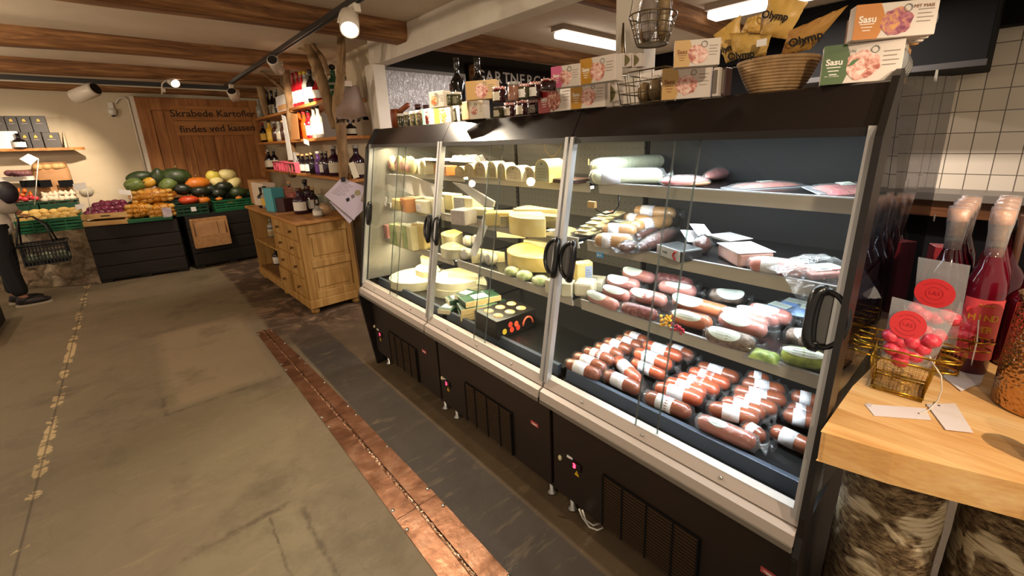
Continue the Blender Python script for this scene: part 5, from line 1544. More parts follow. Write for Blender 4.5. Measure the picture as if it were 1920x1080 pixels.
# round tin standing in a tray beside the lower packs, and three trays behind
for i, (u0, u1, vt, vb, z, lab) in enumerate(((1134, 1155, 152, 199, ZT, 'open-sided white tin tray at the end of the lower pack row'), (1153, 1166, 101, 126, ZT + 0.115, 'first of three tin trays in front of the white post'), (1168, 1181, 101, 126, ZT + 0.115, 'second of three tin trays in front of the white post'), (1185, 1198, 101, 126, ZT + 0.115, 'third of three tin trays in front of the white post'))):
 pa_, pb_ = at(u0, vb, 0, 0.30 if i == 0 else 0.42), at(u1, vb, 0, 0.30 if i == 0 else 0.42)
 zb = ZT if i == 0 else pa_.z
 h = zat(vt, pa_.x, pa_.y) - zb
 t = thing('tin_tray', lab, 'food pack', (pa_.x, pa_.y, zb), -PI / 2, 'tin trays beside the packs')
 L = pa_.y - pb_.y
 M().box(0, L, 0.008, 0.05, 0, h).obj('sleeve', sleeve_w, t, bevel=0.002)
 F = Matrix(((1, 0, 0, 0), (0, 0, -1, 0.007), (0, 1, 0, 0), (0, 0, 0, 1)))
 M().prism([(L * 0.12 + L * 0.7 * math.sin(PI * j / 10), h * (0.06 + 0.88 * j / 10)) for j in range(11)], 0.001, 0, F).obj('window', mat('olive_window', '#6b6234', 0.35), t)
 M().box(0.0, L * 0.12, 0.0, 0.05, 0, h).obj('tray_rim', sleeve_w, t)
pile = edge_box('spare_pack_block', 'stack of spare white packs under the three tin trays by the white post', 'food pack', (1153, 198), (1200, 192), 128, ZT, 0.05, sleeve_w)
pile[0].location.x += 0.14
# tan packs right of the wire basket
sasu('tan tuna salad pack in the lower row right of the wire basket', (1240, 188), (1331, 182), 129, tan_s, txt_b, fp_pink, lead=0.30)
sasu('tan tuna salad pack in the upper row left of the paper bags', (1263, 127), (1349, 121), 77, tan_s, txt_b, fp_pink, z=ZT + 0.076, lead=0.33)
for i, (u0, u1) in enumerate(((1330, 1342), (1343, 1356))):
 pa_, pb_ = at(u0, 181, 2, ZT), at(u1, 180, 2, ZT)
 h = zat(126, pa_.x, pa_.y) - ZT
 t = thing('tin_tray', ('grey' if i == 0 else 'dark') + ' tin tray between the tan pack and the bread basket', 'food pack', (pa_.x + 0.01, pa_.y, ZT), -PI / 2, 'tin trays beside the packs')
 L = pa_.y - pb_.y
 M().box(0, L, 0.004, 0.05, 0, h).obj('sleeve', sleeve_w if i == 0 else mat('dark_tin', '#4a3230', 0.4), t, bevel=0.003)
 M().box(L * 0.2, L * 0.8, 0.001, 0.004, h * 0.1, h * 0.9).obj('window', mat('tin_side', '#7d7468', 0.3, 0.4), t)
# green and orange packs with four more of each standing behind
t, L, h, dep = sasu('front green-striped tuna salad pack with a leaf printed beside the food picture', (1537, 160), (1687, 149), 87, green_s, txt_w, fp_pink, lead=0.29, dep=0.036)
F = Matrix(((1, 0, 0, 0), (0, 0, -1, -0.0006), (0, 1, 0, 0), (0, 0, 0, 1)))
M().prism([(0, 0), (0.012, 0.004), (0.024, 0.018), (0.008, 0.014)], 0.0006, 0, F @ Matrix.Translation((L * 0.33, h * 0.42, 0.0006))).obj('printed_leaf', leafg, t)
sub = mat('print_green', '#6d8a4c', 0.6)
text('TUN', L * 0.055, mat('seal_grey', '#8d8a84', 0.6), t, F @ Matrix.Translation((L * 0.36, h * 0.80, 0.0008)), 'stamp_lettering')
text('MIT GETREIDE', L * 0.03, txt_w, t, F @ Matrix.Translation((L * 0.14, h * 0.20, 0.0016)), 'small_lettering')
zo = ZT + h + 0.001
t2, L2, h2, dep2 = sasu('front orange-striped tuna salad pack on top of the green one', (1597, 76), (1752, 64), 10, orange_s, txt_w, fp_ham, lead=0.30, dep=0.036, z=zo)
text('MIT MAIS', L2 * 0.06, txt_b, t2, F @ Matrix.Translation((L2 * 0.82, h2 * 0.82, 0.0012)), 'small_lettering')
for j in range(1, 5):
 for (tt, LL, hh, col, zz) in ((t, L, h, 'green', ZT), (t2, L2, h2, 'orange', zo)):
  if col == 'orange' and j > 3:
   continue
  o = thing('salad_pack', '%s %s-striped tuna salad pack counted from the front of its file' % (ORD[j], col), 'food pack', (0, 0, 0), tt.rotation_euler.z, 'tuna salad packs on the cabinets')
  v = Matrix.Rotation(tt.rotation_euler.z, 3, 'Z') @ Vector((0.012 * j, 0.046 * j, 0))
  o.location = Vector(tt.location) + v
  M().box(0, LL, 0, 0.018, 0, hh * 0.985).obj('sleeve', sleeve_w if j < 3 else kraft, o, bevel=0.003)
  T = frame((LL * 0.62, 0.018, hh * 0.5), (1, 0, 0), (0, -1, 0))
  M().lathe([(0, 0), (hh * 0.46, 0), (hh * 0.48, 0.004), (hh * 0.42, 0.018), (0, 0.020)], 22, 0, frame((LL - hh * 0.40, -0.004, hh * 0.5), (1, 0, 0), (0, -1, 0))).obj('tin', tin_m, o)
# ---- jam jars with checkered lids
jam = mat('jam_dark', '#2b0d10', 0.12)
olive = mat('pickle_green', '#3c3a20', 0.15)
label_c = mat('jar_label', '#c6bba6', 0.65, c2='#bdb19b', scale=60, detail=5)
label_w = mat('jar_label_white', '#d8d2c8', 0.65)
def checker_lid():
 q = N('checkered_lid')
 c = q.n('ShaderNodeTexChecker')
 c.inputs['Scale'].default_value = 110
 c.inputs['Color1'].default_value = lin('#a32a2c')
 c.inputs['Color2'].default_value = lin('#d9cdc0')
 q.l(q.coord(), c.inputs['Vector'])
 return q.bsdf(c.outputs['Color'], 0.4)
lid_ch = checker_lid()
lid_w = mat('lid_white', '#d6cfc0', 0.4)
def jar(label, u, vb, vt, z, r, content, lid, lab, group='preserve jars on the cabinets', name='preserve_jar', x=None):
 p = at(u, vb, 2, z) if x is None else at(u, vb, 0, x)
 zz = z if x is None else p.z
 c = Vector((p.x + r, p.y, zz))
 h = max(0.04, zat(vt, c.x, c.y) - zz)
 t = thing(name, label, 'jar', c, -PI / 2 - 0.35, group)
 M().lathe([(0, 0), (r * 0.93, 0), (r, 0.004), (r, h * 0.74), (r * 0.86, h * 0.80), (r * 0.86, h * 0.82)], 18).obj('glass', content, t)
 M().lathe([(r * 0.90, h * 0.81), (r * 0.94, h * 0.82), (r * 0.94, h), (0, h)], 18).obj('lid', lid, t)
 if lab:
  q = M().lathe([(r + 0.0006, h * 0.12), (r + 0.0006, h * 0.66)], 12, 0, None, deg(-150), deg(-20)).obj('label', lab, t)
  pts = []
  for j in range(3):
   zz = h * (0.26 + 0.11 * j)
   M().tube([((r + 0.0012) * math.cos(deg(a)), (r + 0.0012) * math.sin(deg(a)), zz) for a in range(-120, -55, 12)], 0.0005, 4).obj('print_line', mat('print_brown', '#6a5a44', 0.8), q)
 return t
for u, vb, vt, z, r, c_, ld, lb_, lab in (
  (928, 221, 200, ZT, .028, olive, mat('lid_grey', '#8a8680', 0.35), label_c, 'preserve jar with a grey lid at the left of the lower jar row'),
  (948, 220, 193, ZT, .030, jam, lid_ch, label_c, 'dark jam jar with a checkered lid in the lower row, second from the left'),
  (971, 218, 188, ZT, .032, jam, lid_ch, label_c, 'dark jam jar with a checkered lid in the lower row, large pale label'),
  (994, 215, 188, ZT, .030, jam, lid_ch, mat('jar_label_check', '#8c8072', 0.65, c2='#4a4238', scale=90), 'dark jam jar with a patterned label next to the red-striped pack'),
  (927, 192, 163, ZT + .062, .034, jam, lid_ch, label_c, 'jam jar with a checkered lid leaning out over the lower row, upper left'),
  (975, 186, 158, ZT + .064, .030, olive, lid_ch, label_w, 'jam jar with a greenish label in the upper row'),
  (996, 184, 154, ZT + .064, .030, jam, lid_ch, label_w, 'jam jar with a white label in the upper row beside the pink-striped pack'),
  (1018, 170, 151, ZT + .05, .028, jam, lid_ch, None, 'purple-dark jar partly hidden behind the red-striped pack')):
 jar(lab, u, vb, vt, z, r, c_, ld, lb_)
jar('slim brown sausage jar standing between the upper jam jars', 955, 189, 154, ZT + 0.06, .030, mat('jar_sausage', '#6d4334', 0.2, c2='#8a6450', scale=18), mat('lid_grey', '#8a8680', 0.35), None)
jar('dark glass preserve jar with pale bands beside the white paper figure', 871, 227, 195, ZT, .030, mat('jar_layers', '#59452f', 0.2, c2='#8d7a5c', scale=40, stretch=(0.2, 0.2, 2)), lid_w, None)
for i, u in enumerate((747, 759, 770, 781)):
 jar('%s small spice jar with a white lid, counted from the wooden mortar' % ORD[i], u, 239 - 1.4 * i, 213 - 2 * i, ZT, .022, mat('spice_dark', '#2a2418', 0.15, c2='#5b5238', scale=60), lid_w, None, 'small spice jars with white lids', 'spice_jar')
for i, (u, v, vt) in enumerate(((781, 212, 196), (796, 209, 197))):
 jar(('first' if i == 0 else 'second') + ' dark-lidded jar showing behind the spice jars', u, v + 20, vt, ZT, .026, jam, mat('lid_maroon', '#4a2224', 0.4), None, 'dark-lidded jars behind the spice jars', x=0.5)
jar('jar with a dark maroon lid standing highest behind the small cartons', 846, 200, 158, ZT, .030, jam, mat('lid_maroon', '#4a2224', 0.4), None, None, x=0.46)
for i, (u, vb, vt, z) in enumerate(((835, 198, 173, ZT + .075), (850, 197, 173, ZT + .075), (852, 229, 199, ZT))):
 jar(('dark green preserve jar stacked beside the upper citrus carton', 'dark preserve jar next to the white paper figure', 'dark preserve jar at the end of the small cartons, lower row')[i], u, vb, vt, z, .026, olive, lid_w, mat('label_olive', '#77745a', 0.6), 'dark green preserve jars')
small_w = mat('carton_white', '#e2d8c6', 0.6)
for bl, br, vt, z, st, ph, lab in (((789, 236), (815, 233), 206, ZT, mat('strip_teal', '#6fa58c', 0.5), fp_rad, 'small carton with a teal strip and red fruit picture, lower row'),
         ((816, 233), (846, 230), 201, ZT, mat('strip_lime', '#8aa53a', 0.5), fp_cit, 'small carton with a lime strip and citrus picture, lower row'),
         ((806, 203), (833, 200), 173, ZT + .068, None, fp_cit, 'upper small carton with a large citrus picture'),
         ((881, 224), (907, 222), 190, ZT, None, fp_pink, 'pale carton with a pink food picture between two jars')):
 sasu(lab, bl, br, vt, st, txt_w, ph, small_w, 0.05, 'small cartons on the far cabinet', z, None, name='small_carton', lead=0.3)
sasu('tan tuna salad pack on the jars and carton of the far cabinet', (875, 188), (930, 184), 153, tan_s, txt_b, fp_pink, sleeve_k, 0.045, z=ZT + .085, brand=None, lead=0.34)
# spare cartons below the raised ones
edge_box('spare_pack_block', 'pale spare carton under the tan pack of the far cabinet', 'food pack', (866, 226), (881, 224), 190, ZT, 0.05, sleeve_k)
# white paper figure with a blue band on a stick
p = at(861, 228, 2, ZT)
t = thing('paper_figure', 'white folded paper figure with a blue band among the small cartons', 'ornament', p)
h = zat(168, p.x, p.y) - ZT
M().add([(0, 0.012, 0), (0, -0.012, 0), (-0.004, -0.02, h * .4), (0, 0.028, h * .55), (-0.002, 0.008, h), (0.0, 0.02, h * .9)], [(0, 1, 2, 3), (3, 2, 4, 5)]).obj('paper', white_paper, t, solid=0.002)
M().box(-0.006, 0.004, -0.004, 0.026, h * .60, h * .74).obj('band', mat('band_blue', '#3a4f9c', 0.5), t, bevel=0.002)
# wooden mortar with leaning pestle
p = at(737, 240, 2, ZT)
t = thing('wooden_mortar', 'reddish wooden block with a leaning round rod at the far end of the cabinets', 'mortar', (p.x + 0.04, p.y, ZT))
red_wood = wood('red_wood', '#6b3318', '#8d4a22', '#a25c2e', 2, 2, 0.5)
M().lathe([(0, 0), (0.042, 0), (0.045, 0.09), (0.040, 0.13), (0.030, 0.13), (0.026, 0.08), (0, 0.08)], 20).obj('bowl', red_wood, t)
pe = at(765, 197, 0, p.x + 0.04) - Vector((p.x + 0.04, p.y, ZT))
M().tube([(0, 0, 0.09), (0, pe.y * 0.5, 0.09 + (pe.z - 0.09) * 0.6), (0, pe.y, pe.z)], 0.018, 12).obj('pestle', red_wood, t)
# ---- two tall dark wine bottles
def bottle_prof(r, h, neck_r, sh=0.62, nk=0.74):
 return [(0, 0), (r * 0.9, 0), (r, h * 0.02), (r, h * sh), (r * 0.93, h * (sh + 0.035)), (r * 0.72, h * (sh + 0.08)), (neck_r * 1.15, h * nk), (neck_r, h * (nk + 0.04)), (neck_r, h * 0.97), (neck_r * 1.12, h * 0.975), (neck_r * 1.12, h), (0, h)]
for u, vt, lab in ((861, 108, 'tall dark wine bottle left of the tan pack'), (899, 108, 'tall dark wine bottle behind the tan pack, near the chalk letters')):
 p = at(u, 200, 0, 0.50)
 z0 = ZT
 h = zat(vt, p.x, p.y) - z0
 t = thing('wine_bottle', lab, 'bottle', (p.x, p.y, z0), 0, 'tall dark wine bottles')
 M().lathe(bottle_prof(0.045, h, 0.016), 22).obj('glass', dark_glass_m, t)
 M().lathe([(0.0165, h * 0.86), (0.018, h * 0.865), (0.018, h * 1.002), (0, h * 1.004)], 16).obj('capsule', mat('capsule_black', '#17120f', 0.3), t)
# ---- open wire basket standing on the cabinets and the hanging one above
wire = mat('antique_wire', '#6f5f45', 0.4, 0.8)
pa_, pb_ = at(1164, 197, 2, ZT), at(1243, 189, 2, ZT)
d = pb_ - pa_
t = thing('wire_basket', 'square wire basket of brown snack bags standing on the cabinet beside the tan pack', 'wire basket', pa_, math.atan2(d.y, d.x), 'wire baskets by the white post')
L = d.length
h = zat(126, pb_.x, pb_.y) - ZT
for zf, gr_ in ((0.02, 0.0), (0.35, 0.006), (0.68, 0.010), (1.0, 0.014)):
 M().tube([(-gr_, -gr_, h * zf), (L + gr_, -gr_, h * zf), (L + gr_, L + gr_, h * zf), (-gr_, L + gr_, h * zf)], 0.0022 if zf < 1 else 0.003, 6, 0, False, None, True).obj('hoop', wire, t)
for i in range(5):
 f_ = i / 4
 for (xa, ya, xb, yb) in ((L * f_, 0, (L + .028) * f_ - .014, -0.014), (L * f_, L, (L + .028) * f_ - .014, L + .014), (0, L * f_, -.014, (L + .028) * f_ - .014), (L, L * f_, L + .014, (L + .028) * f_ - .014)):
  M().tube([(xa, ya, 0), (xb, yb, h)], 0.0018, 5).obj('upright_wire', wire, t)
snack = mat('snack_bag', '#7a5d3a', 0.35, c2='#a58b5c', scale=22)
for i in range(3):
 lo_ = Vector(pa_) + Matrix.Rotation(t.rotation_euler.z, 3, 'Z') @ Vector((L * (0.25 + 0.25 * i), L * 0.5, 0.003))
 lump_bag('snack_bag', ('first', 'second', 'third')[i] + ' brown snack bag from the far side inside the standing wire basket', 'snack bag', (lo_.x, lo_.y, ZT + 0.003), (L * 0.5, L * 0.34, h * (0.75 + 0.1 * i)), 0.5 * i, snack, film, 'snack bags in the wire baskets', 0.006, 60 + i)
c = at(1222, 84, 0, 0.52)
top_c = at(1214, 32, 0, 0.52)
t = thing('wire_basket', 'round wire basket of clear bags hanging from the ceiling in front of the white post', 'wire basket', (c.x, c.y, c.z), 0, 'wire baskets by the white post')
hh = top_c.z - c.z
r1, r2 = 0.062, 0.095
for f_ in (0, 0.33, 0.66, 1.0):
 r_ = r1 + (r2 - r1) * f_
 M().tube([(r_ * math.cos(2 * PI * i / 20), r_ * math.sin(2 * PI * i / 20), hh * f_) for i in range(20)], 0.0022 if 0 < f_ < 1 else 0.0032, 6, 0, False, None, True).obj('hoop', wire, t)
for i in range(14):
 a = 2 * PI * i / 14
 M().tube([(r1 * math.cos(a), r1 * math.sin(a), 0), (r2 * math.cos(a), r2 * math.sin(a), hh)], 0.0018, 5).obj('upright_wire', wire, t)
M().disc(r1, r1, 18, 0, None, 0.002).obj('base_mesh', wire, t)
for i in range(3):
 a = 2 * PI * i / 3 + 0.4
 M().tube([(r2 * math.cos(a), r2 * math.sin(a), hh), (0, 0, 2.735 - c.z)], 0.0016, 5).obj('hanger', wire, t)
o = M().tube([(c.x - 0.06, c.y + 0.10, c.z + hh * 0.85), (c.x - 0.075, c.y + 0.09, c.z + 0.0), (c.x - 0.07, c.y + 0.088, c.z - 0.07)], [0.004, 0.010, 0.013], 8).obj('metal_scoop', wire)
tag(o, 'small metal scoop hanging from the rim of the round wire basket', 'scoop')
for i in range(3):
 lump_bag('candy_bag', ('tall clear bag of amber sweets standing in the round hanging basket', 'clear bag of brown sweets leaning towards the paper bags in the hanging basket', 'clear greyish bag at the back of the round hanging basket')[i], 'snack bag', (c.x + (0.0, 0.03, -0.03)[i], c.y + (0.03, -0.03, 0.0)[i], c.z + 0.004), (0.085, 0.07, (0.15, 0.22, 0.19)[i]), 0.7 * i, (mat('amber_sweets', '#8a5a20', 0.3, c2='#b5832f', scale=30), snack, mat('grey_sweets', '#8c7d72', 0.4))[i], film, 'snack bags in the wire baskets', 0.01, 70 + i)
# ---- coiled bread basket with folded paper bags
pL, pR = at(1377, 178, 2, ZT), at(1500, 168, 2, ZT)
cx_, cy_ = (pL.x + pR.x) / 2 + 0.07, (pL.y + pR.y) / 2
coil = mat('cane_coil', '#8d6c46', 0.6, c2='#b08d60', scale=30, stretch=(1, 1, 0.2))
t = thing('bread_basket', 'round coiled cane bread-proving basket filled with folded paper bags', 'basket', (cx_, cy_, ZT))
rb = (Vector(pL) - Vector(pR)).length / 2 * 0.86
hb = zat(110, cx_ - 0.05, cy_) - ZT
rt = rb * 1.42
for i in range(11):
 f_ = i / 10
 r_ = rb * 0.86 + (rt - rb * 0.86) * f_ ** 0.8
 M().tube([(r_ * math.cos(2 * PI * j / 36), r_ * math.sin(2 * PI * j / 36), 0.007 + (hb - 0.012) * f_) for j in range(36)], 0.0066, 8, 0, False, None, True).obj('coil', coil, t)
M().disc(rb * 0.86, rb * 0.86, 28, 0, None, 0.008).obj('base', coil, t)
paperbag = mat('paper_bag_gold', '#c39a48', 0.42, c2='#d6b064', scale=4, bump=0.5, bscale=10, bdist=0.012)
paperbag2 = mat('paper_bag_brown', '#a9773a', 0.42, c2='#bd8f4a', scale=4, bump=0.5, bscale=10, bdist=0.012)
def paper_bag(label, pts, x0, x1, m_, tx, seed, ts=0.028, brand='Olymp'):
 """folded bag: four pixel corners (bl, br, tr, tl) at depths x0 (bottom) and x1 (top)"""
 b0, b1, t1, t0 = at(*pts[0], 0, x0), at(*pts[1], 0, x0), at(*pts[2], 0, x1), at(*pts[3], 0, x1)
 c_ = (b0 + b1 + t1 + t0) / 4
 o = thing('paper_bag', label, 'paper bag', c_, 0, 'gold paper bags in the bread basket')
 rnd = random.Random(seed)
 n = 12
 dz = [[rnd.uniform(-0.0035, 0.0035) for _ in range(n + 1)] for _ in range(n + 1)]
 nrm = (b1 - b0).cross(t0 - b0).normalized()
 if nrm.x > 0:
  nrm = -nrm
 def fn(s):
  def g(u, v):
   p_ = (b0 * (1 - u) + b1 * u) * (1 - v) + (t0 * (1 - u) + t1 * u) * v
   puff = 0.020 * math.sin(PI * u) ** 0.7 * math.sin(PI * min(1, v * 1.15)) ** 0.5 if v < 0.87 else 0.002
   return p_ - c_ + nrm * (s * puff + dz[round(u * n)][round(v * n)] + (0.004 * math.sin(u * 24) if v > 0.85 else 0))
  return g
 m = M().grid(fn(1), n, n, 0, True)
 m.grid(fn(-1), n, n, 0, True)
 m.obj('bag', m_, o)
 if brand:
  u, v = tx
  p_ = (b0 * (1 - u) + b1 * u) * (1 - v) + (t0 * (1 - u) + t1 * u) * v - c_ + nrm * 0.026
  T = frame(p_, (b1 - b0), nrm)
  text(brand, ts, ink, o, T, 'brand_lettering', bold=0.0008)
 return o
xb = cx_ - 0.05
paper_bag('front gold paper bag in the bread basket, its dark lettering upright', ((1376, 112), (1436, 104), (1446, 66), (1368, 62)), xb - 0.05, xb - 0.09, paperbag, (0.35, 0.28), 1)
paper_bag('gold paper bag at the left of the basket with slanting lettering', ((1362, 118), (1388, 108), (1388, 28), (1338, 66)), xb - 0.02, xb - 0.05, paperbag, (0.45, 0.4), 2, 0.024)
paper_bag('tall upright gold paper bag rising in the middle of the basket', ((1424, 66), (1476, 74), (1514, 4), (1444, -12)), xb + 0.02, xb + 0.0, paperbag, (0.42, 0.55), 3)
paper_bag('brown paper bag slanting out to the right over the basket rim', ((1462, 108), (1520, 92), (1590, 10), (1480, 58)), xb - 0.02, xb - 0.05, paperbag2, (0.55, 0.5), 4, 0.03)
paper_bag('small gold paper bag peeping out behind the front ones', ((1388, 64), (1426, 62), (1428, 26), (1402, 34)), xb + 0.03, xb + 0.02, paperbag, (0.5, 0.5), 5, 0.02, None)
p = at(1428, 80, 0, xb - 0.115)
o = M().box(-0.001, 0.001, -0.013, 0.013, -0.009, 0.009).obj('price_sticker', white_paper, None, loc=p)
tag(o, 'small white price sticker on the front gold paper bag', 'sticker')
# ================================================================ wooden counter on birch logs
ZC = 1.0
def counter_wood():
 q = N('counter_wood')
 n1 = q.noise(q.coord((9, 1.2, 9), (0, 0, 0.12)), 1.6, 6, 0.6, 0.8)
 n2 = q.noise(q.coord((60, 4, 60), (0, 0, 0.12)), 2.0, 3, 0.5)
 col = q.ramp(n1, [(0.3, '#c4965c'), (0.5, '#d6ad76'), (0.72, '#e4c393')])
 col = q.mix(0.25, col, q.ramp(n2, [(0.35, '#b98a50'), (0.65, '#ecd0a0')]), 'OVERLAY')
 return q.bsdf(col, 0.42, 0, 0.4, n2, 0.08, 0.003)
def birch():
 q = N('birch_bark')
 vec = q.coord()
 patch = q.noise(q.coord((5.5, 5.5, 4.5)), 1.0, 3, 0.55, 0.9)
 fine = q.noise(q.coord((22, 22, 60)), 1.6, 6, 0.7, 0.5)
 dark = q.ramp(fine, [(0.34, '#33231a'), (0.46, '#755d42'), (0.58, '#a78d68'), (0.72, '#cbb48c')])
 white = q.ramp(q.noise(q.coord((10, 10, 130)), 1.0, 3, 0.6), [(0.36, '#7d6a4f'), (0.45, '#c2ae8c'), (0.7, '#d3c3a4')])
 col = q.mix(q.ramp(patch, [(0.49, 0.0), (0.53, 1.0)]), dark, white)
 h = q.mix(q.ramp(patch, [(0.48, 0.0), (0.54, 1.0)]), fine, (0.62, 0.62, 0.62))
 return q.bsdf(col, 0.85, 0, 0.2, h, 1.0, 0.02)
slab = [(-0.035, -0.014), (-0.005, -0.15), (0.068, -0.36), (0.10, -0.62), (0.12, -1.0), (1.05, -1.0), (1.05, -0.085), (0.55, -0.052), (0.25, -0.022)]
o = M().prism(slab, 0.084, 0, None).obj('wooden_counter', counter_wood(), None, bevel=0.012, bseg=3, loc=(0, 0, ZC - 0.084))
tag(o, 'thick light wooden counter top resting on birch logs at the end of the cabinets', 'counter')
bk = birch()
for i, (x, y, r, lab) in enumerate(((0.200, -0.150, 0.107, 'birch log with a pale peeled patch carrying the corner of the wooden counter'), (0.27, -0.405, 0.125, 'second birch log, its bark running in slanting bands, at the frame edge'))):
 rnd = random.Random(30 + i)
 ph = [rnd.uniform(0, 6) for _ in range(4)]
 def wob(a, b, ph=ph):
  t = 2 * PI * b / 40
  return 1 + 0.035 * math.sin(2 * t + ph[0] + a * 0.15) + 0.02 * math.sin(5 * t + ph[1] + a * 0.4) + 0.012 * math.sin(11 * t + ph[2] + a)
 o = M().lathe([(r * (1.06 - 0.06 * k / 24), (ZC - 0.085) * k / 24) for k in range(25)], 40, 0, None, wob=wob).obj('birch_log', bk, None, loc=(x, y, 0))
 tag(o, lab, 'log', 'birch logs under the counter')
# ---- gold wire baskets with bags of red sweets
gold = mat('gold_wire', '#b98d2c', 0.22, 1.0)
sweet = mat('red_sweet', '#c92436', 0.32, c2='#dc4a5c', scale=60, coat=0.2, bump=0.6, bscale=120)
sticker_red = mat('sticker_red', '#cf2f33', 0.45)
sticker_dark = mat('sticker_print', '#a0161f', 0.5)
def gold_basket(label, c, w_, h, rz):
 t = thing('gold_basket', label, 'wire basket', c, rz, 'gold wire baskets on the wooden counter')
 b, tp = w_ * 0.42, w_ * 0.52
 for z, q in ((0.004, b), (0.012, b + 0.002), (h * 0.78, tp), (h, tp + 0.004)):
  M().tube([(-q, -q, z), (q, -q, z), (q, q, z), (-q, q, z)], 0.0028, 8, 0, False, None, True).obj('rod', gold, t)
 for z in (h * 0.78, h):
  for sx in (-1, 1):
   for sy in (-1, 1):
    q = tp + (0.004 if z == h else 0)
    M().tube([(sx * (q - 0.03 + 0.0) + 0 * k, sy * q + sy * 0.030 * math.sin(PI * k / 10), z) if False else (sx * q - sx * 0.026 + sx * 0.026 * math.cos(PI * k / 10), sy * (q + 0.042 * math.sin(PI * k / 10)), z) for k in range(11)], 0.0026, 6).obj('ear_loop', gold, t)
 m = M()
 n = 14
 for i in range(n + 1):
  f_ = -1 + 2 * i / n
  for sx, sy in ((1, 0), (-1, 0), (0, 1), (0, -1)):
   if sx:
    m.tube([(sx * b, f_ * b, 0.004), (sx * tp, f_ * tp, h * 0.72)], 0.0005, 4)
   else:
    m.tube([(f_ * b, sy * b, 0.004), (f_ * tp, sy * tp, h * 0.72)], 0.0005, 4)
  m.tube([(f_ * b, -b, 0.003), (f_ * b, b, 0.003)], 0.0005, 4)
  m.tube([(-b, f_ * b, 0.003), (b, f_ * b, 0.003)], 0.0005, 4)
 for k in range(8):
  z = 0.01 + h * 0.7 * k / 8
  q = b + (tp - b) * (z / h)
  m.tube([(-q, -q, z), (q, -q, z), (q, q, z), (-q, q, z)], 0.0005, 4, 0, False, None, True)
 m.obj('wire_mesh', gold, t)
 return t
c1 = Vector((0.332, -0.112, ZC))
gold_basket('front gold wire basket holding bags of red sweets near the counter corner', c1, 0.128, 0.135, 0.05)
c2 = Vector((0.56, -0.165, ZC))
gold_basket('rear gold wire basket of red sweets in front of the pink-labelled bottles', c2, 0.128, 0.125, 0.1)
def sweet_bag(label, corners, x0, x1, st, sr, ring, name='sweet_bag'):
 tl, tr, br_, bl = corners
 P_ = [at(*tl, 0, x1), at(*tr, 0, x1), at(*br_, 0, x0), at(*bl, 0, x0)]
 c = sum(P_, Vector()) / 4
 t = thing(name, label, 'bag of sweets', c, 0, 'clear bags of red sweets')
 nrm = (P_[1] - P_[0]).cross(P_[3] - P_[0]).normalized()
 if nrm.x > 0:
  nrm = -nrm
 def g(s):
  def fn(u, v):
   p_ = (P_[0] * (1 - u) + P_[1] * u) * (1 - v) + (P_[3] * (1 - u) + P_[2] * u) * v
   e = math.sin(PI * u) ** 0.6 * max(0, min(1, (v - 0.12) * 3)) ** 0.7
   return p_ - c + nrm * s * (0.0015 + 0.016 * e + 0.002 * math.sin(17 * u + 5 * v) * e)
  return fn
 M().grid(g(1), 14, 14).grid(g(-1), 14, 14).obj('pouch', bag_film, t)
 s_ = st[0]
 u, v = st
 pc2 = (P_[0] * (1 - u) + P_[1] * u) * (1 - v) + (P_[3] * (1 - u) + P_[2] * u) * v - c + nrm * 0.021
 T = frame(pc2, P_[1] - P_[0], nrm)
 q = M().disc(sr, sr, 28, 0, T, 0.001).obj('round_sticker', sticker_red, t)
 T2 = T @ Matrix.Translation((0, 0, 0.0013))
 M().tube([T2 @ Vector((sr * 0.42 * math.cos(2 * PI * i / 24), sr * 0.42 * math.sin(2 * PI * i / 24), 0)) for i in range(24)], 0.0007, 5, 0, False, None, True).obj('printed_ring', sticker_dark, q)
 text('L&S', sr * 0.36, sticker_dark, q, T2, 'printed_letters', ext=0.0002)
 for a0, a1 in ((35, 145), (215, 325)):
  M().tube([T2 @ Vector((sr * 0.72 * math.cos(deg(a0 + (a1 - a0) * i / 8)), sr * 0.72 * math.sin(deg(a0 + (a1 - a0) * i / 8)), 0)) for i in range(9)], 0.0006, 4).obj('printed_arc', sticker_dark, q)
 rnd = random.Random(int(sr * 1e6) + int(c.x * 1000))
 for (u, v) in ring:
  p_ = (P_[0] * (1 - u) + P_[1] * u) * (1 - v) + (P_[3] * (1 - u) + P_[2] * u) * v - c
  p_ += nrm * rnd.uniform(-0.003, 0.010)
  M().ball(p_, 0.022, 0.022, 0.020, 12, 8, 0, None, 0.05, rnd).obj('sweet', sweet, t)
 return t
sweet_bag('front clear bag of red wrapped sweets with a round red sticker, in the near basket', ((1673, 556), (1795, 588), (1745, 694), (1652, 668)), 0.315, 0.345, (0.36, 0.36), 0.039,
   [(0.12, 0.62), (0.32, 0.68), (0.52, 0.62), (0.70, 0.68), (0.20, 0.82), (0.42, 0.86), (0.62, 0.84), (0.80, 0.52), (0.4, 0.97)])
sweet_bag('upright clear bag with a large round red sticker standing behind the front bag', ((1722, 482), (1820, 498), (1792, 652), (1706, 634)), 0.49, 0.47, (0.42, 0.36), 0.044,
   [(0.08, 0.60), (0.25, 0.66), (0.5, 0.68), (0.70, 0.64), (0.85, 0.66), (0.3, 0.85), (0.6, 0.88)])
sweet_bag('low clear bag of pink-red sweets inside the rear gold basket', ((1800, 566), (1850, 578), (1838, 640), (1776, 630)), 0.57, 0.58, (0.5, 0.1), 0.012,
   [(0.2, 0.6), (0.45, 0.55), (0.7, 0.6), (0.3, 0.85), (0.6, 0.85)])
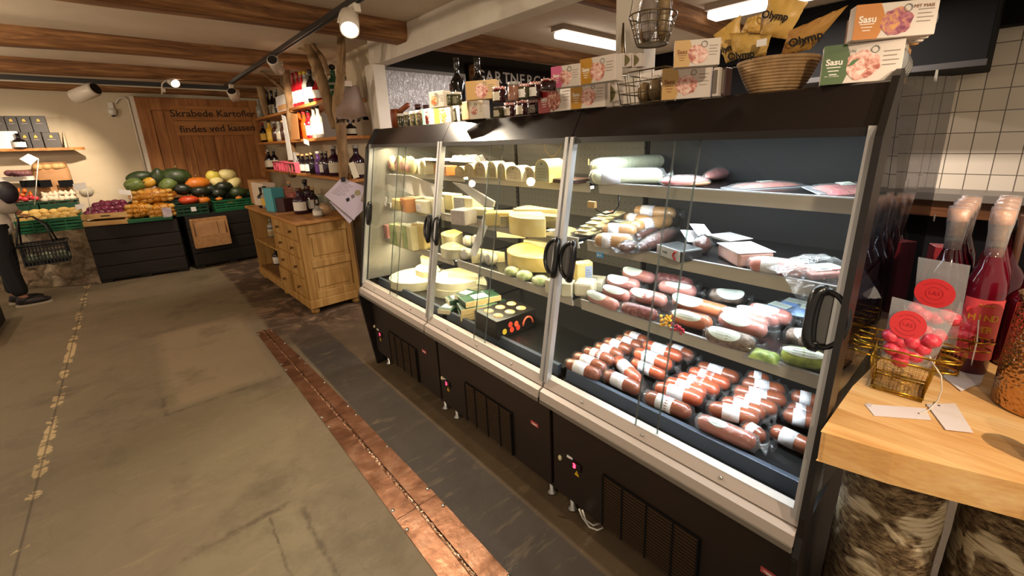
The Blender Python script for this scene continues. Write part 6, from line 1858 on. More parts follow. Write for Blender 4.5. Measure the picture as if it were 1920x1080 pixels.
# ---- raspberry schnapps bottles
red_liq = mat('red_liqueur', '#3a0410', 0.08, spec=0.7)
red_liq2 = mat('red_liqueur_bright', '#5a0518', 0.08, spec=0.7)
pink_lab = mat('pink_label', '#d8474a', 0.5)
gold_ink = mat('gold_ink', '#e0a030', 0.45)
cork = mat('cork_cap', '#c98a52', 0.6, c2='#dba56e', scale=40)
neck_film = clear('neck_film', (0.98, 0.90, 0.88), 0.12, 0.15, 0.16, 0.5, 60)
def schnapps(label, p, h, r, liq, lab=True, rz=0.0):
 t = thing('schnapps_bottle', label, 'bottle', p, rz, 'red schnapps bottles on the wooden counter')
 M().lathe([(0, 0), (r * .92, 0), (r, 0.006), (r, h * .50), (r * .92, h * .56), (r * .62, h * .64), (r * .45, h * .70), (r * 0.40, h * .76)], 24).obj('filled_body', liq, t)
 M().lathe([(r * .40, h * .76), (r * .40, h * .86), (r * .46, h * .865), (r * .46, h * .89), (0, h * .89)], 18).obj('glass_neck', bottle_glass, t)
 M().lathe([(r * .36, h * .80), (r * .38, h * .89), (r * .52, h * .895), (r * .52, h * .97), (0, h * .97)], 18).obj('cork', cork, t)
 M().lathe([(r * .44, h * .70), (r * .50, h * .84), (r * .58, h * .90), (r * .58, h * .985), (0, h * 0.99)], 18).obj('neck_wrap', neck_film, t)
 if lab:
  q = M().lathe([(r + 0.0008, h * .10), (r + 0.0008, h * .47)], 18, 0, None, deg(-175), deg(-35)).obj('label', pink_lab, t)
  for s_, zz, m_, sz in (('HIND', .36, gold_ink, .026), ('BÆR', .29, gold_ink, .026), ('SNAPS', .22, ink, .022)):
   for k, ch in enumerate(s_):
    a = deg(-112 + (k - (len(s_) - 1) / 2) * 21)
    T = frame(((r + .0016) * math.cos(a), (r + .0016) * math.sin(a), h * zz), (-math.sin(a), math.cos(a), 0), (math.cos(a), math.sin(a), 0))
    text(ch, sz, m_, q, T, 'letter', bold=0.0006)
  a = deg(-112)
  M().tube([((r + .0016) * math.cos(a + .09 * k), (r + .0016) * math.sin(a + .09 * k), h * (.43 + 0.012 * (k % 2))) for k in range(-4, 5)], 0.0014, 5).obj('ornament', gold_ink, q)
 return t
fr_ = at(1843, 560, 0, 0.60)
hb2 = zat(384, 0.60, fr_.y + 0.0) - ZC
fl_ = at(1784, 470, 0, 0.70)
hb3 = zat(383, 0.70, fl_.y) - ZC
ra = math.atan2(-1, 0.0)
for j in range(4):
 schnapps(('front red schnapps bottle with a pink label facing the aisle, near the copper jug' if j == 0 else '%s red schnapps bottle from the front in the file behind the pink label' % ORD[j]), (0.60 + 0.105 * j, fr_.y - 0.004 * j, ZC), hb2, 0.045, red_liq2, j == 0, -0.95)
 schnapps(('front bottle of the dark red file standing behind the sticker bags' if j == 0 else '%s bottle from the front in the file behind the sticker bags' % ORD[j]), (0.70 + 0.105 * j, fl_.y - 0.004 * j, ZC), hb3, 0.047, red_liq, False)
p = at(1880, 520, 0, 0.86)
h = zat(412, 0.86, p.y) - ZC
t = thing('capped_bottle', 'dark red bottle with a black screw cap and a small white label beside the schnapps', 'bottle', (0.86, p.y, ZC))
M().lathe(bottle_prof(0.05, h * 0.93, 0.022, 0.60, 0.72), 22).obj('glass', red_liq, t)
M().lathe([(0.027, h * 0.90), (0.029, h * 0.905), (0.029, h), (0, h)], 18).obj('screw_cap', black_plastic, t)
M().lathe([(0.0508, h * 0.16), (0.0508, h * 0.42)], 14, 0, None, deg(-180), deg(-60)).obj('label', white_paper, t)
p = at(1925, 530, 0, 0.72)
t = thing('schnapps_bottle', 'bright red bottle cut by the frame edge behind the copper jug', 'bottle', (0.72, p.y - 0.01, ZC), 0, 'red schnapps bottles on the wooden counter')
M().lathe(bottle_prof(0.045, 0.33, 0.018), 22).obj('filled_body', red_liq2, t)
# red block added in place of the bottles' reflection in the end glass
reflection_red = mat('reflected_red', '#8a1f2a', 0.45, c2='#9c2c35', scale=8)
for i, (u, v0, v1) in enumerate(((1700, 600, 455),)):
 p = at(u, v0, 2, ZC)
 h = zat(v1, p.x, p.y) - ZC
 t = thing('red_reflection_block', 'dark red block with a white sticker, standing for bottle reflections in the end glass', 'carton', (p.x, p.y - 0.075, ZC), -1.2)
 M().box(-0.05, 0.05, -0.03, 0.03, 0, h).obj('carton', reflection_red, t, bevel=0.002)
 M().box(-0.02, 0.012, -0.0312, -0.03, h * 0.70, h * 0.82).obj('sticker', white_paper, t)
# ---- hammered copper jug, cup, stick
def hammered():
 q = N('hammered_copper')
 vec = q.coord()
 vo = q.n('ShaderNodeTexVoronoi', feature='SMOOTH_F1')
 vo.inputs['Scale'].default_value = 120
 q.l(vec, vo.inputs['Vector'])
 return q.bsdf(q.mix(q.noise(vec, 6, 3), '#a97a48', '#dcb384'), 0.20, 1.0, 0.5, vo.outputs['Distance'], 0.6, 0.006)
ham_c = hammered()
jc = (0.445, -0.372, ZC)
t = thing('copper_jug', 'tall hammered copper jug with a black printed label at the frame edge', 'jug', jc)
M().lathe([(0, 0), (0.074, 0), (0.079, 0.006), (0.078, 0.15), (0.074, 0.29), (0.078, 0.305), (0.074, 0.306), (0.070, 0.29), (0.073, 0.02), (0, 0.014)], 40).obj('body', ham_c, t)
q = M().lathe([(0.0797, 0.012), (0.0790, 0.165)], 14, 0, None, deg(-172), deg(-122)).obj('label', black_matte, t)
for k in range(7):
 zz = 0.028 + 0.016 * k
 M().tube([(0.0803 * math.cos(deg(a)), 0.0803 * math.sin(deg(a)), zz) for a in range(-166, -128 - (k % 3) * 4, 6)], 0.0012, 4).obj('print_line', txt_w, q)
a = deg(-148)
text('W', 0.018, txt_w, q, frame((0.0800 * math.cos(a), 0.0800 * math.sin(a), 0.15), (-math.sin(a), math.cos(a), 0), (math.cos(a), math.sin(a), 0)), 'emblem')
t = thing('copper_cup', 'small smooth copper cup just entering the frame in front of the jug', 'cup', (0.178, -0.385, ZC))
M().lathe([(0, 0), (0.028, 0), (0.033, 0.01), (0.036, 0.09), (0.034, 0.09), (0.030, 0.012), (0, 0.008)], 28).obj('body', mat('smooth_copper', '#c08a5a', 0.2, 1.0), t)
p = at(1867, 628, 2, ZC)
pe = at(1922, 405, 0, 0.80) - p
t = thing('wooden_stick', 'thin dark wooden stick rising slanted from a small foot beside the copper jug', 'stick', p)
M().tube([(0, 0, 0.008), tuple(pe)], [0.009, 0.011], 10).obj('shaft', mat('dark_stick', '#4a2a16', 0.5), t)
M().box(-0.02, 0.02, -0.022, 0.022, 0, 0.016).obj('foot', mat('dark_foot', '#2a1a12', 0.5), t, bevel=0.004)
# ---- paper tags and strings
tag_m = mat('tag_paper', '#d9cbc4', 0.7)
def paper_tag(label, corners, hole, dz=0.0):
 P_ = [at(*c, 2, ZC + 0.001 + dz) for c in corners]
 c0 = sum(P_, Vector()) / len(P_)
 t = thing('paper_tag', label, 'tag', c0, 0, 'white paper tags on the wooden counter')
 n = len(P_)
 pts = [p - c0 for p in P_]
 m = M().add([(p.x, p.y, 0.0) for p in pts] + [(p.x, p.y, 0.0012) for p in pts], [list(range(n))[::-1], list(range(n, 2 * n))] + [(i, (i + 1) % n, n + (i + 1) % n, n + i) for i in range(n)])
 m.obj('card', tag_m, t)
 if hole:
  p = at(*hole, 2, ZC + 0.001) - c0
  M().disc(0.003, 0.003, 12, 0, Matrix.Translation((p.x, p.y, 0.0012)), 0.0003).obj('eyelet', ink, t)
  c_ = pts[0] * 0.86
  M().box(-0.008, 0.008, -0.005, 0.005, 0.0013, 0.0018).obj('print', mat('tag_print', '#c4b6b2', 0.6), t, loc=(c_.x, c_.y, 0))
 return t
paper_tag('white paper tag lying crosswise at the counter corner below the front basket', ((1621, 758), (1735, 766), (1746, 788), (1639, 780)), (1723, 776))
paper_tag('white paper tag with a string pointing at the rounded shadow on the counter', ((1737, 758), (1791, 757), (1825, 812), (1773, 806)), (1760, 762), 0.0015)
paper_tag('upper fanned white paper tag between the gold baskets and the copper jug', ((1775, 690), (1800, 678), (1846, 700), (1838, 722), (1794, 728)), None, 0.0)
paper_tag('lower fanned white paper tag under the upper one near the copper jug', ((1768, 706), (1790, 684), (1830, 690), (1842, 716), (1802, 734)), None, 0.0014)
string_m = mat('string_white', '#d8cdbd', 0.8)
pA = at(1743, 668, 0, 0.285)
o = M().tube([pA, pA + Vector((-0.006, -0.008, -0.012)), at(1765, 705, 0, 0.262), at(1766, 730, 0, 0.262), at(1758, 752, 2, ZC + 0.006), at(1742, 768, 2, ZC + 0.004), at(1724, 776, 2, ZC + 0.004)], 0.0016, 6).obj('string', string_m)
tag(o, 'white string knotted to the front gold basket and leading to the crosswise tag', 'string', 'strings of the paper tags')
pA = at(1835, 600, 0, 0.53)
o = M().tube([pA, at(1832, 640, 0, 0.50), at(1824, 672, 0, 0.47), at(1820, 690, 2, ZC + 0.005)], 0.0016, 6).obj('string', string_m)
tag(o, 'white string hanging from the rear gold basket to the fanned tags', 'string', 'strings of the paper tags')
# ================================================================ chest of drawers
chest_w = wood('pine_chest', '#86642f', '#a58047', '#b9985f', 2, 1.0, 0.5)
chest_top = wood('pine_top', '#8f6231', '#ad7d44', '#bb9058', 1, 1.0, 0.45)
chest_in = wood('pine_inside', '#5c3d1b', '#755027', '#866032', 2, 1.0, 0.6)
CR = 0.034
CO = Vector((-0.03, 4.50, 0))
ch = thing('chest_of_drawers', 'pine chest of drawers with panelled end and an open shelf bay, beside the far cabinet', 'chest of drawers', CO, CR)
W, D, H = 2.02, 0.54, 1.0
M().box(-0.03, D + 0.02, -0.03, W + 0.03, H - 0.035, H).obj('top', chest_top, ch, bevel=0.008)
M().box(-0.012, D, -0.012, W + 0.012, 0.07, 0.16).obj('plinth', chest_w, ch, bevel=0.006)
M().box(D - 0.02, D, 0, W, 0.16, H - 0.035).obj('back', chest_in, ch)
M().box(0.02, D - 0.02, 0.98, W - 0.03, 0.16, 0.18).obj('bottom', chest_in, ch)
# end panel with two framed fields
e = M()
e.box(0, 0.07, 0, 0.028, 0.16, H - 0.035).box(D - 0.07, D, 0, 0.028, 0.16, H - 0.035)
e.box(0.07, D - 0.07, 0, 0.028, 0.16, 0.24).box(0.07, D - 0.07, 0, 0.028, 0.50, 0.58).box(0.07, D - 0.07, 0, 0.028, 0.86, H - 0.035)
e.obj('end_frame', chest_w, ch, bevel=0.006)
for z0, z1 in ((0.24, 0.50), (0.58, 0.86)):
 M().box(0.068, D - 0.068, 0.016, 0.028, z0 - 0.002, z1 + 0.002).box(0.11, D - 0.11, 0.008, 0.02, z0 + 0.04, z1 - 0.04).obj('end_field', chest_w, ch, bevel=0.004)
M().box(0, D, W - 0.03, W, 0.16, H - 0.035).obj('far_end', chest_w, ch)
M().box(0.0, D, 0.93, 0.97, 0.16, H - 0.035).obj('divider', chest_w, ch)
M().box(0.02, D - 0.02, 0.97, W - 0.03, 0.53, 0.555).obj('shelf', chest_w, ch)
M().box(0.012, D - 0.02, 0.028, 0.93, 0.16, H - 0.036).obj('drawer_body', chest_w, ch)
dl = [(0.05, 0.47, 0.80, 0.95, 1), (0.49, 0.92, 0.80, 0.95, 1), (0.05, 0.92, 0.615, 0.78, 2), (0.05, 0.47, 0.395, 0.595, 1), (0.49, 0.92, 0.395, 0.595, 1), (0.05, 0.47, 0.17, 0.375, 1), (0.49, 0.92, 0.17, 0.375, 1)]
knob_m = mat('dark_knob', '#5a3a1a', 0.4)
for i, (ya, yb, za, zb, k) in enumerate(dl):
 off = -0.02 if i == 6 else 0.0
 dr = M().box(-0.004 + off, 0.014, ya, yb, za, zb).obj('drawer', chest_w, ch, bevel=0.004)
 for j in range(k):
  yy = (ya + yb) / 2 if k == 1 else ya + (yb - ya) * (0.27 + 0.46 * j)
  T = frame((-0.004 + off, yy, (za + zb) / 2), (0, 1, 0), (-1, 0, 0))
  M().lathe([(0.009, 0), (0.007, 0.012), (0.017, 0.018), (0.016, 0.028), (0, 0.032)], 14, 0, T).obj('knob', knob_m, dr)
for x in (0.05, D - 0.06):
 for y in (0.06, 1.0, W - 0.07):
  M().lathe([(0, 0), (0.035, 0), (0.042, 0.03), (0.034, 0.065), (0.03, 0.072)], 14, 0, Matrix.Translation((x, y, 0))).obj('foot', chest_w, ch)
# ================================================================ wall shelves carried by tree trunks
bark = mat('bare_trunk', '#76583a', 0.8, c2='#9a7b55', scale=14, bump=0.6, bscale=30, stretch=(1, 1, 0.25), bdist=0.01)
board_m = wood('shelf_board', '#8d5a28', '#b07a3e', '#c99655', 1, 1.0, 0.5)
XS = 0.52
boards = []
for name, q0, q1, lab in (('upper', (620, 182), (540, 203), 'uppermost wall shelf with red and white bottles, by the thick tree trunk'), ('upper far', (545, 206), (474, 222), 'upper wall shelf further back with the printed bag, above the yellow-labelled bottles'), ('mid', (690, 250), (482, 268), 'middle wall shelf with orange bottles and the grey card'), ('low', (690, 330), (490, 322), 'lowest wall shelf with the pink basket and dark bottles')):
 a, b = at(*q0, 0, XS), at(*q1, 0, XS)
 z = (a.z + b.z) / 2
 y0_, y1_ = max(4.38, min(a.y, b.y)), min(8.5, max(a.y, b.y))
 o = M().box(XS, 0.895, y0_, y1_, z - 0.035, z).obj('wall_shelf', board_m, None, bevel=0.006)
 tag(o, lab, 'shelf', 'wall shelves between the tree trunks')
 boards.append((z, y0_, y1_))
(ZU, _, _), (ZUF, _, _), (ZM, _, _), (ZL, _, _) = boards
def trunk(label, pts, rad, branches=(), x=0.45):
 t = thing('tree_trunk', label, 'tree trunk', pts[0], 0, 'bare tree trunks holding the wall shelves')
 o = Vector(pts[0])
 def smooth(ps, rs):
  out, ro = [], []
  ps = [Vector(p) - o for p in ps]
  rnd = random.Random(int(ps[0].x * 1000) + len(ps))
  for i in range(len(ps) - 1):
   for k in range(6):
    f_ = k / 6
    a0, a1, a2, a3 = ps[max(i - 1, 0)], ps[i], ps[i + 1], ps[min(i + 2, len(ps) - 1)]
    p = 0.5 * ((2 * a1) + (a2 - a0) * f_ + (2 * a0 - 5 * a1 + 4 * a2 - a3) * f_ ** 2 + (3 * a1 - a0 - 3 * a2 + a3) * f_ ** 3)
    out.append(p)
    ro.append((rs[i] * (1 - f_) + rs[i + 1] * f_) * rnd.uniform(0.93, 1.08))
  out.append(ps[-1])
  ro.append(rs[-1])
  return out, ro
 a, b = smooth(pts, rad)
 M().tube(a, b, 12).obj('trunk', bark, t)
 for bp, br in branches:
  a, b = smooth(bp, br)
  M().tube(a, b, 8).obj('branch', bark, t)
 return t
def ax(u, v, x):
 return at(u, v, 0, x)
trunk('thick grey-brown trunk bending from the chest top up to the ceiling, nearest the fridge row',
  [ax(645, 385, 0.50), ax(645, 330, 0.49), ax(640, 250, 0.48), ax(633, 200, 0.47), ax(638, 150, 0.47), ax(640, 95, 0.46), ax(637, 60, 0.46)], [0.05, 0.052, 0.05, 0.05, 0.042, 0.036, 0.03],
  [([ax(636, 170, 0.47), ax(643, 110, 0.46), ax(645, 70, 0.46)], [0.02, 0.014, 0.008])])
trunk('slanting forked trunk leaning from the second shelf up to the ceiling beam',
  [ax(628, 240, 0.50), ax(612, 180, 0.48), ax(596, 130, 0.47), ax(583, 95, 0.46), ax(577, 55, 0.46)], [0.035, 0.05, 0.055, 0.055, 0.045],
  [([ax(616, 140, 0.47), ax(606, 110, 0.46), ax(592, 92, 0.46), ax(585, 80, 0.46)], [0.022, 0.022, 0.018, 0.02]), ([ax(580, 100, 0.46), ax(566, 93, 0.42), ax(549, 87, 0.40)], [0.012, 0.010, 0.005])])
trunk('pale thin trunk rising past the printed bag on the far upper shelf', [ax(548, 330, 0.56), ax(545, 205, 0.55), ax(540, 170, 0.52), ax(536, 130, 0.50), ax(530, 100, 0.50)], [0.05, 0.05, 0.045, 0.04, 0.035],
  [([ax(541, 178, 0.52), ax(520, 158, 0.48), ax(490, 135, 0.42), ax(468, 128, 0.40)], [0.022, 0.024, 0.018, 0.010])])
trunk('forked pale trunk at the plank-door end of the far upper shelf', [ax(500, 215, 0.56), ax(492, 180, 0.52), ax(484, 150, 0.50), ax(478, 120, 0.50)], [0.05, 0.05, 0.045, 0.04],
  [([ax(489, 170, 0.52), ax(478, 150, 0.48), ax(468, 130, 0.46)], [0.03, 0.025, 0.02])])
# ---------------------------------------------------------------- bottles on the shelves
G = {n: mat('glass_' + n, c, 0.08, spec=0.7) for n, c in dict(red='#a01822', pink='#d87a78', orange='#d9581a', yellow='#c99a2a', dark='#120c10', green='#2f5a3c', clear='#8f8a80', purple='#2a0f26', brown='#3c1c10', violet='#5c3470').items()}
CAPS = {n: mat('cap_' + n, c, 0.4) for n, c in dict(black='#15110f', red='#b01f2a', yellow='#d8b320', white='#ddd3c4', silver='#9a958c', pink='#dc8f88', cork='#c19a66', green='#3f6d4c', brown='#4a2a18').items()}
lab_o = mat('label_orange', '#c9641e', 0.6)
lab_y = mat('label_yellow', '#d0a53c', 0.6)
def bottle(label, u, vt, z, r, g, cap, lab=None, x=0.60, group='bottles on the wall shelves', squat=False, lz=(0.12, 0.46), name='bottle', v0=None):
 y = max(4.45, min(8.27, next(b[2] for b in boards if b[0] == z) - 0.07, at(u, v0 if v0 else vt + 30, 0, x).y))
 h = max(0.10, zat(vt, x, y) - z)
 t = thing(name, label, 'bottle', (x, y, z), 0, group)
 pr = bottle_prof(r, h, r * (0.36 if not squat else 0.42), 0.56 if not squat else 0.50, 0.72 if not squat else 0.68)
 M().lathe(pr, 16).obj('glass', G[g], t)
 M().lathe([(r * 0.41, h * 0.90), (r * 0.44, h * 0.905), (r * 0.44, h * 1.003), (0, h * 1.004)], 12).obj('cap', CAPS[cap], t)
 if lab:
  M().lathe([(r + 0.0008, h * lz[0]), (r + 0.0008, h * lz[1])], 12, 0, None, deg(-190), deg(-40)).obj('label', lab, t)
 return t
wp, gp = label_w, label_c
for a in (
 # uppermost shelf
 ('pale pink bottle with a cream label at the far end of the uppermost shelf', 542, 143, ZU, .045, 'pink', 'pink', wp),
 ('first red bottle from the far end of the uppermost shelf', 553, 137, ZU, .045, 'red', 'red', wp),
 ('second red bottle on the uppermost shelf, red capsule', 560, 135, ZU, .045, 'red', 'red', wp),
 ('red bottle with a yellow capsule on the uppermost shelf', 567, 134, ZU, .045, 'red', 'yellow', wp),
 ('pale bottle with a yellow capsule and broad white label', 574, 132, ZU, .050, 'clear', 'yellow', wp),
 ('bottle with a green capsule behind the tall black-necked one', 579, 128, ZU, .045, 'clear', 'green', wp, 0.68),
 ('tall black-necked bottle with a large white label on the uppermost shelf', 584, 131, ZU, .055, 'dark', 'black', wp, 0.56),
 ('round red bottle with a white label next to the black-necked one', 597, 146, ZU, .058, 'red', 'silver', wp, 0.56),
 ('orange bottle half hidden by the slanting trunk on the uppermost shelf', 607, 160, ZU, .045, 'orange', 'red', None),
 # far upper shelf
 ('clear bottle at the door end of the far upper shelf', 476, 186, ZUF, .05, 'clear', 'silver', None),
 ('dark bottle behind the printed bag, first from the door', 505, 172, ZUF, .05, 'dark', 'black', gp, 0.66),
 ('dark bottle behind the printed bag, second from the door', 513, 170, ZUF, .05, 'dark', 'black', gp, 0.68),
 ('dark bottle behind the printed bag, third from the door', 521, 168, ZUF, .05, 'dark', 'silver', None, 0.68),
 # middle shelf
 ('yellow-labelled dark bottle at the door end of the middle shelf', 494, 231, ZM, .055, 'dark', 'red', lab_y),
 ('dark bottle just behind the door-end yellow label', 489, 236, ZM, .05, 'dark', 'black', None, 0.70),
 ('tall bottle with a long yellow label on the middle shelf', 508, 226, ZM, .055, 'yellow', 'black', lab_y),
 ('brown bottle beside the long yellow label, middle shelf', 518, 228, ZM, .05, 'brown', 'silver', None),
 ('grey glass bottle in the middle of the far middle shelf', 526, 228, ZM, .05, 'clear', 'silver', gp),
 ('dark slim bottle before the paper folder, middle shelf', 534, 226, ZM, .05, 'brown', 'cork', None),
 ('orange bottle with a black cap right of the paper folder', 564, 205, ZM, .052, 'orange', 'black', None),
 ('bright orange-red bottle with a red cap on the middle shelf', 573, 209, ZM, .052, 'orange', 'red', None),
 ('bottle with a white slanted label on the middle shelf', 581, 206, ZM, .052, 'red', 'black', wp),
 ('clear bottle with a dark capsule, first of the pair at the grey card', 590, 198, ZM, .052, 'clear', 'black', wp),
 ('clear bottle with a dark capsule, second of the pair at the grey card', 598, 197, ZM, .052, 'clear', 'black', wp),
 ('dark bottle showing above the grey card', 615, 196, ZM, .045, 'dark', 'black', None, 0.72),
 ('dark bottle with a small label under the hanging brown bag', 664, 226, ZM, .055, 'dark', 'black', gp),
 # lowest shelf
 ('squat dark jar-bottle at the door end of the lowest shelf', 493, 285, ZL, .06, 'dark', 'cork', gp),
 ('second squat dark bottle of the lowest shelf', 507, 281, ZL, .06, 'dark', 'silver', gp),
 ('third squat dark bottle, beside the pink basket', 517, 280, ZL, .055, 'dark', 'silver', gp, 0.68),
 ('dark bottle with an orange label right of the pink basket', 563, 288, ZL, .052, 'dark', 'cork', lab_o),
 ('dark bottle with a white label, second right of the pink basket', 571, 289, ZL, .052, 'dark', 'cork', wp),
 ('dark bottle with a white label, third right of the pink basket', 580, 288, ZL, .052, 'dark', 'cork', wp),
 ('slim dark bottle with a cork between white and violet labels', 588, 286, ZL, .050, 'dark', 'cork', None),
 ('violet-labelled bottle on the lowest shelf', 599, 284, ZL, .052, 'violet', 'silver', mat('label_violet', '#7c4aa0', 0.6)),
 ('dark slim bottle after the violet label', 607, 283, ZL, .050, 'purple', 'silver', wp),
 ('dark purple bottle before the large labelled one', 614, 283, ZL, .050, 'purple', 'silver', None),
 ('large round dark bottle with a broad cream label left of the thick trunk', 628, 274, ZL, .075, 'purple', 'silver', gp, 0.62),
 ('large round dark bottle with a broad cream label right of the thick trunk', 674, 272, ZL, .075, 'purple', 'silver', gp, 0.62),
):
 bottle(*a[:7], a[7] if len(a) > 7 else None, x=a[8] if len(a) > 8 else 0.60)
# green decanters with ball stopper
for u, vt, xx, lab in ((624, 121, 0.62, 'green glass decanter with a dark ball stopper behind the slanting trunk'), (645, 142, 0.66, 'green glass jug behind the thick trunk on the uppermost shelf')):
 y = at(u, vt + 20, 0, xx).y
 h = zat(vt, xx, y) - ZU
 t = thing('decanter', lab, 'bottle', (xx, y, ZU), 0, 'green glass decanters')
 M().lathe([(0, 0), (0.07, 0), (0.075, h * .3), (0.06, h * .52), (0.028, h * .62), (0.026, h * .8), (0.036, h * .82), (0, h * .83)], 18).obj('glass', G['green'], t)
 M().ball((0, 0, h * 0.92), 0.036, 0.036, h * 0.09, 14, 10).obj('stopper', G['dark'], t)
 M().lathe([(0.0762, h * .2), (0.066, h * .45)], 12, 0, None, deg(-170), deg(-40)).obj('label', gp, t)
for u, z, xx, lab in ((655, ZU, 0.60, 'green wire-handled jug hidden by the hanging bag'),):
 pass
# uprights holding the end of the uppermost shelf, bag, folder, card, leaflets
p = at(524, 200, 0, 0.50)
h = zat(178, 0.50, p.y) - ZUF
o = thing('printed_bag', 'white paper bag with a coloured print standing on the far upper shelf', 'paper bag', (0.54, p.y, ZUF))
wd = (at(512, 200, 0, 0.5).y - at(535, 200, 0, 0.5).y) / 2
M().box(0, 0.06, -wd, wd, 0, h).obj('bag', white_paper, o, bevel=0.004)
M().box(-0.0012, 0.0, -wd * 0.85, wd * 0.85, h * 0.08, h * 0.42).obj('print', mat('print_rainbow', '#d98a7a', 0.6, c2='#e2c36a', scale=18, stretch=(1, 1, 5)), o)
p0_, p1_ = at(543, 207, 0, 0.52), at(566, 265, 0, 0.52)
o = M().add([(0.53, at(545, 210, 0, .52).y, ZM + 0.33), (0.53, at(545, 262, 0, .52).y, ZM), (0.50, at(566, 265, 0, .52).y, ZM), (0.50, at(562, 222, 0, .52).y, ZM + 0.30)], [(0, 1, 2, 3)]).obj('paper_folder', mat('folder_orange', '#c98a52', 0.6), None, solid=0.004)
tag(o, 'open tan paper folder standing between the two halves of the middle shelf', 'folder')
ya, yb = at(600, 230, 0, 0.50).y, at(634, 230, 0, 0.50).y
o = M().box(0.525, 0.533, yb, ya, ZM, zat(207, 0.5, yb)).obj('grey_card', mat('card_grey', '#7d7472', 0.75), None)
tag(o, 'large plain grey card leaning in front of the bottles on the middle shelf', 'card')
p = at(573, 272, 0, 0.50)
o = M().box(-0.002, 0.0, -0.10, 0.10, -0.06, 0.0).obj('shelf_tag', white_paper, None, loc=(0.515, p.y, ZM - 0.01))
o.rotation_euler = (0.15, 0, 0)
tag(o, 'white price tag hanging from the edge of the middle shelf', 'price tag')
p = at(536, 250, 0, 0.48)
o = M().add([at(528, 215, 0, .50), at(535, 218, 0, .50), at(550, 300, 0, .50), at(541, 300, 0, .50)], [(0, 1, 2, 3)]).obj('white_strip', white_paper, None, solid=0.003)
tag(o, 'long white paper strip hanging down in front of the pale thin trunk', 'paper strip')
# pink basket with leaflets on the lowest shelf
ya, yb = at(512, 322, 0, 0.50).y, at(556, 325, 0, 0.50).y
yc_ = (ya + yb) / 2
hw = abs(ya - yb) / 2 * 0.9
bk_ = thing('pink_basket', 'bright pink slotted plastic basket on the lowest wall shelf', 'basket', (0.58, yc_, ZL))
hp = zat(306, 0.52, yb) - ZL
pinkp = mat('pink_plastic', '#d95c72', 0.4)
for i in range(9):
 yy = -hw + 2 * hw * i / 8
 M().box(-0.075, -0.068, yy - 0.016, yy + 0.016, 0.0, hp * 0.86).obj('slat', pinkp, bk_)
M().box(-0.075, 0.075, -hw, hw, 0, 0.006).obj('base', pinkp, bk_)
M().tube([(-0.078, -hw, hp), (0.078, -hw, hp), (0.078, hw, hp), (-0.078, hw, hp)], 0.01, 8, 0, False, None, True).obj('rim', pinkp, bk_)
M().box(0.068, 0.075, -hw, hw, 0, hp).box(-0.075, 0.075, -hw - 0.004, -hw, 0, hp).box(-0.075, 0.075, hw, hw + 0.004, 0, hp).obj('wall', pinkp, bk_)
for i in range(4):
 o = M().box(-0.03 + 0.012 * i, -0.027 + 0.012 * i, -0.09, 0.06, 0, 0.26).obj('leaflet', white_paper, None, loc=(0.58, yb + 0.15, ZL + 0.01))
 o.rotation_euler = (-0.45 - 0.06 * i, 0.05 * i, 0)
 tag(o, ('foremost', 'second', 'third', 'rearmost')[i] + ' of the fanned white leaflets in the pink basket', 'leaflet', 'white leaflets in the pink basket')
# ---------------------------------------------------------------- goods on the chest
HC = H + 0.001
def on_chest(u, v):
 return at(u, v, 2, HC)
for i, (a, b, vt, m_, lab) in enumerate((((478, 384), (500, 390), 343, cream_card, 'cream carton at the door end of the chest top'), ((472, 381), (489, 385), 338, kraft, 'brown carton behind the cream one at the door end of the chest'), ((500, 396), (515, 398), 353, mat('teal_carton', '#4d9aa6', 0.5), 'teal carton standing among the dark bottles on the chest'))):
 edge_box('chest_carton', lab, 'carton', a, b, vt, HC, 0.14, m_, 'cartons on the chest')
for u, v, vt, r, g, cap, lb_, lab in ((486, 390, 352, .055, 'dark', 'black', gp, 'dark oil bottle nearest the cream carton on the chest'), (493, 391, 350, .05, 'clear', 'black', lab_y, 'bottle with a green-yellow label before the teal carton'), (503, 388, 345, .05, 'dark', 'black', gp, 'dark bottle behind the teal carton'),
          (553, 402, 354, .075, 'purple', 'brown', wp, 'large dark four-pack bottle with a white label at the chest front'), (564, 400, 356, .045, 'purple', 'brown', None, 'dark bottle wedged behind the large white-labelled one'), (573, 398, 350, .06, 'purple', 'brown', wp, 'second large dark bottle with a white label'), (583, 396, 352, .05, 'dark', 'cork', wp, 'third dark bottle with a white label, corked'), (588, 407, 383, .05, 'clear', 'black', wp, 'small squat jar with a white label at the chest edge'),
          (545, 372, 340, .05, 'dark', 'silver', wp, 'slim dark bottle behind the pink sachets'), (560, 374, 338, .05, 'brown', 'cork', gp, 'brown corked bottle in the back row of the chest'), (604, 384, 336, .05, 'clear', 'black', gp, 'grey bottle right of the back row near the papers'), (612, 384, 334, .055, 'dark', 'black', None, 'black round-topped bottle behind the papers')):
 p = on_chest(u, v)
 h = zat(vt, p.x, p.y) - HC
 t = thing('bottle', lab, 'bottle', (min(p.x + r, 0.40), min(max(p.y, 4.62), 6.40), HC), 0, 'bottles on the chest')
 M().lathe(bottle_prof(r, h, r * 0.36, 0.55, 0.7), 16).obj('glass', G[g], t)
 M().lathe([(r * .41, h * .88), (r * .44, h * .885), (r * .44, h * 1.003), (0, h * 1.004)], 12).obj('cap', CAPS[cap], t)
 if lb_:
  M().lathe([(r + .0008, h * .14), (r + .0008, h * .48)], 12, 0, None, deg(-190), deg(-60)).obj('label', lb_, t)
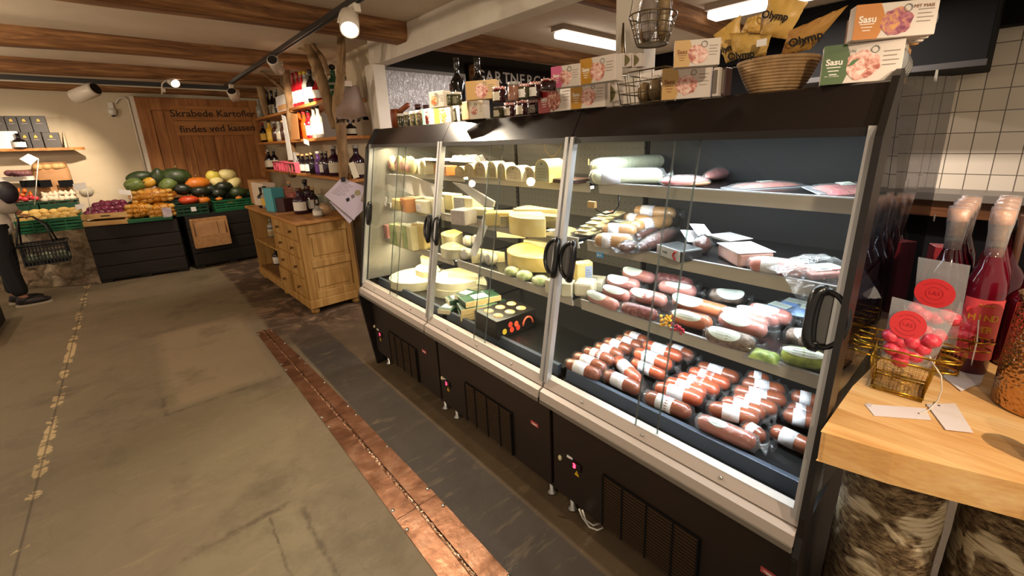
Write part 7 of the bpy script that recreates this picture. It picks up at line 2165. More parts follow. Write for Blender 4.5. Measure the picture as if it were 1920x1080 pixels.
for i, (a, b, vt, m_, lab) in enumerate((((517, 397), (535, 399), 372, mat('dark_box', '#3a1a1c', 0.5), 'dark red flat box in front of the pink sachets'), ((520, 380), (538, 382), 352, mat('pink_sachet', '#c98a78', 0.5, c2='#d9a690', scale=25), 'pink box of sachets in the middle of the chest top'), ((540, 385), (552, 387), 362, mat('rose_box', '#b86e66', 0.5), 'rose box partly behind the large dark bottle'), ((588, 392), (612, 394), 366, mat('green_carton', '#7d8a70', 0.5, c2='#c9c0ac', scale=30, stretch=(1, 1, 8)), 'green and white carton behind the pasta bag'))):
 edge_box('sachet_box', lab, 'box', a, b, vt, HC, 0.12, m_, 'boxes on the chest')
p = on_chest(603, 405)
lump_bag('pasta_bag', 'clear bag of yellow pasta twists at the near edge of the chest', 'food bag', (p.x + 0.04, p.y + 0.02, HC), (0.17, 0.12, 0.13), 0.3, mat('pasta', '#b07c2c', 0.5, c2='#d2a24c', scale=30, bump=0.6, bscale=40), bag_film, None, 0.01, 90)
p = on_chest(534, 401)
o = M().box(-0.10, 0.10, -0.05, 0.05, 0, 0.012).obj('wooden_board', kraft, None, loc=(p.x + 0.02, p.y, HC))
tag(o, 'small brown wooden board lying before the dark red box on the chest', 'board')
# bottles inside the open bay
for i, (u, vt, z, g, lb_, lab) in enumerate(((486, 418, 0.556, 'clear', lab_y, 'yellowish bottle, first from the door in the upper open bay'), (494, 413, 0.556, 'clear', gp, 'clear bottle, second from the door in the upper open bay'), (501, 410, 0.556, 'clear', None, 'clear bottle, third from the door in the upper open bay'), (503, 466, 0.181, 'dark', wp, 'dark bottle with a cream label in the lower open bay'), (511, 470, 0.181, 'purple', None, 'dark purple bottle beside the cream-labelled one, lower bay'), (519, 482, 0.181, 'brown', wp, 'small bottle at the drawer side of the lower bay'))):
 p = at(u, vt + 25, 0, 0.08)
 y_ = min(max(p.y, 5.56), 6.40)
 h = min(zat(vt, 0.10, y_) - z, 0.33)
 t = thing('bottle', lab, 'bottle', (0.10, y_, z), 0, 'bottles in the open bay of the chest')
 M().lathe(bottle_prof(0.05, h, 0.018), 16).obj('glass', G[g], t)
 if lb_:
  M().lathe([(0.0508, h * .14), (0.0508, h * .48)], 12, 0, None, deg(-190), deg(-60)).obj('label', lb_, t)
# ---------------------------------------------------------------- papers and bag hanging on the trunk
YP = 4.36
for i, (cs, lab, dy) in enumerate(((((641, 333), (685, 350), (664, 413), (608, 366)), 'front printed sheet hanging by a black clip from the thick trunk, with two small pictures', 0.0), (((617, 378), (650, 360), (690, 385), (655, 419)), 'rear sheet showing below the front printed sheet', 0.012))):
 P_ = [at(u, v, 1, YP + dy) for u, v in cs]
 c0 = sum(P_, Vector()) / 4
 t = thing('paper_sheet', lab, 'paper', c0, 0, 'printed sheets hanging by the chest')
 o = M().add([p - c0 for p in P_], [(0, 1, 2, 3)]).obj('sheet', mat('lilac_paper', '#b9aab0', 0.75), t, solid=0.0015)
 if i == 0:
  ex = (P_[1] - P_[0])
  ey = (P_[3] - P_[0])
  for k in range(9):
   f_ = 0.18 + 0.075 * k
   a0 = ex * 0.14 + ey * f_ + P_[0] - c0
   a1 = ex * (0.62 - 0.1 * (k % 3 == 2)) + ey * f_ + P_[0] - c0
   M().tube([a0 + Vector((0, -0.003, 0)), a1 + Vector((0, -0.003, 0))], 0.0014, 4).obj('print_line', mat('print_grey', '#8f8a8e', 0.8), t)
  for k, (fu, fv) in enumerate(((0.90, 0.62), (0.84, 0.84))):
   c_ = ex * fu + ey * fv + P_[0] - c0 + Vector((0, -0.003, 0))
   M().disc(0.022, 0.026, 4, 0, frame(c_, ex, (0, -1, 0)), 0.001).obj('picture', ink if k else mat('picture_brown', '#6d5f5a', 0.7), t)
  c_ = ex * 1.0 + ey * 0.35 + P_[0] - c0 + Vector((-0.02, -0.003, 0))
  M().disc(0.03, 0.03, 16, 0, frame(c_, ex, (0, -1, 0)), 0.001).obj('stamp', mat('stamp_olive', '#8f8258', 0.7), t)
  M().box(-0.02, 0.02, -0.008, 0.008, -0.03, 0.015).obj('clip', black_plastic, t, loc=P_[0] - c0 + Vector((0.01, 0, -0.012)))
P_ = [at(u, v, 1, 4.30) for u, v in ((653, 306), (663, 303), (674, 332), (663, 335))]
c0 = sum(P_, Vector()) / 4
o = M().add([p - c0 for p in P_], [(0, 1, 2, 3)]).obj('price_label', mat('label_beige', '#c9bda0', 0.7), None, solid=0.002)
o.location = c0
tag(o, 'small white label with a printed emblem hanging right of the thick trunk', 'label')
P_ = [at(u, v, 1, 4.33) for u, v in ((631, 170), (672, 160), (692, 226), (630, 232))]
c0 = sum(P_, Vector()) / 4
t = thing('hanging_bag', 'brown paper and cellophane bag hanging from the thick trunk by a cord', 'bag', c0, 0)
for s_, m_, nm in ((1, mat('brown_bag', '#6d5240', 0.6, c2='#836550', scale=5), 'bag'), (1.06, film, 'cellophane')):
 def fn(sg, s_=s_):
  def g(u, v):
   p_ = (P_[0] * (1 - u) + P_[1] * u) * (1 - v) + (P_[3] * (1 - u) + P_[2] * u) * v - c0
   return p_ * s_ + Vector((0, sg * s_ * 0.05 * math.sin(PI * u) ** .6 * math.sin(PI * min(1, v + 0.15)) ** .5, 0.01 * math.sin(9 * u)))
  return g
 M().grid(fn(-1), 12, 10).grid(fn(1), 12, 10).obj(nm, m_, t)
M().tube([(P_[0] + P_[1]) / 2 - c0, at(645, 118, 1, 4.33) - c0], 0.003, 5).obj('cord', mat('cord_brown', '#7a6048', 0.8), t)
hd = at(648, 152, 1, 4.33) - c0
M().box(hd.x - 0.06, hd.x + 0.05, -0.02, 0.02, hd.z - 0.05, hd.z).obj('header_card', cream_card, t)
# ================================================================ produce corner
pal_m = wood('black_board', '#171210', '#211a16', '#2b221c', 0, 1.0, 0.7)
def collar_stack(p0, p1, depth, tag_, n=4, zt=0.775):
 """pallet collars: front edge from p0 to p1 on the floor"""
 p0, p1 = Vector((p0.x, p0.y, 0)), Vector((p1.x, p1.y, 0))
 d = p1 - p0
 L = d.length
 rz = math.atan2(d.y, d.x)
 hb = zt / (n + 0.25)
 t = thing('pallet', 'black wooden pallet with block feet under the %s' % tag_, 'pallet', p0, rz, 'black pallets of the produce corner')
 M().box(0, L, 0, depth, hb * .2, hb * .25 + 0.0).obj('deck', pal_m, t)
 for x in (0.06, L / 2, L - 0.06):
  for y in (0.02, depth - 0.12):
   M().box(x - 0.06, x + 0.06, y, y + 0.10, 0, hb * .2).obj('block', pal_m, t)
 for i in range(n):
  c = thing('pallet_collar', '%s board collar from the floor of the %s' % (ORD[i], tag_), 'pallet collar', (p0.x, p0.y, hb * (.25 + i)), rz, 'black pallet collars of the produce corner')
  g = 0.004
  for (xa, xb, ya, yb) in ((0, L, 0, 0.02), (0, L, depth - 0.02, depth), (0, 0.02, 0.02, depth - 0.02), (L - 0.02, L, 0.02, depth - 0.02)):
   M().box(xa, xb, ya, yb, g, hb - g).obj('board', pal_m, c, bevel=0.004)
 ld = M().box(0, L, 0.0, depth, 0, 0.012).obj('lid_board', pal_m, None, loc=(p0.x, p0.y, hb * (n + .25)))
 ld.rotation_euler = (0, 0, rz)
 tag(ld, 'black cover board lying on the %s' % tag_, 'board')
 Tm = Matrix.Translation(p0) @ Matrix.Rotation(rz, 4, 'Z')
 return Tm, L, hb * (n + .25) + 0.012
T1, L1, ZP1 = collar_stack(Vector((-1.72, 7.94, 0)), Vector((-0.785, 7.79, 0)), 0.55, 'stack left of the hanging kraft box')
pq = Vector((-0.690, 7.80, 0))
T2, L2, ZP2 = collar_stack(pq, pq + Vector((0.95, 0.06, 0)), 0.82, 'stack behind the hanging kraft box', zt=0.79)
green_cr = mat('green_crate', '#1d6b42', 0.45, c2='#1a5f3a', scale=5)
dgreen_cr = mat('dark_green_crate', '#123a26', 0.45)
wood_cr = wood('thin_crate_wood', '#a98350', '#c7a56f', '#d8bb88', 0, 1.4, 0.6)
def plastic_crate(label, p, rz, L, D, h, m_, slots=4, price=None):
 t = thing('plastic_crate', label, 'crate', p, rz, 'green plastic crates of the produce corner')
 M().box(0, L, 0, D, 0, 0.012).obj('floor', m_, t)
 for nm, (xa, xb, ya, yb) in (('front', (0, L, 0, 0.012)), ('back', (0, L, D - 0.012, D)), ('side', (0, 0.012, 0.012, D - 0.012)), ('side', (L - 0.012, L, 0.012, D - 0.012))):
  m = M()
  for k in range(slots):
   m.box(xa, xb, ya, yb, h * (k / slots) + 0.003, h * ((k + 0.72) / slots))
  if xb - xa > 0.1:
   for x in (0, L * .25, L * .5, L * .75, L):
    m.box(max(0, x - 0.008), min(L, x + 0.008), ya + 0.001, yb - 0.001, 0, h)
  else:
   for y in (0.012, D * .5, D - 0.012):
    m.box(xa + 0.001, xb - 0.001, max(0.012, y - 0.01), min(D - 0.012, y + 0.01), 0, h)
  m.obj(nm, m_, t)
 M().box(-0.006, L + 0.006, -0.006, 0.014, h - 0.016, h).box(-0.006, L + 0.006, D - 0.014, D + 0.006, h - 0.016, h).box(-0.006, 0.014, 0.014, D - 0.014, h - 0.016, h).box(L - 0.014, L + 0.006, 0.014, D - 0.014, h - 0.016, h).obj('rim', m_, t, bevel=0.003)
 if price:
  M().box(L * price - 0.03, L * price + 0.03, -0.009, -0.006, h * .35, h * .75).obj('price_label', white_paper, t)
 return t
def veg(name, label, cat, p, size, rot, m_, group, ribs=0, stem=None, pinch=0.0, seed=0):
 t = thing(name, label, cat, p, 0, group, rot=rot)
 a, b, c = size
 vs, fs = [], []
 n, k = 28, 14
 rnd = random.Random(seed)
 ph = rnd.uniform(0, 6)
 for i in range(k + 1):
  th = PI * i / k
  for j in range(n):
   an = 2 * PI * j / n
   q = 1 + (0.06 * abs(math.sin(ribs * an / 2)) * math.sin(th) if ribs else 0) + 0.02 * math.sin(3 * an + ph)
   z = math.cos(th)
   if ribs and abs(z) > 0.8:
    z *= 1 - 0.25 * (abs(z) - 0.8) * 5 * 0.6
   pin = 1 - pinch * max(0, z) ** 1.0
   vs.append((a * q * pin * math.sin(th) * math.cos(an), b * q * pin * math.sin(th) * math.sin(an), c * z))
 for i in range(k):
  for j in range(n):
   fs.append((i * n + j, (i + 1) * n + j, (i + 1) * n + (j + 1) % n, i * n + (j + 1) % n))
 M().add(vs, fs, 0, True).obj('flesh', m_, t)
 if stem:
  M().tube([(0, 0, c * 0.85), (0.004, 0, c * 1.05), (0.012, 0.004, c * 1.18)], [0.014, 0.010, 0.012], 8).obj('stem', stem, t)
 return t
stem_m = mat('stem_brown', '#6d5c34', 0.7)
dk_green = mat('squash_dark', '#1f2a14', 0.45, c2='#36461f', scale=12)
md_green = mat('squash_green', '#46592a', 0.45, c2='#6f7d3f', scale=16, stretch=(3, 3, 0.4))
blk_green = mat('squash_black', '#12160f', 0.4, c2='#222a1a', scale=14)
y_sq = mat('squash_yellow', '#b3841f', 0.45, c2='#c79a3a', scale=6)
o_pk = mat('pumpkin_orange', '#b8611a', 0.45, c2='#c9741f', scale=6)
r_pk = mat('pumpkin_red', '#b5371b', 0.4, c2='#c4481f', scale=6)
w_sq = mat('squash_cream', '#d9cb92', 0.5, c2='#c9b877', scale=6)
yw_sq = mat('squash_pale_yellow', '#c9b84a', 0.5)
# squash crate at the back of the first stack
IX = T1 @ Vector((L1 * 0.30, 0.40, ZP1))
rz1 = T1.to_euler().z
rz2 = T2.to_euler().z
def on_y(u, v, y):
 return at(u, v, 1, y)
YS = 8.05
GQ = 'squashes heaped at the back of the produce corner'
crs = on_y(238, 372, YS)
plastic_crate('dark crate of green squashes at the back, behind the orange net bags', (crs.x, YS - 0.02, ZP1 + 0.001), 0.0, 0.80, 0.42, 0.24, dgreen_cr)
plastic_crate('dark crate standing behind the bright green one and carrying the cream squashes', (on_y(392, 370, 8.25).x, 8.22, ZP1 + 0.001), 0.0, 0.62, 0.40, 0.27, dgreen_cr)
for i, (u, v, dy, sz, rot, m_, rb, pn, lab) in enumerate((
  (262, 329, .14, (.07, .07, .13), (0.2, 1.4, 0.3), dk_green, 0, .2, 'long dark green squash lying highest at the left end'),
  (252, 345, .05, (.085, .085, .10), (0.1, 1.2, 0.0), md_green, 8, 0, 'striped green squash low at the left end'),
  (281, 339, .08, (.06, .06, .09), (0.5, 1.0, 0.4), y_sq, 0, .25, 'small yellow and green squash among the dark ones'),
  (296, 330, .10, (.075, .075, .115), (0.15, 0.1, 0), dk_green, 0, .15, 'upright oval green squash beside the small yellow one'),
  (317, 343, .06, (.085, .085, .12), (0.2, 0.9, 0.6), md_green, 6, .2, 'pale-speckled green squash in front of the big dark one'),
  (330, 329, .16, (.15, .14, .12), (0.1, 0.1, 0), dk_green, 9, 0, 'big ribbed dark green squash, the largest of the heap'),
  (342, 352, .05, (.10, .09, .08), (0.1, 0.2, 0), blk_green, 8, 0, 'blackish squash in shadow under the big dark one'),
  (368, 341, .12, (.135, .12, .09), (0.1, 0.05, 0), o_pk, 9, 0, 'large orange pumpkin in the middle of the heap'),
  (376, 356, .02, (.105, .09, .075), (0.1, 0.1, 0), blk_green, 8, 0, 'glossy black-green squash below the large orange pumpkin'),
  (395, 352, .10, (.09, .08, .07), (0.1, 0.1, 0), blk_green, 8, 0, 'black-green squash between the orange pumpkin and the cream ones'),
  (399, 328, .22, (.075, .075, .085), (0.2, 0.3, 0), yw_sq, 6, 0, 'pale yellow squash at the top of the heap'),
  (426, 325, .26, (.10, .10, .085), (0.1, 0.1, 0), w_sq, 8, 0, 'round cream squash, the highest of the heap'),
  (408, 340, .16, (.09, .085, .075), (0.2, 0.7, 0), w_sq, 0, .2, 'cream squash left below the highest one'),
  (438, 341, .20, (.10, .09, .075), (0.2, -0.7, 0), w_sq, 0, .2, 'long cream squash sloping down to the right crate'),
  (419, 347, .10, (.10, .09, .075), (0.1, 0.1, 0), blk_green, 9, 0, 'dark squash lying in front of the cream ones'),
  (409, 359, .04, (.085, .08, .07), (0.1, 0.1, 0), blk_green, 9, 0, 'dark squash low at the left of the right-hand crate'),
  (446, 358, .06, (.10, .09, .08), (0.1, 0.1, 0), dk_green, 9, 0, 'dark green squash at the right of the right-hand crate'))):
 p = on_y(u, v + 3, YS + dy)
 sz = tuple(1.2 * q for q in sz)
 veg('squash', lab, 'squash', p, sz, rot, m_, GQ, rb, stem_m if rb else None, pn, i)
# supporting crates under the heap
c_ = on_y(396, 378, YS + 0.05)
plastic_crate('dark green plastic crate with a white label, holding red and orange pumpkins', (on_y(331, 412, 7.80).x, 7.81, ZP2 + 0.001), 0.06, 0.40, 0.34, 0.16, dgreen_cr, 3, 0.55)
for i, (u, v, sz, m_, lab) in enumerate(((354, 375, (.115, .10, .065), r_pk, 'bright red ribbed pumpkin in the dark green crate'), (381, 376, (.085, .08, .06), o_pk, 'orange ribbed pumpkin beside the red one'))):
 p = on_y(u, v, 7.93 + 0.06 * i)
 veg('pumpkin', lab, 'pumpkin', p, sz, (0.1, 0, 0), m_, 'pumpkins in the dark green crate', 9, stem_m, 0, 50 + i)
gl_, gr2 = on_y(406, 402, 7.85), on_y(473, 391, 7.90)
dd = gr2 - gl_
plastic_crate('bright green plastic crate under the dark and cream squashes beside the chest', (gl_.x, gl_.y, ZP2 + 0.001), math.atan2(dd.y, dd.x), 0.56, 0.36, 0.17, green_cr, 5)
for i, (u, v, lab) in enumerate(((411, 373, 'small orange pumpkin lying at the left front of the bright green crate'), (433, 379, 'small orange pumpkin in the middle front of the bright green crate'), (448, 371, 'small orange pumpkin at the right front of the bright green crate'))):
 p = on_y(u, v, 7.90 + 0.02 * i)
 veg('pumpkin', lab, 'pumpkin', p, (.045, .042, .028), (0.1, 0, 0), o_pk, 'small orange pumpkins in the bright green crate', 7, stem_m, 0, 70 + i)
# orange net bags of potatoes in a low green tray
pt = on_y(240, 417, 7.86)
plastic_crate('low green tray under the orange net bags', (pt.x, 7.80, ZP1 + 0.001), -0.10, 0.47, 0.34, 0.05, green_cr, 1)
potato = mat('yellow_potato', '#a9782c', 0.55, c2='#c49a4a', scale=12)
def net_material():
 q = N('orange_net')
 tr = q.n('ShaderNodeBsdfTransparent')
 df = q.n('ShaderNodeBsdfPrincipled')
 df.inputs['Base Color'].default_value = lin('#d98a1a')
 df.inputs['Roughness'].default_value = 0.4
 wv = q.n('ShaderNodeTexVoronoi', feature='DISTANCE_TO_EDGE')
 wv.inputs['Scale'].default_value = 60
 q.l(q.coord(), wv.inputs['Vector'])
 lt = q.n('ShaderNodeMath', operation='LESS_THAN')
 lt.inputs[1].default_value = 0.075
 q.l(wv.outputs['Distance'], lt.inputs[0])
 mx = q.n('ShaderNodeMixShader')
 q.l(lt.outputs[0], mx.inputs[0])
 q.l(tr.outputs[0], mx.inputs[1])
 q.l(df.outputs[0], mx.inputs[2])
 q.l(mx.outputs[0], q.out.inputs[0])
 return q.m
net = net_material()
for i, (u0, u1, v0, v1, y, lab) in enumerate(((247, 324, 352, 384, 7.98, 'upper orange net bag of potatoes lying on the two front bags'), (237, 285, 380, 410, 7.86, 'front orange net bag of potatoes next to the crate of red onions'), (278, 328, 380, 412, 7.85, 'front orange net bag of potatoes with a white printed label'))):
 a, b = on_y(u0, v1, y), on_y(u1, v0, y)
 c = (a + b) / 2
 wx, wz = (b.x - a.x) / 2, (b.z - a.z) / 2
 t = thing('potato_net', lab, 'net bag', (c.x, y + 0.02, c.z), 0, 'orange net bags of potatoes')
 rnd = random.Random(200 + i)
 nn = 0
 for ix in range(6 if i == 0 else 4):
  for iz in range(3):
   for iy in range(2):
    fx = (ix + 0.5) / (6 if i == 0 else 4) * 2 - 1
    fz = (iz + 0.5) / 3 * 2 - 1
    if fx * fx + fz * fz > 1.55:
     continue
    M().ball((fx * wx * 0.92 + rnd.uniform(-.01, .01), -0.05 + 0.085 * iy, fz * wz * 0.88 + rnd.uniform(-.008, .008)), 0.040, 0.036, 0.032, 10, 7, 0, None, 0.06, rnd).obj('potato', potato, t)
 M().ball((0, 0, 0), wx * 1.08, 0.115, wz * 1.12, 22, 14, 0, None, 0.06, rnd).obj('net', net, t)
 if i == 2:
  M().box(0.0, 0.10, -0.122, -0.118, -wz * 0.8, wz * 0.5).obj('label', mat('net_label', '#cfc3c0', 0.5, c2='#a99ab0', scale=20), t)
# wooden crate of red onions
ol, orr = on_y(157, 426, 7.97), on_y(243, 418, 7.80)
T = thing('wooden_crate', 'thin-slatted wooden crate heaped with red onions on the left stack', 'crate', (ol.x, ol.y, ZP1 + 0.001), math.atan2(orr.y - ol.y, orr.x - ol.x))
L, D, h = (Vector((orr.x - ol.x, orr.y - ol.y))).length, 0.38, 0.16
for z0, z1 in ((0.0, 0.06), (0.09, 0.16)):
 M().box(0, L, 0, 0.010, z0, z1).obj('front_slat', wood_cr, T, bevel=0.002)
 M().box(0, L, D - 0.010, D, z0, z1).obj('back_slat', wood_cr, T, bevel=0.002)
 M().box(0, 0.010, 0.010, D - 0.010, z0, z1).obj('side_slat', wood_cr, T)
 M().box(L - 0.010, L, 0.010, D - 0.010, z0, z1).obj('side_slat', wood_cr, T)
M().box(0, L, 0, D, -0.0005, 0.006).obj('base', wood_cr, T)
for x in (0.012, L - 0.037):
 for y in (0.012, D - 0.037):
  M().box(x, x + 0.025, y, y + 0.025, 0.006, 0.17).obj('corner_post', wood_cr, T)
M().box(L * 0.42, L * 0.62, -0.0008, 0.0, 0.118, 0.132).obj('hand_slot', ink, T)
onion = mat('red_onion', '#5c1730', 0.35, c2='#7d2c4a', scale=14, stretch=(3, 3, 0.5))
proto = None
rnd = random.Random(77)
Tm = Matrix.Translation(T.location) @ Matrix.Rotation(T.rotation_euler.z, 4, 'Z')
k = 0
places = ['at the front left corner of the heap', 'in the front row by the left corner', 'in the middle of the front row', 'in the front row by the nets', 'at the front right corner by the nets']
for layer, (n_, z_, ins) in enumerate((((6, 4), 0.150, 0.055), ((5, 3), 0.205, 0.085), ((4, 2), 0.255, 0.13))):
 for a in range(n_[0]):
  for b in range(n_[1]):
   p = Tm @ Vector((ins + (L - 2 * ins) * (a + .5 * (b % 2) * .5 + .1) / max(1, n_[0] - .7), ins + (D - 2 * ins) * b / max(1, n_[1] - 1), z_ + rnd.uniform(-.008, .008)))
   lab = 'red onion, %s layer of the crate heap, %s row from front, %s from plinth' % (('lowest', 'middle', 'top')[layer], ORD[b], ORD[a])
   if proto is None:
    proto = thing('red_onion', lab, 'onion', p, 0, 'red onions in the wooden crate')
    M().lathe([(0, -.034), (.018, -.032), (.034, -.018), (.040, 0), (.034, .018), (.016, .030), (.006, .040), (0, .042)], 14).obj('bulb', onion, proto)
    o = proto
   else:
    o = dup(proto, p, 0, lab)
   o.rotation_euler = (rnd.uniform(-1, 1), rnd.uniform(-1, 1), rnd.uniform(0, 6))
   o.scale = (1.4,) * 3
# clear bag behind the onions
p = on_y(200 - 20, 350 + 3, 8.25)
lump_bag('vegetable_bag', 'clear bag of pale vegetables behind the heap of red onions', 'food bag', (on_y(160, 352, 8.25).x, 8.25, on_y(160, 362, 8.25).z - 0.06), (0.17, 0.13, 0.14), 0.6, mat('bag_onion', '#e2d8bc', 0.6), film, None, 0.02, 120)
# price signs on sticks
for i, (cs, base, y, lab) in enumerate((((( 136, 345), (160, 342), (163, 354), (139, 358)), (170, 400), 7.92, 'white price sign on a stick at the left of the red onions'), (((222, 355), (245, 357), (247, 366), (224, 364)), (246, 378), 7.84, 'white price sign on a stick between the red onions and the nets'), (((36, 298), (53, 288), (72, 297), (58, 310)), (65, 384), 8.5, 'large tilted white price sign above the paper bag'))):
 P_ = [on_y(u, v, y) for u, v in cs]
 c0 = sum(P_, Vector()) / 4
 t = thing('price_sign', lab, 'price sign', c0, 0, 'white price signs of the produce corner')
 M().add([q - c0 for q in P_], [(0, 1, 2, 3)]).obj('card', white_paper, t, solid=0.003)
 b_ = on_y(base[0], base[1], y)
 M().tube([P_[2] - c0, b_ - c0], 0.005, 6).obj('stick', white_plastic, t)
for i, (cs, y, lab) in enumerate((((( 140, 384), (160, 381), (157, 390), (143, 394)), 7.92, 'small white tag lying at the corner of the onion crate'),)):
 P_ = [on_y(u, v, y) for u, v in cs]
 c0 = sum(P_, Vector()) / 4
 o = M().add([q - c0 for q in P_], [(0, 1, 2, 3)]).obj('price_tag', white_paper, None, solid=0.003, loc=c0)
 tag(o, lab, 'price tag')
# kraft box with brown paper bags hung on the second stack
kl, kr, kb, kbl = on_y(357, 413, 7.70), on_y(403, 406, 7.78), on_y(416, 456, 7.78), on_y(371, 466, 7.70)
o0 = kbl
ex = Vector((kr.x - kl.x, 0.18, 0)).normalized()
hx = 0.44
T = thing('kraft_box', 'open kraft box with brown paper bags hung on the front of the black stack', 'box', (kbl.x - 0.02, 7.74, kbl.z), 0.06)
hh = kl.z - kbl.z
M().box(0, hx, 0.045, 0.052, 0, hh).box(0, 0.018, -0.06, 0.045, 0, hh).box(hx - 0.018, hx, -0.06, 0.045, 0, hh).box(0.018, hx - 0.018, -0.06, -0.052, 0, hh * 0.42).box(0.018, hx - 0.018, -0.052, 0.045, 0, 0.01).obj('carton', kraft, T, bevel=0.002)
pb = mat('brown_paper', '#c09468', 0.75, c2='#b08356', scale=8)
for i in range(3):
 loc = Matrix.Translation(T.location) @ Matrix.Rotation(T.rotation_euler.z, 4, 'Z') @ Vector((hx * 0.40, -0.04 + 0.02 * i, 0.012))
 o = M().box(-hx * 0.31, hx * 0.31, 0, 0.010, 0, hh * (0.86 - 0.03 * i)).obj('paper_bag', pb, None, bevel=0.004, loc=loc)
 o.rotation_euler = (0, 0.0, T.rotation_euler.z)
 tag(o, ('foremost', 'middle', 'rearmost')[i] + ' flat brown paper bag standing in the hung kraft box', 'paper bag', 'brown paper bags in the kraft box')
loc = Matrix.Translation(T.location) @ Matrix.Rotation(T.rotation_euler.z, 4, 'Z') @ Vector((hx * 0.82, -0.03, 0.012))
o = M().box(-hx * .10, hx * .10, 0, 0.03, 0, hh * 0.84).obj('folded_bag', pb, None, bevel=0.004, loc=loc)
o.rotation_euler = (0, 0, T.rotation_euler.z)
tag(o, 'narrow folded paper bag beside the flat ones in the hung kraft box', 'paper bag')
# ---------------------------------------------------------------- stone plinth with crates at the far wall
def stone_material():
 q = N('field_stone')
 vec = q.coord((1, 1, 1))
 vo = q.n('ShaderNodeTexVoronoi', feature='F1')
 vo.inputs['Scale'].default_value = 5.5
 wv = q.n('ShaderNodeVectorMath', operation='ADD')
 nz = q.n('ShaderNodeTexNoise')
 nz.inputs['Scale'].default_value = 5
 q.l(vec, nz.inputs['Vector'])
 sc2 = q.n('ShaderNodeVectorMath', operation='SCALE')
 sc2.inputs['Scale'].default_value = 0.25
 q.l(nz.outputs['Color'], sc2.inputs[0])
 q.l(vec, wv.inputs[0])
 q.l(sc2.outputs[0], wv.inputs[1])
 q.l(wv.outputs[0], vo.inputs['Vector'])
 hs = q.n('ShaderNodeSeparateColor')
 q.l(vo.outputs['Color'], hs.inputs[0])
 col = q.ramp(hs.outputs[0], [(0.1, '#85705a'), (0.4, '#a8937a'), (0.7, '#9c7c66'), (0.95, '#bfae96')])
 joint = q.ramp(vo.outputs['Distance'], [(0.55, 0.0), (0.75, 1.0)])
 col = q.mix(joint, col, '#75664f')
 col = q.mix(0.35, col, q.ramp(q.noise(vec, 25, 5), [(0.3, '#463827'), (0.7, '#a89878')]))
 inv = q.n('ShaderNodeMath', operation='SUBTRACT')
 inv.inputs[0].default_value = 1.0
 q.l(vo.outputs['Distance'], inv.inputs[1])
 return q.bsdf(col, 0.85, 0, 0.25, inv.outputs[0], 1.0, 0.10)
sA, sB = at(-60, 548, 2, 0), at(192, 531, 2, 0)
zst = on_y(100, 434, 8.22).z
pl = M().add([(sA.x, sA.y, 0), (sB.x, sB.y, 0), (sB.x + 0.05, 9.12, 0), (sA.x, 9.12, 0), (sA.x, sA.y + 0.02, zst), (sB.x - 0.02, sB.y + 0.03, zst), (sB.x, 9.12, zst), (sA.x, 9.12, zst)], [(0, 1, 5, 4), (1, 2, 6, 5), (2, 3, 7, 6), (3, 0, 4, 7), (4, 5, 6, 7), (3, 2, 1, 0)]).obj('stone_plinth', stone_material())
tag(pl, 'rough field-stone plinth under the green crate of potatoes', 'plinth')
ga, gb = on_y(38, 431, 8.24), on_y(152, 424, 8.20)
crt = plastic_crate('green plastic crate of yellow potatoes on the stone plinth', (ga.x - 0.03, 8.22, zst + 0.002), -0.06, gb.x - ga.x + 0.05, 0.38, 0.17, green_cr, 4)
rnd = random.Random(31)
potato2 = mat('pale_potato', '#c09a4e', 0.5, c2='#d0b06a', scale=9)
k = 0
proto = None
for b in range(3):
 for a in range(6):
  x = ga.x + 0.04 + (gb.x - ga.x - 0.06) * (a + 0.25 * (b % 2)) / 5.4
  p = Vector((x, 8.28 + 0.10 * b, zst + 0.165 + 0.035 * b + rnd.uniform(-.01, .015)))
  lab = 'yellow potato in the green crate, %s row from front, %s from the shopper' % (ORD[b], ORD[a])
  if proto is None:
   proto = thing('potato', lab, 'potato', p, 0, 'yellow potatoes in the green crate')
   M().ball((0, 0, 0), .062, .044, .040, 14, 9, 0, None, 0.04, rnd).obj('tuber', potato2, proto)
   o = proto
  else:
   o = dup(proto, p, 0, lab)
  o.rotation_euler = (rnd.uniform(-.4, .4), rnd.uniform(-.4, .4), rnd.uniform(0, 6))
  o.scale = (rnd.uniform(.9, 1.25),) * 3
# back row: crates of white bulbs and carrots, brown paper sack
wa, wb = on_y(72, 376, 8.66), on_y(140, 372, 8.66)
plastic_crate('dark crate of white garlic bulbs behind the green potato crate', (wa.x, 8.62, zst + 0.002), 0, wb.x - wa.x + 0.02, 0.30, max(0.12, wa.z - zst - 0.02), dgreen_cr, 3)
garlic = mat('garlic_white', '#cfc2ac', 0.6, c2='#bca98f', scale=14)
gp_ = None
for b in range(2):
 for a in range(6):
  p = Vector((wa.x + 0.06 + (wb.x - wa.x - 0.08) * a / 5, 8.68 + 0.11 * b, wa.z + 0.01 + 0.05 * b + rnd.uniform(-.008, .008)))
  lab = 'white garlic bulb, %s row from front, %s from the carrots' % (ORD[b], ORD[a])
  if gp_ is None:
   gp_ = thing('garlic_bulb', lab, 'garlic', p, 0, 'white garlic bulbs in the dark crate')
   M().lathe([(0, -.035), (.03, -.034), (.045, -.012), (.040, .010), (.018, .028), (.008, .05), (0, .052)], 14).obj('bulb', garlic, gp_)
  else:
   o = dup(gp_, p, rnd.uniform(0, 6), lab)
   o.rotation_euler = (rnd.uniform(-.5, .5), rnd.uniform(-.5, .5), rnd.uniform(0, 6))
ca_, cb2 = on_y(20, 376, 8.66), on_y(70, 372, 8.66)
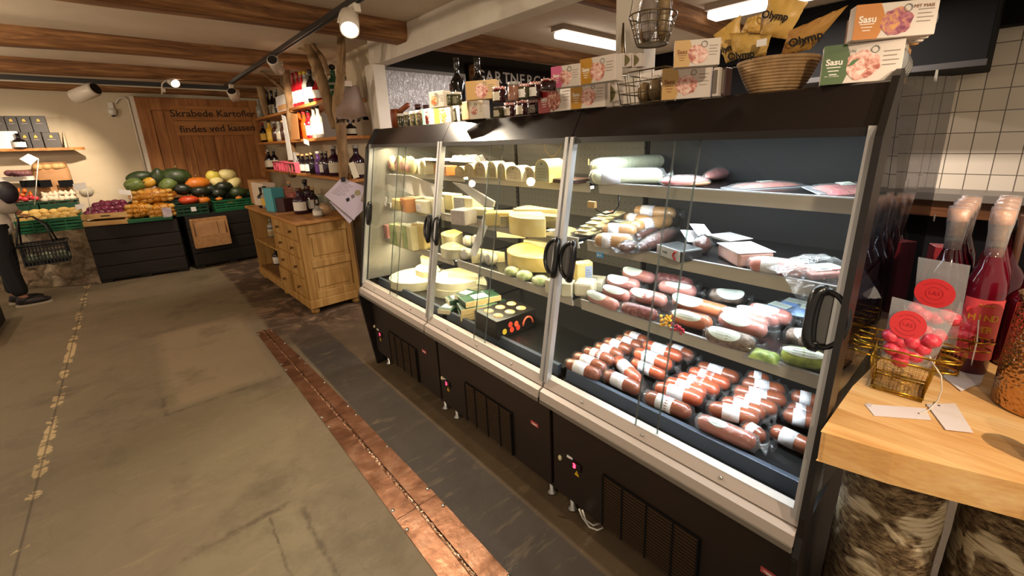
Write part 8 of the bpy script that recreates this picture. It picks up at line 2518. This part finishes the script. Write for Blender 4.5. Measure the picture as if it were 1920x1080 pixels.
plastic_crate('crate of carrots and red beets beside the white garlic, behind the shopper', (ca_.x, 8.62, zst + 0.002), 0, cb2.x - ca_.x - 0.01, 0.30, max(0.12, wa.z - zst - 0.02), dgreen_cr, 3)
carrot = mat('carrot', '#c9641f', 0.5)
beet = mat('beet_red', '#b8323a', 0.45)
for a in range(8):
 x = ca_.x + 0.04 + (cb2.x - ca_.x - 0.10) * a / 7
 p = Vector((x, 8.76, wa.z + 0.05 + 0.05 * (a % 3)))
 o = thing('carrot', '%s carrot from the shopper side in the carrot crate' % ORD[a], 'carrot', p, 0, 'carrots in the crate', rot=(PI / 2 + 0.2, rnd.uniform(-.6, .6), 0))
 M().lathe([(0, -0.12), (.008, -0.10), (.018, 0.0), (.024, .08), (.012, .095), (0, .098)], 10).obj('root', carrot, o)
for a in range(5):
 p = Vector((cb2.x - 0.20 + 0.045 * a, 8.69, wa.z + 0.03 + 0.02 * (a % 2)))
 veg('beet', '%s bright red beet from the shopper side at the front of the carrot crate' % ORD[a], 'beet', p, (.035, .035, .032), (0.2 * a, 0.3, 0), beet, 'red beets in the carrot crate', 0, None, 0, 90 + a)
ba, bb_ = on_y(66, 347, 8.84), on_y(135, 343, 8.84)
btop = on_y(90, 296, 8.84)
t = thing('paper_sack', 'open brown paper sack of pale onions under the far wall shelf', 'sack', ((ba.x + bb_.x) / 2, 8.95, zst + 0.001))
wx = (bb_.x - ba.x) / 2
hs_ = btop.z - zst - 0.06
rn = random.Random(5)
M().lathe([(wx * 0.92, 0), (wx * 1.0, hs_ * 0.5), (wx * 1.05, hs_ * 0.85), (wx * 0.92, hs_), (wx * 0.84, hs_ * 0.94)], 24, 0, Matrix.Diagonal((1, 0.42, 1, 1)), wob=lambda i, j: 1 + rn.uniform(-.05, .05)).obj('sack', mat('sack_kraft', '#b88a5e', 0.75, c2='#a5764a', scale=6), t)
for i in range(6):
 M().ball((wx * (-0.6 + 0.24 * i), 0.02 * (i % 2) - 0.05, hs_ * 0.93), 0.055, 0.05, 0.045, 12, 8).obj('onion', mat('pale_onion', '#c9a26a', 0.5), t)
for i, (u0, u1, lab) in enumerate(((40, 72, 'black label card behind the carrots, under the brown onions'), (72, 95, 'black label card in front of the paper sack, first from the carrots'), (112, 136, 'black label card in front of the paper sack, near the red onions'))):
 a, b = on_y(u0, 352, 8.80), on_y(u1, 337, 8.80)
 o = M().box(a.x, b.x, 8.80, 8.806, a.z, b.z).obj('label_card', black_matte)
 tag(o, lab, 'label card', 'black label cards at the back of the plinth')
for i in range(5):
 p = on_y(18 + 8 * i, 325, 8.86)
 veg('brown_onion', '%s brown onion from the shopper side in the white tray under the wall shelf' % ORD[i], 'onion', p, (.05, .05, .042), (0.2 * i, 0.2, 0), mat('brown_onion', '#8a5a52', 0.5, c2='#5a2f3c', scale=8), 'brown onions in the white tray', 0, None, 0, 130 + i)
a, b = on_y(0, 338, 8.80), on_y(62, 330, 8.80)
o = M().box(a.x - 0.1, b.x, 8.80, 8.98, b.z - 0.06, b.z).obj('white_tray', white_plastic, None, bevel=0.006)
tag(o, 'white plastic tray of brown onions beside the paper sack', 'tray')
# shelf with boxed bottles
zsh = on_y(100, 277, 8.80).z
ls = M().prism([(-3.3, 8.78), (-1.66, 8.78), (-1.545, 8.86), (-1.70, 9.13), (-3.3, 9.13)], 0.035, 0, Matrix.Translation((0, 0, zsh - 0.035))).obj('wall_shelf', board_m, None, bevel=0.006)
tag(ls, 'long wooden wall shelf with dark gift boxes above the vegetables', 'shelf')
M().prism([(0, 0), (0.30, 0), (0, -0.26)], 0.02, 0, frame((-1.74, 9.13, zsh - 0.036), (0, -1, 0), (1, 0, 0))).obj('bracket', wall_white, ls)
box_g = mat('gift_box_grey', '#4a4644', 0.5, c2='#3f3b3a', scale=4)
emb = mat('gold_emblem', '#c9a436', 0.4)
def gift(u0, u1, v0, v1, y, z, lab):
 a, b = on_y(u0, v1, y), on_y(u1, v1, y)
 h = zat(v0, (a.x + b.x) / 2, y) - z
 t = thing('gift_box', lab, 'gift box', (a.x, y, z), 0, 'dark grey gift boxes on the wall shelf')
 L = b.x - a.x - 0.004
 M().box(0, L, 0, 0.10, 0, h - 0.002).obj('carton', box_g, t, bevel=0.002)
 M().prism([(-0.016, -0.014), (0.016, -0.014), (0.012, 0.012), (0, 0.022), (-0.012, 0.012)], 0.001, 0, frame((L / 2, -0.0012, h * 0.72), (1, 0, 0), (0, -1, 0))).obj('emblem', emb, t)
 M().box(L * .25, L * .75, -0.0012, 0.0, h * .52, h * .55).obj('print_line', mat('print_tan', '#9a8a7c', 0.8), t)
 return h
hh = 0
for i, (u0, u1) in enumerate(((22, 44), (45, 62), (63, 85), (87, 118))):
 hh = gift(u0, u1, 248, 278, 8.86, zsh, '%s dark grey gift box of the lower row, counted from the frame edge' % ORD[i])
for i, (u0, u1) in enumerate(((-8, 16), (17, 39), (40, 64), (65, 93))):
 gift(u0, u1, 217, 249, 8.87, zsh + hh, '%s dark grey gift box of the upper row, counted from the frame edge' % ORD[i])
for i, (u0, u1, v0, y, lab) in enumerate(((2, 42, 246, 8.83, 'white box shining in the light at the back of its pair on the wall shelf'), (-6, 28, 256, 8.80, 'white box at the shelf front next to the dark bottle'))):
 a, b = on_y(u0, 279, y), on_y(u1, 279, y)
 h = zat(v0, a.x, y) - zsh
 o = M().box(a.x, b.x, y, y + (0.025), zsh, zsh + h).obj('white_box', white_paper, None, bevel=0.003)
 tag(o, lab, 'box', 'white boxes on the wall shelf')
p = on_y(40, 278, 8.79)
h = zat(250, p.x, 8.79) - zsh
t = thing('bottle', 'dark bottle with a white label in front of the white boxes on the wall shelf', 'bottle', (p.x, 8.80, zsh))
M().lathe(bottle_prof(0.065, h, 0.02, 0.5, 0.68), 18).obj('glass', G['dark'], t)
M().lathe([(0.0658, h * .08), (0.0658, h * .42)], 12, 0, None, deg(-180), deg(-30)).obj('label', white_paper, t)
# dark crate corner at the frame edge
o = thing('dark_crate', 'dark wooden crate corner entering at the frame edge in front of the shopper', 'crate', (-3.3, 6.0, 0))
cz = zat(548, -2.42, 6.92)
for (xa, xb, ya, yb) in ((0, 0.86, 0.90, 0.93), (0.84, 0.87, 0, 0.90)):
 for k_ in range(2):
  M().box(xa, xb, ya, yb, cz * k_ / 2 + 0.003, cz * (k_ + 1) / 2 - 0.003).obj('board', pal_m, o, bevel=0.004)
M().box(0, 0.84, 0, 0.90, cz - 0.03, cz - 0.01).obj('lid', pal_m, o)
# ================================================================ shopper with a basket
def skin_mesh(name, nodes, edges, mat_, parent, sub=2, root=0):
 me = bpy.data.meshes.new(name)
 me.from_pydata([n[0] for n in nodes], edges, [])
 o = bpy.data.objects.new(name, me)
 COL.objects.link(o)
 if parent:
  o.parent = parent
 me.materials.append(mat_)
 o.modifiers.new('skin', 'SKIN')
 if not me.skin_vertices:
  me.attributes
 sv = me.skin_vertices[0].data
 for i, n in enumerate(nodes):
  r = n[1]
  sv[i].radius = (r, r) if not isinstance(r, tuple) else r
  sv[i].use_root = (i == root)
 o.modifiers['skin'].use_smooth_shade = True
 q = o.modifiers.new('sub', 'SUBSURF')
 q.levels = sub
 q.render_levels = sub
 return o
skin_m = mat('skin', '#b98468', 0.5, c2='#a8745a', scale=6)
trous = mat('black_trousers', '#121013', 0.85)
blouse = mat('white_blouse', '#e2d8cc', 0.8, c2='#d3c7b8', scale=5)
hair_m = mat('dark_hair', '#2a1c14', 0.6, c2='#3a281c', scale=30)
shoe_m = mat('dark_shoe', '#1b1416', 0.6)
sole_m = mat('pale_sole', '#a79b8a', 0.6)
PX, PY = -2.40, 7.52
hand = at(45, 404, 1, PY - 0.02)
per = thing('person', 'person in white blouse and black trousers holding a shopping basket, cut by the frame', 'person', (PX, PY, 0))
def L_(x, y, z):
 return (x - PX, y - PY, z)
hx, hz = hand.x - PX, hand.z
# body: pelvis root; faces +x / +y towards the crates
B = [((0, 0, 0.95), (0.10, 0.085)),               # 0 pelvis
  ((0, 0, 1.12), (0.10, 0.085)), ((0, 0.01, 1.30), (0.145, 0.105)), ((0.0, 0.01, 1.44), (0.13, 0.09)), ((0.01, 0.01, 1.53), 0.055), ((0.03, 0.02, 1.60), 0.055),   # 1-5
  ((0.04, 0.02, 1.68), (0.075, 0.09)), ((0.045, 0.02, 1.76), (0.07, 0.085)),                       # 6,7 head
  ((0.05, -0.155, 1.43), 0.055), ((0.09, -0.175, 1.20), 0.042), ((hx - 0.05, -0.05, hz + 0.07), 0.028), ((hx - 0.02, -0.02, hz + 0.02), (0.040, 0.02)),   # 8-11 right arm
  ((0.03, 0.175, 1.43), 0.055), ((-0.02, 0.23, 1.16), 0.042), ((-0.02, 0.24, 0.93), 0.030), ((-0.015, 0.24, 0.86), (0.036, 0.02)),   # 12-15 left arm
  ((0.0, -0.09, 0.88), 0.095), ((0.02, -0.10, 0.50), 0.062), ((0.06, -0.10, 0.10), 0.042), ((0.10, -0.10, 0.045), 0.040), ((0.20, -0.105, 0.04), 0.036),   # 16-20 right leg
  ((0.0, 0.09, 0.88), 0.095), ((0.01, 0.10, 0.50), 0.062), ((-0.03, 0.11, 0.10), 0.042), ((0.02, 0.11, 0.045), 0.040), ((0.13, 0.11, 0.04), 0.036)]     # 21-25
E_ = [(0, 1), (1, 2), (2, 3), (3, 4), (4, 5), (5, 6), (6, 7), (3, 8), (8, 9), (9, 10), (10, 11), (3, 12), (12, 13), (13, 14), (14, 15), (0, 16), (16, 17), (17, 18), (18, 19), (19, 20), (0, 21), (21, 22), (22, 23), (23, 24), (24, 25)]
body = skin_mesh('body', B, E_, skin_m, per)
# face
M().ball((0.125, 0.02, 1.69), 0.022, 0.014, 0.024, 10, 8).obj('nose', skin_m, body)
for sy in (-0.032, 0.072):
 M().ball((0.112, sy, 1.715), 0.010, 0.014, 0.009, 10, 8).obj('eye', white_plastic, body)
M().ball((0.112, 0.02, 1.645), 0.010, 0.026, 0.008, 10, 8).obj('mouth', mat('lips', '#8a4a44', 0.5), body)
M().ball((0.015, 0.02, 1.745), 0.105, 0.100, 0.115, 18, 12, 0, None, 0.03).ball((-0.045, 0.02, 1.66), 0.07, 0.085, 0.11, 16, 10, 0, None, 0.03).obj('hair', hair_m, per)
# clothing as looser shells on the same joints
tr_n = [((0, 0, 1.04), (0.135, 0.115)), ((0.0, -0.095, 0.86), 0.118), ((0.02, -0.105, 0.50), 0.088), ((0.055, -0.105, 0.12), 0.075), ((0.0, 0.095, 0.86), 0.118), ((0.01, 0.105, 0.50), 0.088), ((-0.03, 0.11, 0.12), 0.075)]
skin_mesh('trousers', tr_n, [(0, 1), (1, 2), (2, 3), (0, 4), (4, 5), (5, 6)], trous, per)
bl_n = [((0, 0, 0.80), (0.185, 0.165)), ((0, 0, 1.20), (0.155, 0.13)), ((0, 0.01, 1.40), (0.165, 0.125)), ((0.0, 0.01, 1.47), (0.10, 0.08)),
  ((0.05, -0.165, 1.43), 0.078), ((0.10, -0.185, 1.22), 0.082), ((0.5 * (0.10 + hx - .07), -0.12, 0.5 * (1.22 + hz + .10)), 0.100), ((hx - 0.045, -0.035, hz + 0.055), 0.052),
  ((0.03, 0.185, 1.43), 0.078), ((-0.02, 0.235, 1.16), 0.078), ((-0.02, 0.24, 0.94), 0.05)]
skin_mesh('blouse', bl_n, [(0, 1), (1, 2), (2, 3), (2, 4), (4, 5), (5, 6), (6, 7), (2, 8), (8, 9), (9, 10)], blouse, per)
# right hand closed round the basket handle, five fingers; relaxed left hand
hn = Vector((hx - 0.005, -0.02, hz))
for i in range(4):
 y = -0.030 + 0.020 * i
 ln = (0.9, 1.0, 0.95, 0.8)[i]
 n_ = [((hn.x - 0.012, hn.y + y, hn.z + 0.012), 0.0095), ((hn.x + 0.026 * ln, hn.y + y, hn.z + 0.006), 0.009), ((hn.x + 0.034 * ln, hn.y + y, hn.z - 0.022 * ln), 0.0085), ((hn.x + 0.010, hn.y + y, hn.z - 0.036 * ln), 0.008)]
 skin_mesh('finger', n_, [(0, 1), (1, 2), (2, 3)], skin_m, body, 1)
skin_mesh('thumb', [((hn.x - 0.02, hn.y - 0.030, hn.z + 0.015), 0.011), ((hn.x + 0.006, hn.y - 0.050, hn.z - 0.006), 0.010), ((hn.x + 0.022, hn.y - 0.046, hn.z - 0.026), 0.009)], [(0, 1), (1, 2)], skin_m, body, 1)
for i in range(4):
 y = 0.17 + 0.020 * i
 n_ = [((-0.012, y + 0.04, 0.845), 0.0095), ((-0.006, y + 0.04, 0.806), 0.009), ((-0.012, y + 0.04, 0.778 + 0.006 * abs(i - 1.4)), 0.0085)]
 skin_mesh('finger', n_, [(0, 1), (1, 2)], skin_m, body, 1)
skin_mesh('thumb', [((0.00, 0.225, 0.865), 0.011), ((0.022, 0.205, 0.840), 0.010), ((0.026, 0.202, 0.815), 0.009)], [(0, 1), (1, 2)], skin_m, body, 1)
for sx, sy in ((0.10, -0.105), (0.02, 0.11)):
 sh = M()
 sh.ball((sx + 0.03, sy, 0.052), 0.145, 0.050, 0.045, 20, 10)
 sh.ball((sx - 0.045, sy, 0.075), 0.06, 0.046, 0.055, 16, 8)
 q = sh.obj('shoe', shoe_m, per)
 M().prism([(sx + 0.03 + 0.150 * math.cos(2 * PI * i / 24), sy + 0.053 * math.sin(2 * PI * i / 24)) for i in range(24)], 0.022, 0, Matrix.Translation((0, 0, 0.001))).obj('sole', sole_m, q)
# dark round shoulder bag hanging at the forearm
b = at(27, 360, 1, PY - 0.16)
t = thing('round_bag', 'small dark round bag hanging against the white sleeve of the shopper', 'bag', (b.x - 0.05, b.y - 0.03, b.z - 0.13))
M().ball((0, 0, 0.13), 0.085, 0.055, 0.125, 18, 12, 0, None, 0.02).obj('body', mat('bag_black', '#17131a', 0.5, c2='#2a2430', scale=10, stretch=(1, 1, 4)), t)
M().tube([(-0.03, 0.02, 0.25), (-0.03, 0.06, 0.33), (-0.07, 0.10, 0.36)], 0.006, 6).obj('strap', black_matte, t)
# shopping basket
c1_, c2_, c3_, c4_ = at(32, 457, 1, PY - 0.06), at(126, 455, 1, PY - 0.06), at(120, 492, 1, PY - 0.06), at(34, 497, 1, PY - 0.06)
bx0, bx1 = c1_.x, c2_.x
zt_, zb_ = (c1_.z + c2_.z) / 2, (c3_.z + c4_.z) / 2
t = thing('shopping_basket', 'black plastic mesh shopping basket with green goods, carried by the shopper', 'basket', ((bx0 + bx1) / 2, PY - 0.02, zb_))
wx, hb_, wy = (bx1 - bx0) / 2, zt_ - zb_, 0.14
bp = mat('basket_black', '#100e10', 0.5)
for nm, sy in (('long_side', -1), ('long_side', 1)):
 m = M()
 for i in range(13):
  x = -wx * .9 + wx * 1.8 * i / 12
  m.box(x - 0.006, x + 0.006, sy * wy - 0.004, sy * wy + 0.004, 0, hb_)
 for k_ in range(5):
  z = hb_ * k_ / 4.5
  m.box(-wx * .92, wx * .92, sy * wy - 0.003, sy * wy + 0.003, z, z + 0.010)
 m.obj(nm, bp, t)
for sx in (-1, 1):
 m = M()
 for i in range(8):
  y = -wy + 2 * wy * i / 7
  m.box(sx * wx * .92 - 0.004, sx * wx * .92 + 0.004, y - 0.006, y + 0.006, 0, hb_)
 for k_ in range(5):
  z = hb_ * k_ / 4.5
  m.box(sx * wx * .92 - 0.003, sx * wx * .92 + 0.003, -wy, wy, z, z + 0.010)
 m.obj('short_side', bp, t)
M().tube([(-wx, -wy - .01, hb_), (wx, -wy - .01, hb_), (wx, wy + .01, hb_), (-wx, wy + .01, hb_)], 0.013, 8, 0, False, None, True).obj('rim', bp, t)
M().box(-wx * .92, wx * .92, -wy, wy, 0, 0.008).obj('base', bp, t)
hl = Vector((hand.x, hand.y, hand.z)) - Vector(t.location)
for sy in (-1, 1):
 M().tube([(0.10, sy * wy, hb_), (0.07, sy * wy * 0.6, hb_ + (hl.z - hb_) * 0.6), (hl.x + 0.06, hl.y, hl.z - 0.02), (hl.x - 0.05, hl.y, hl.z - 0.02), (-0.16, sy * wy * 0.6, hb_ + (hl.z - hb_) * 0.5), (-0.19, sy * wy, hb_)], 0.009, 8).obj('handle', bp, t)
for i in range(3):
 lump_bag('salad_bag', ('first', 'second', 'third')[i] + ' bag of green salad from the shopper inside the black basket', 'food bag', (t.location.x - 0.13 + 0.13 * i, t.location.y - 0.02, zb_ + 0.01), (0.12, 0.17, 0.12), 0.3 * i, mat('salad_green', '#6a7a44', 0.6, c2='#9aa678', scale=20), film_thick, 'salad bags in the shopping basket', 0.01, 140 + i)
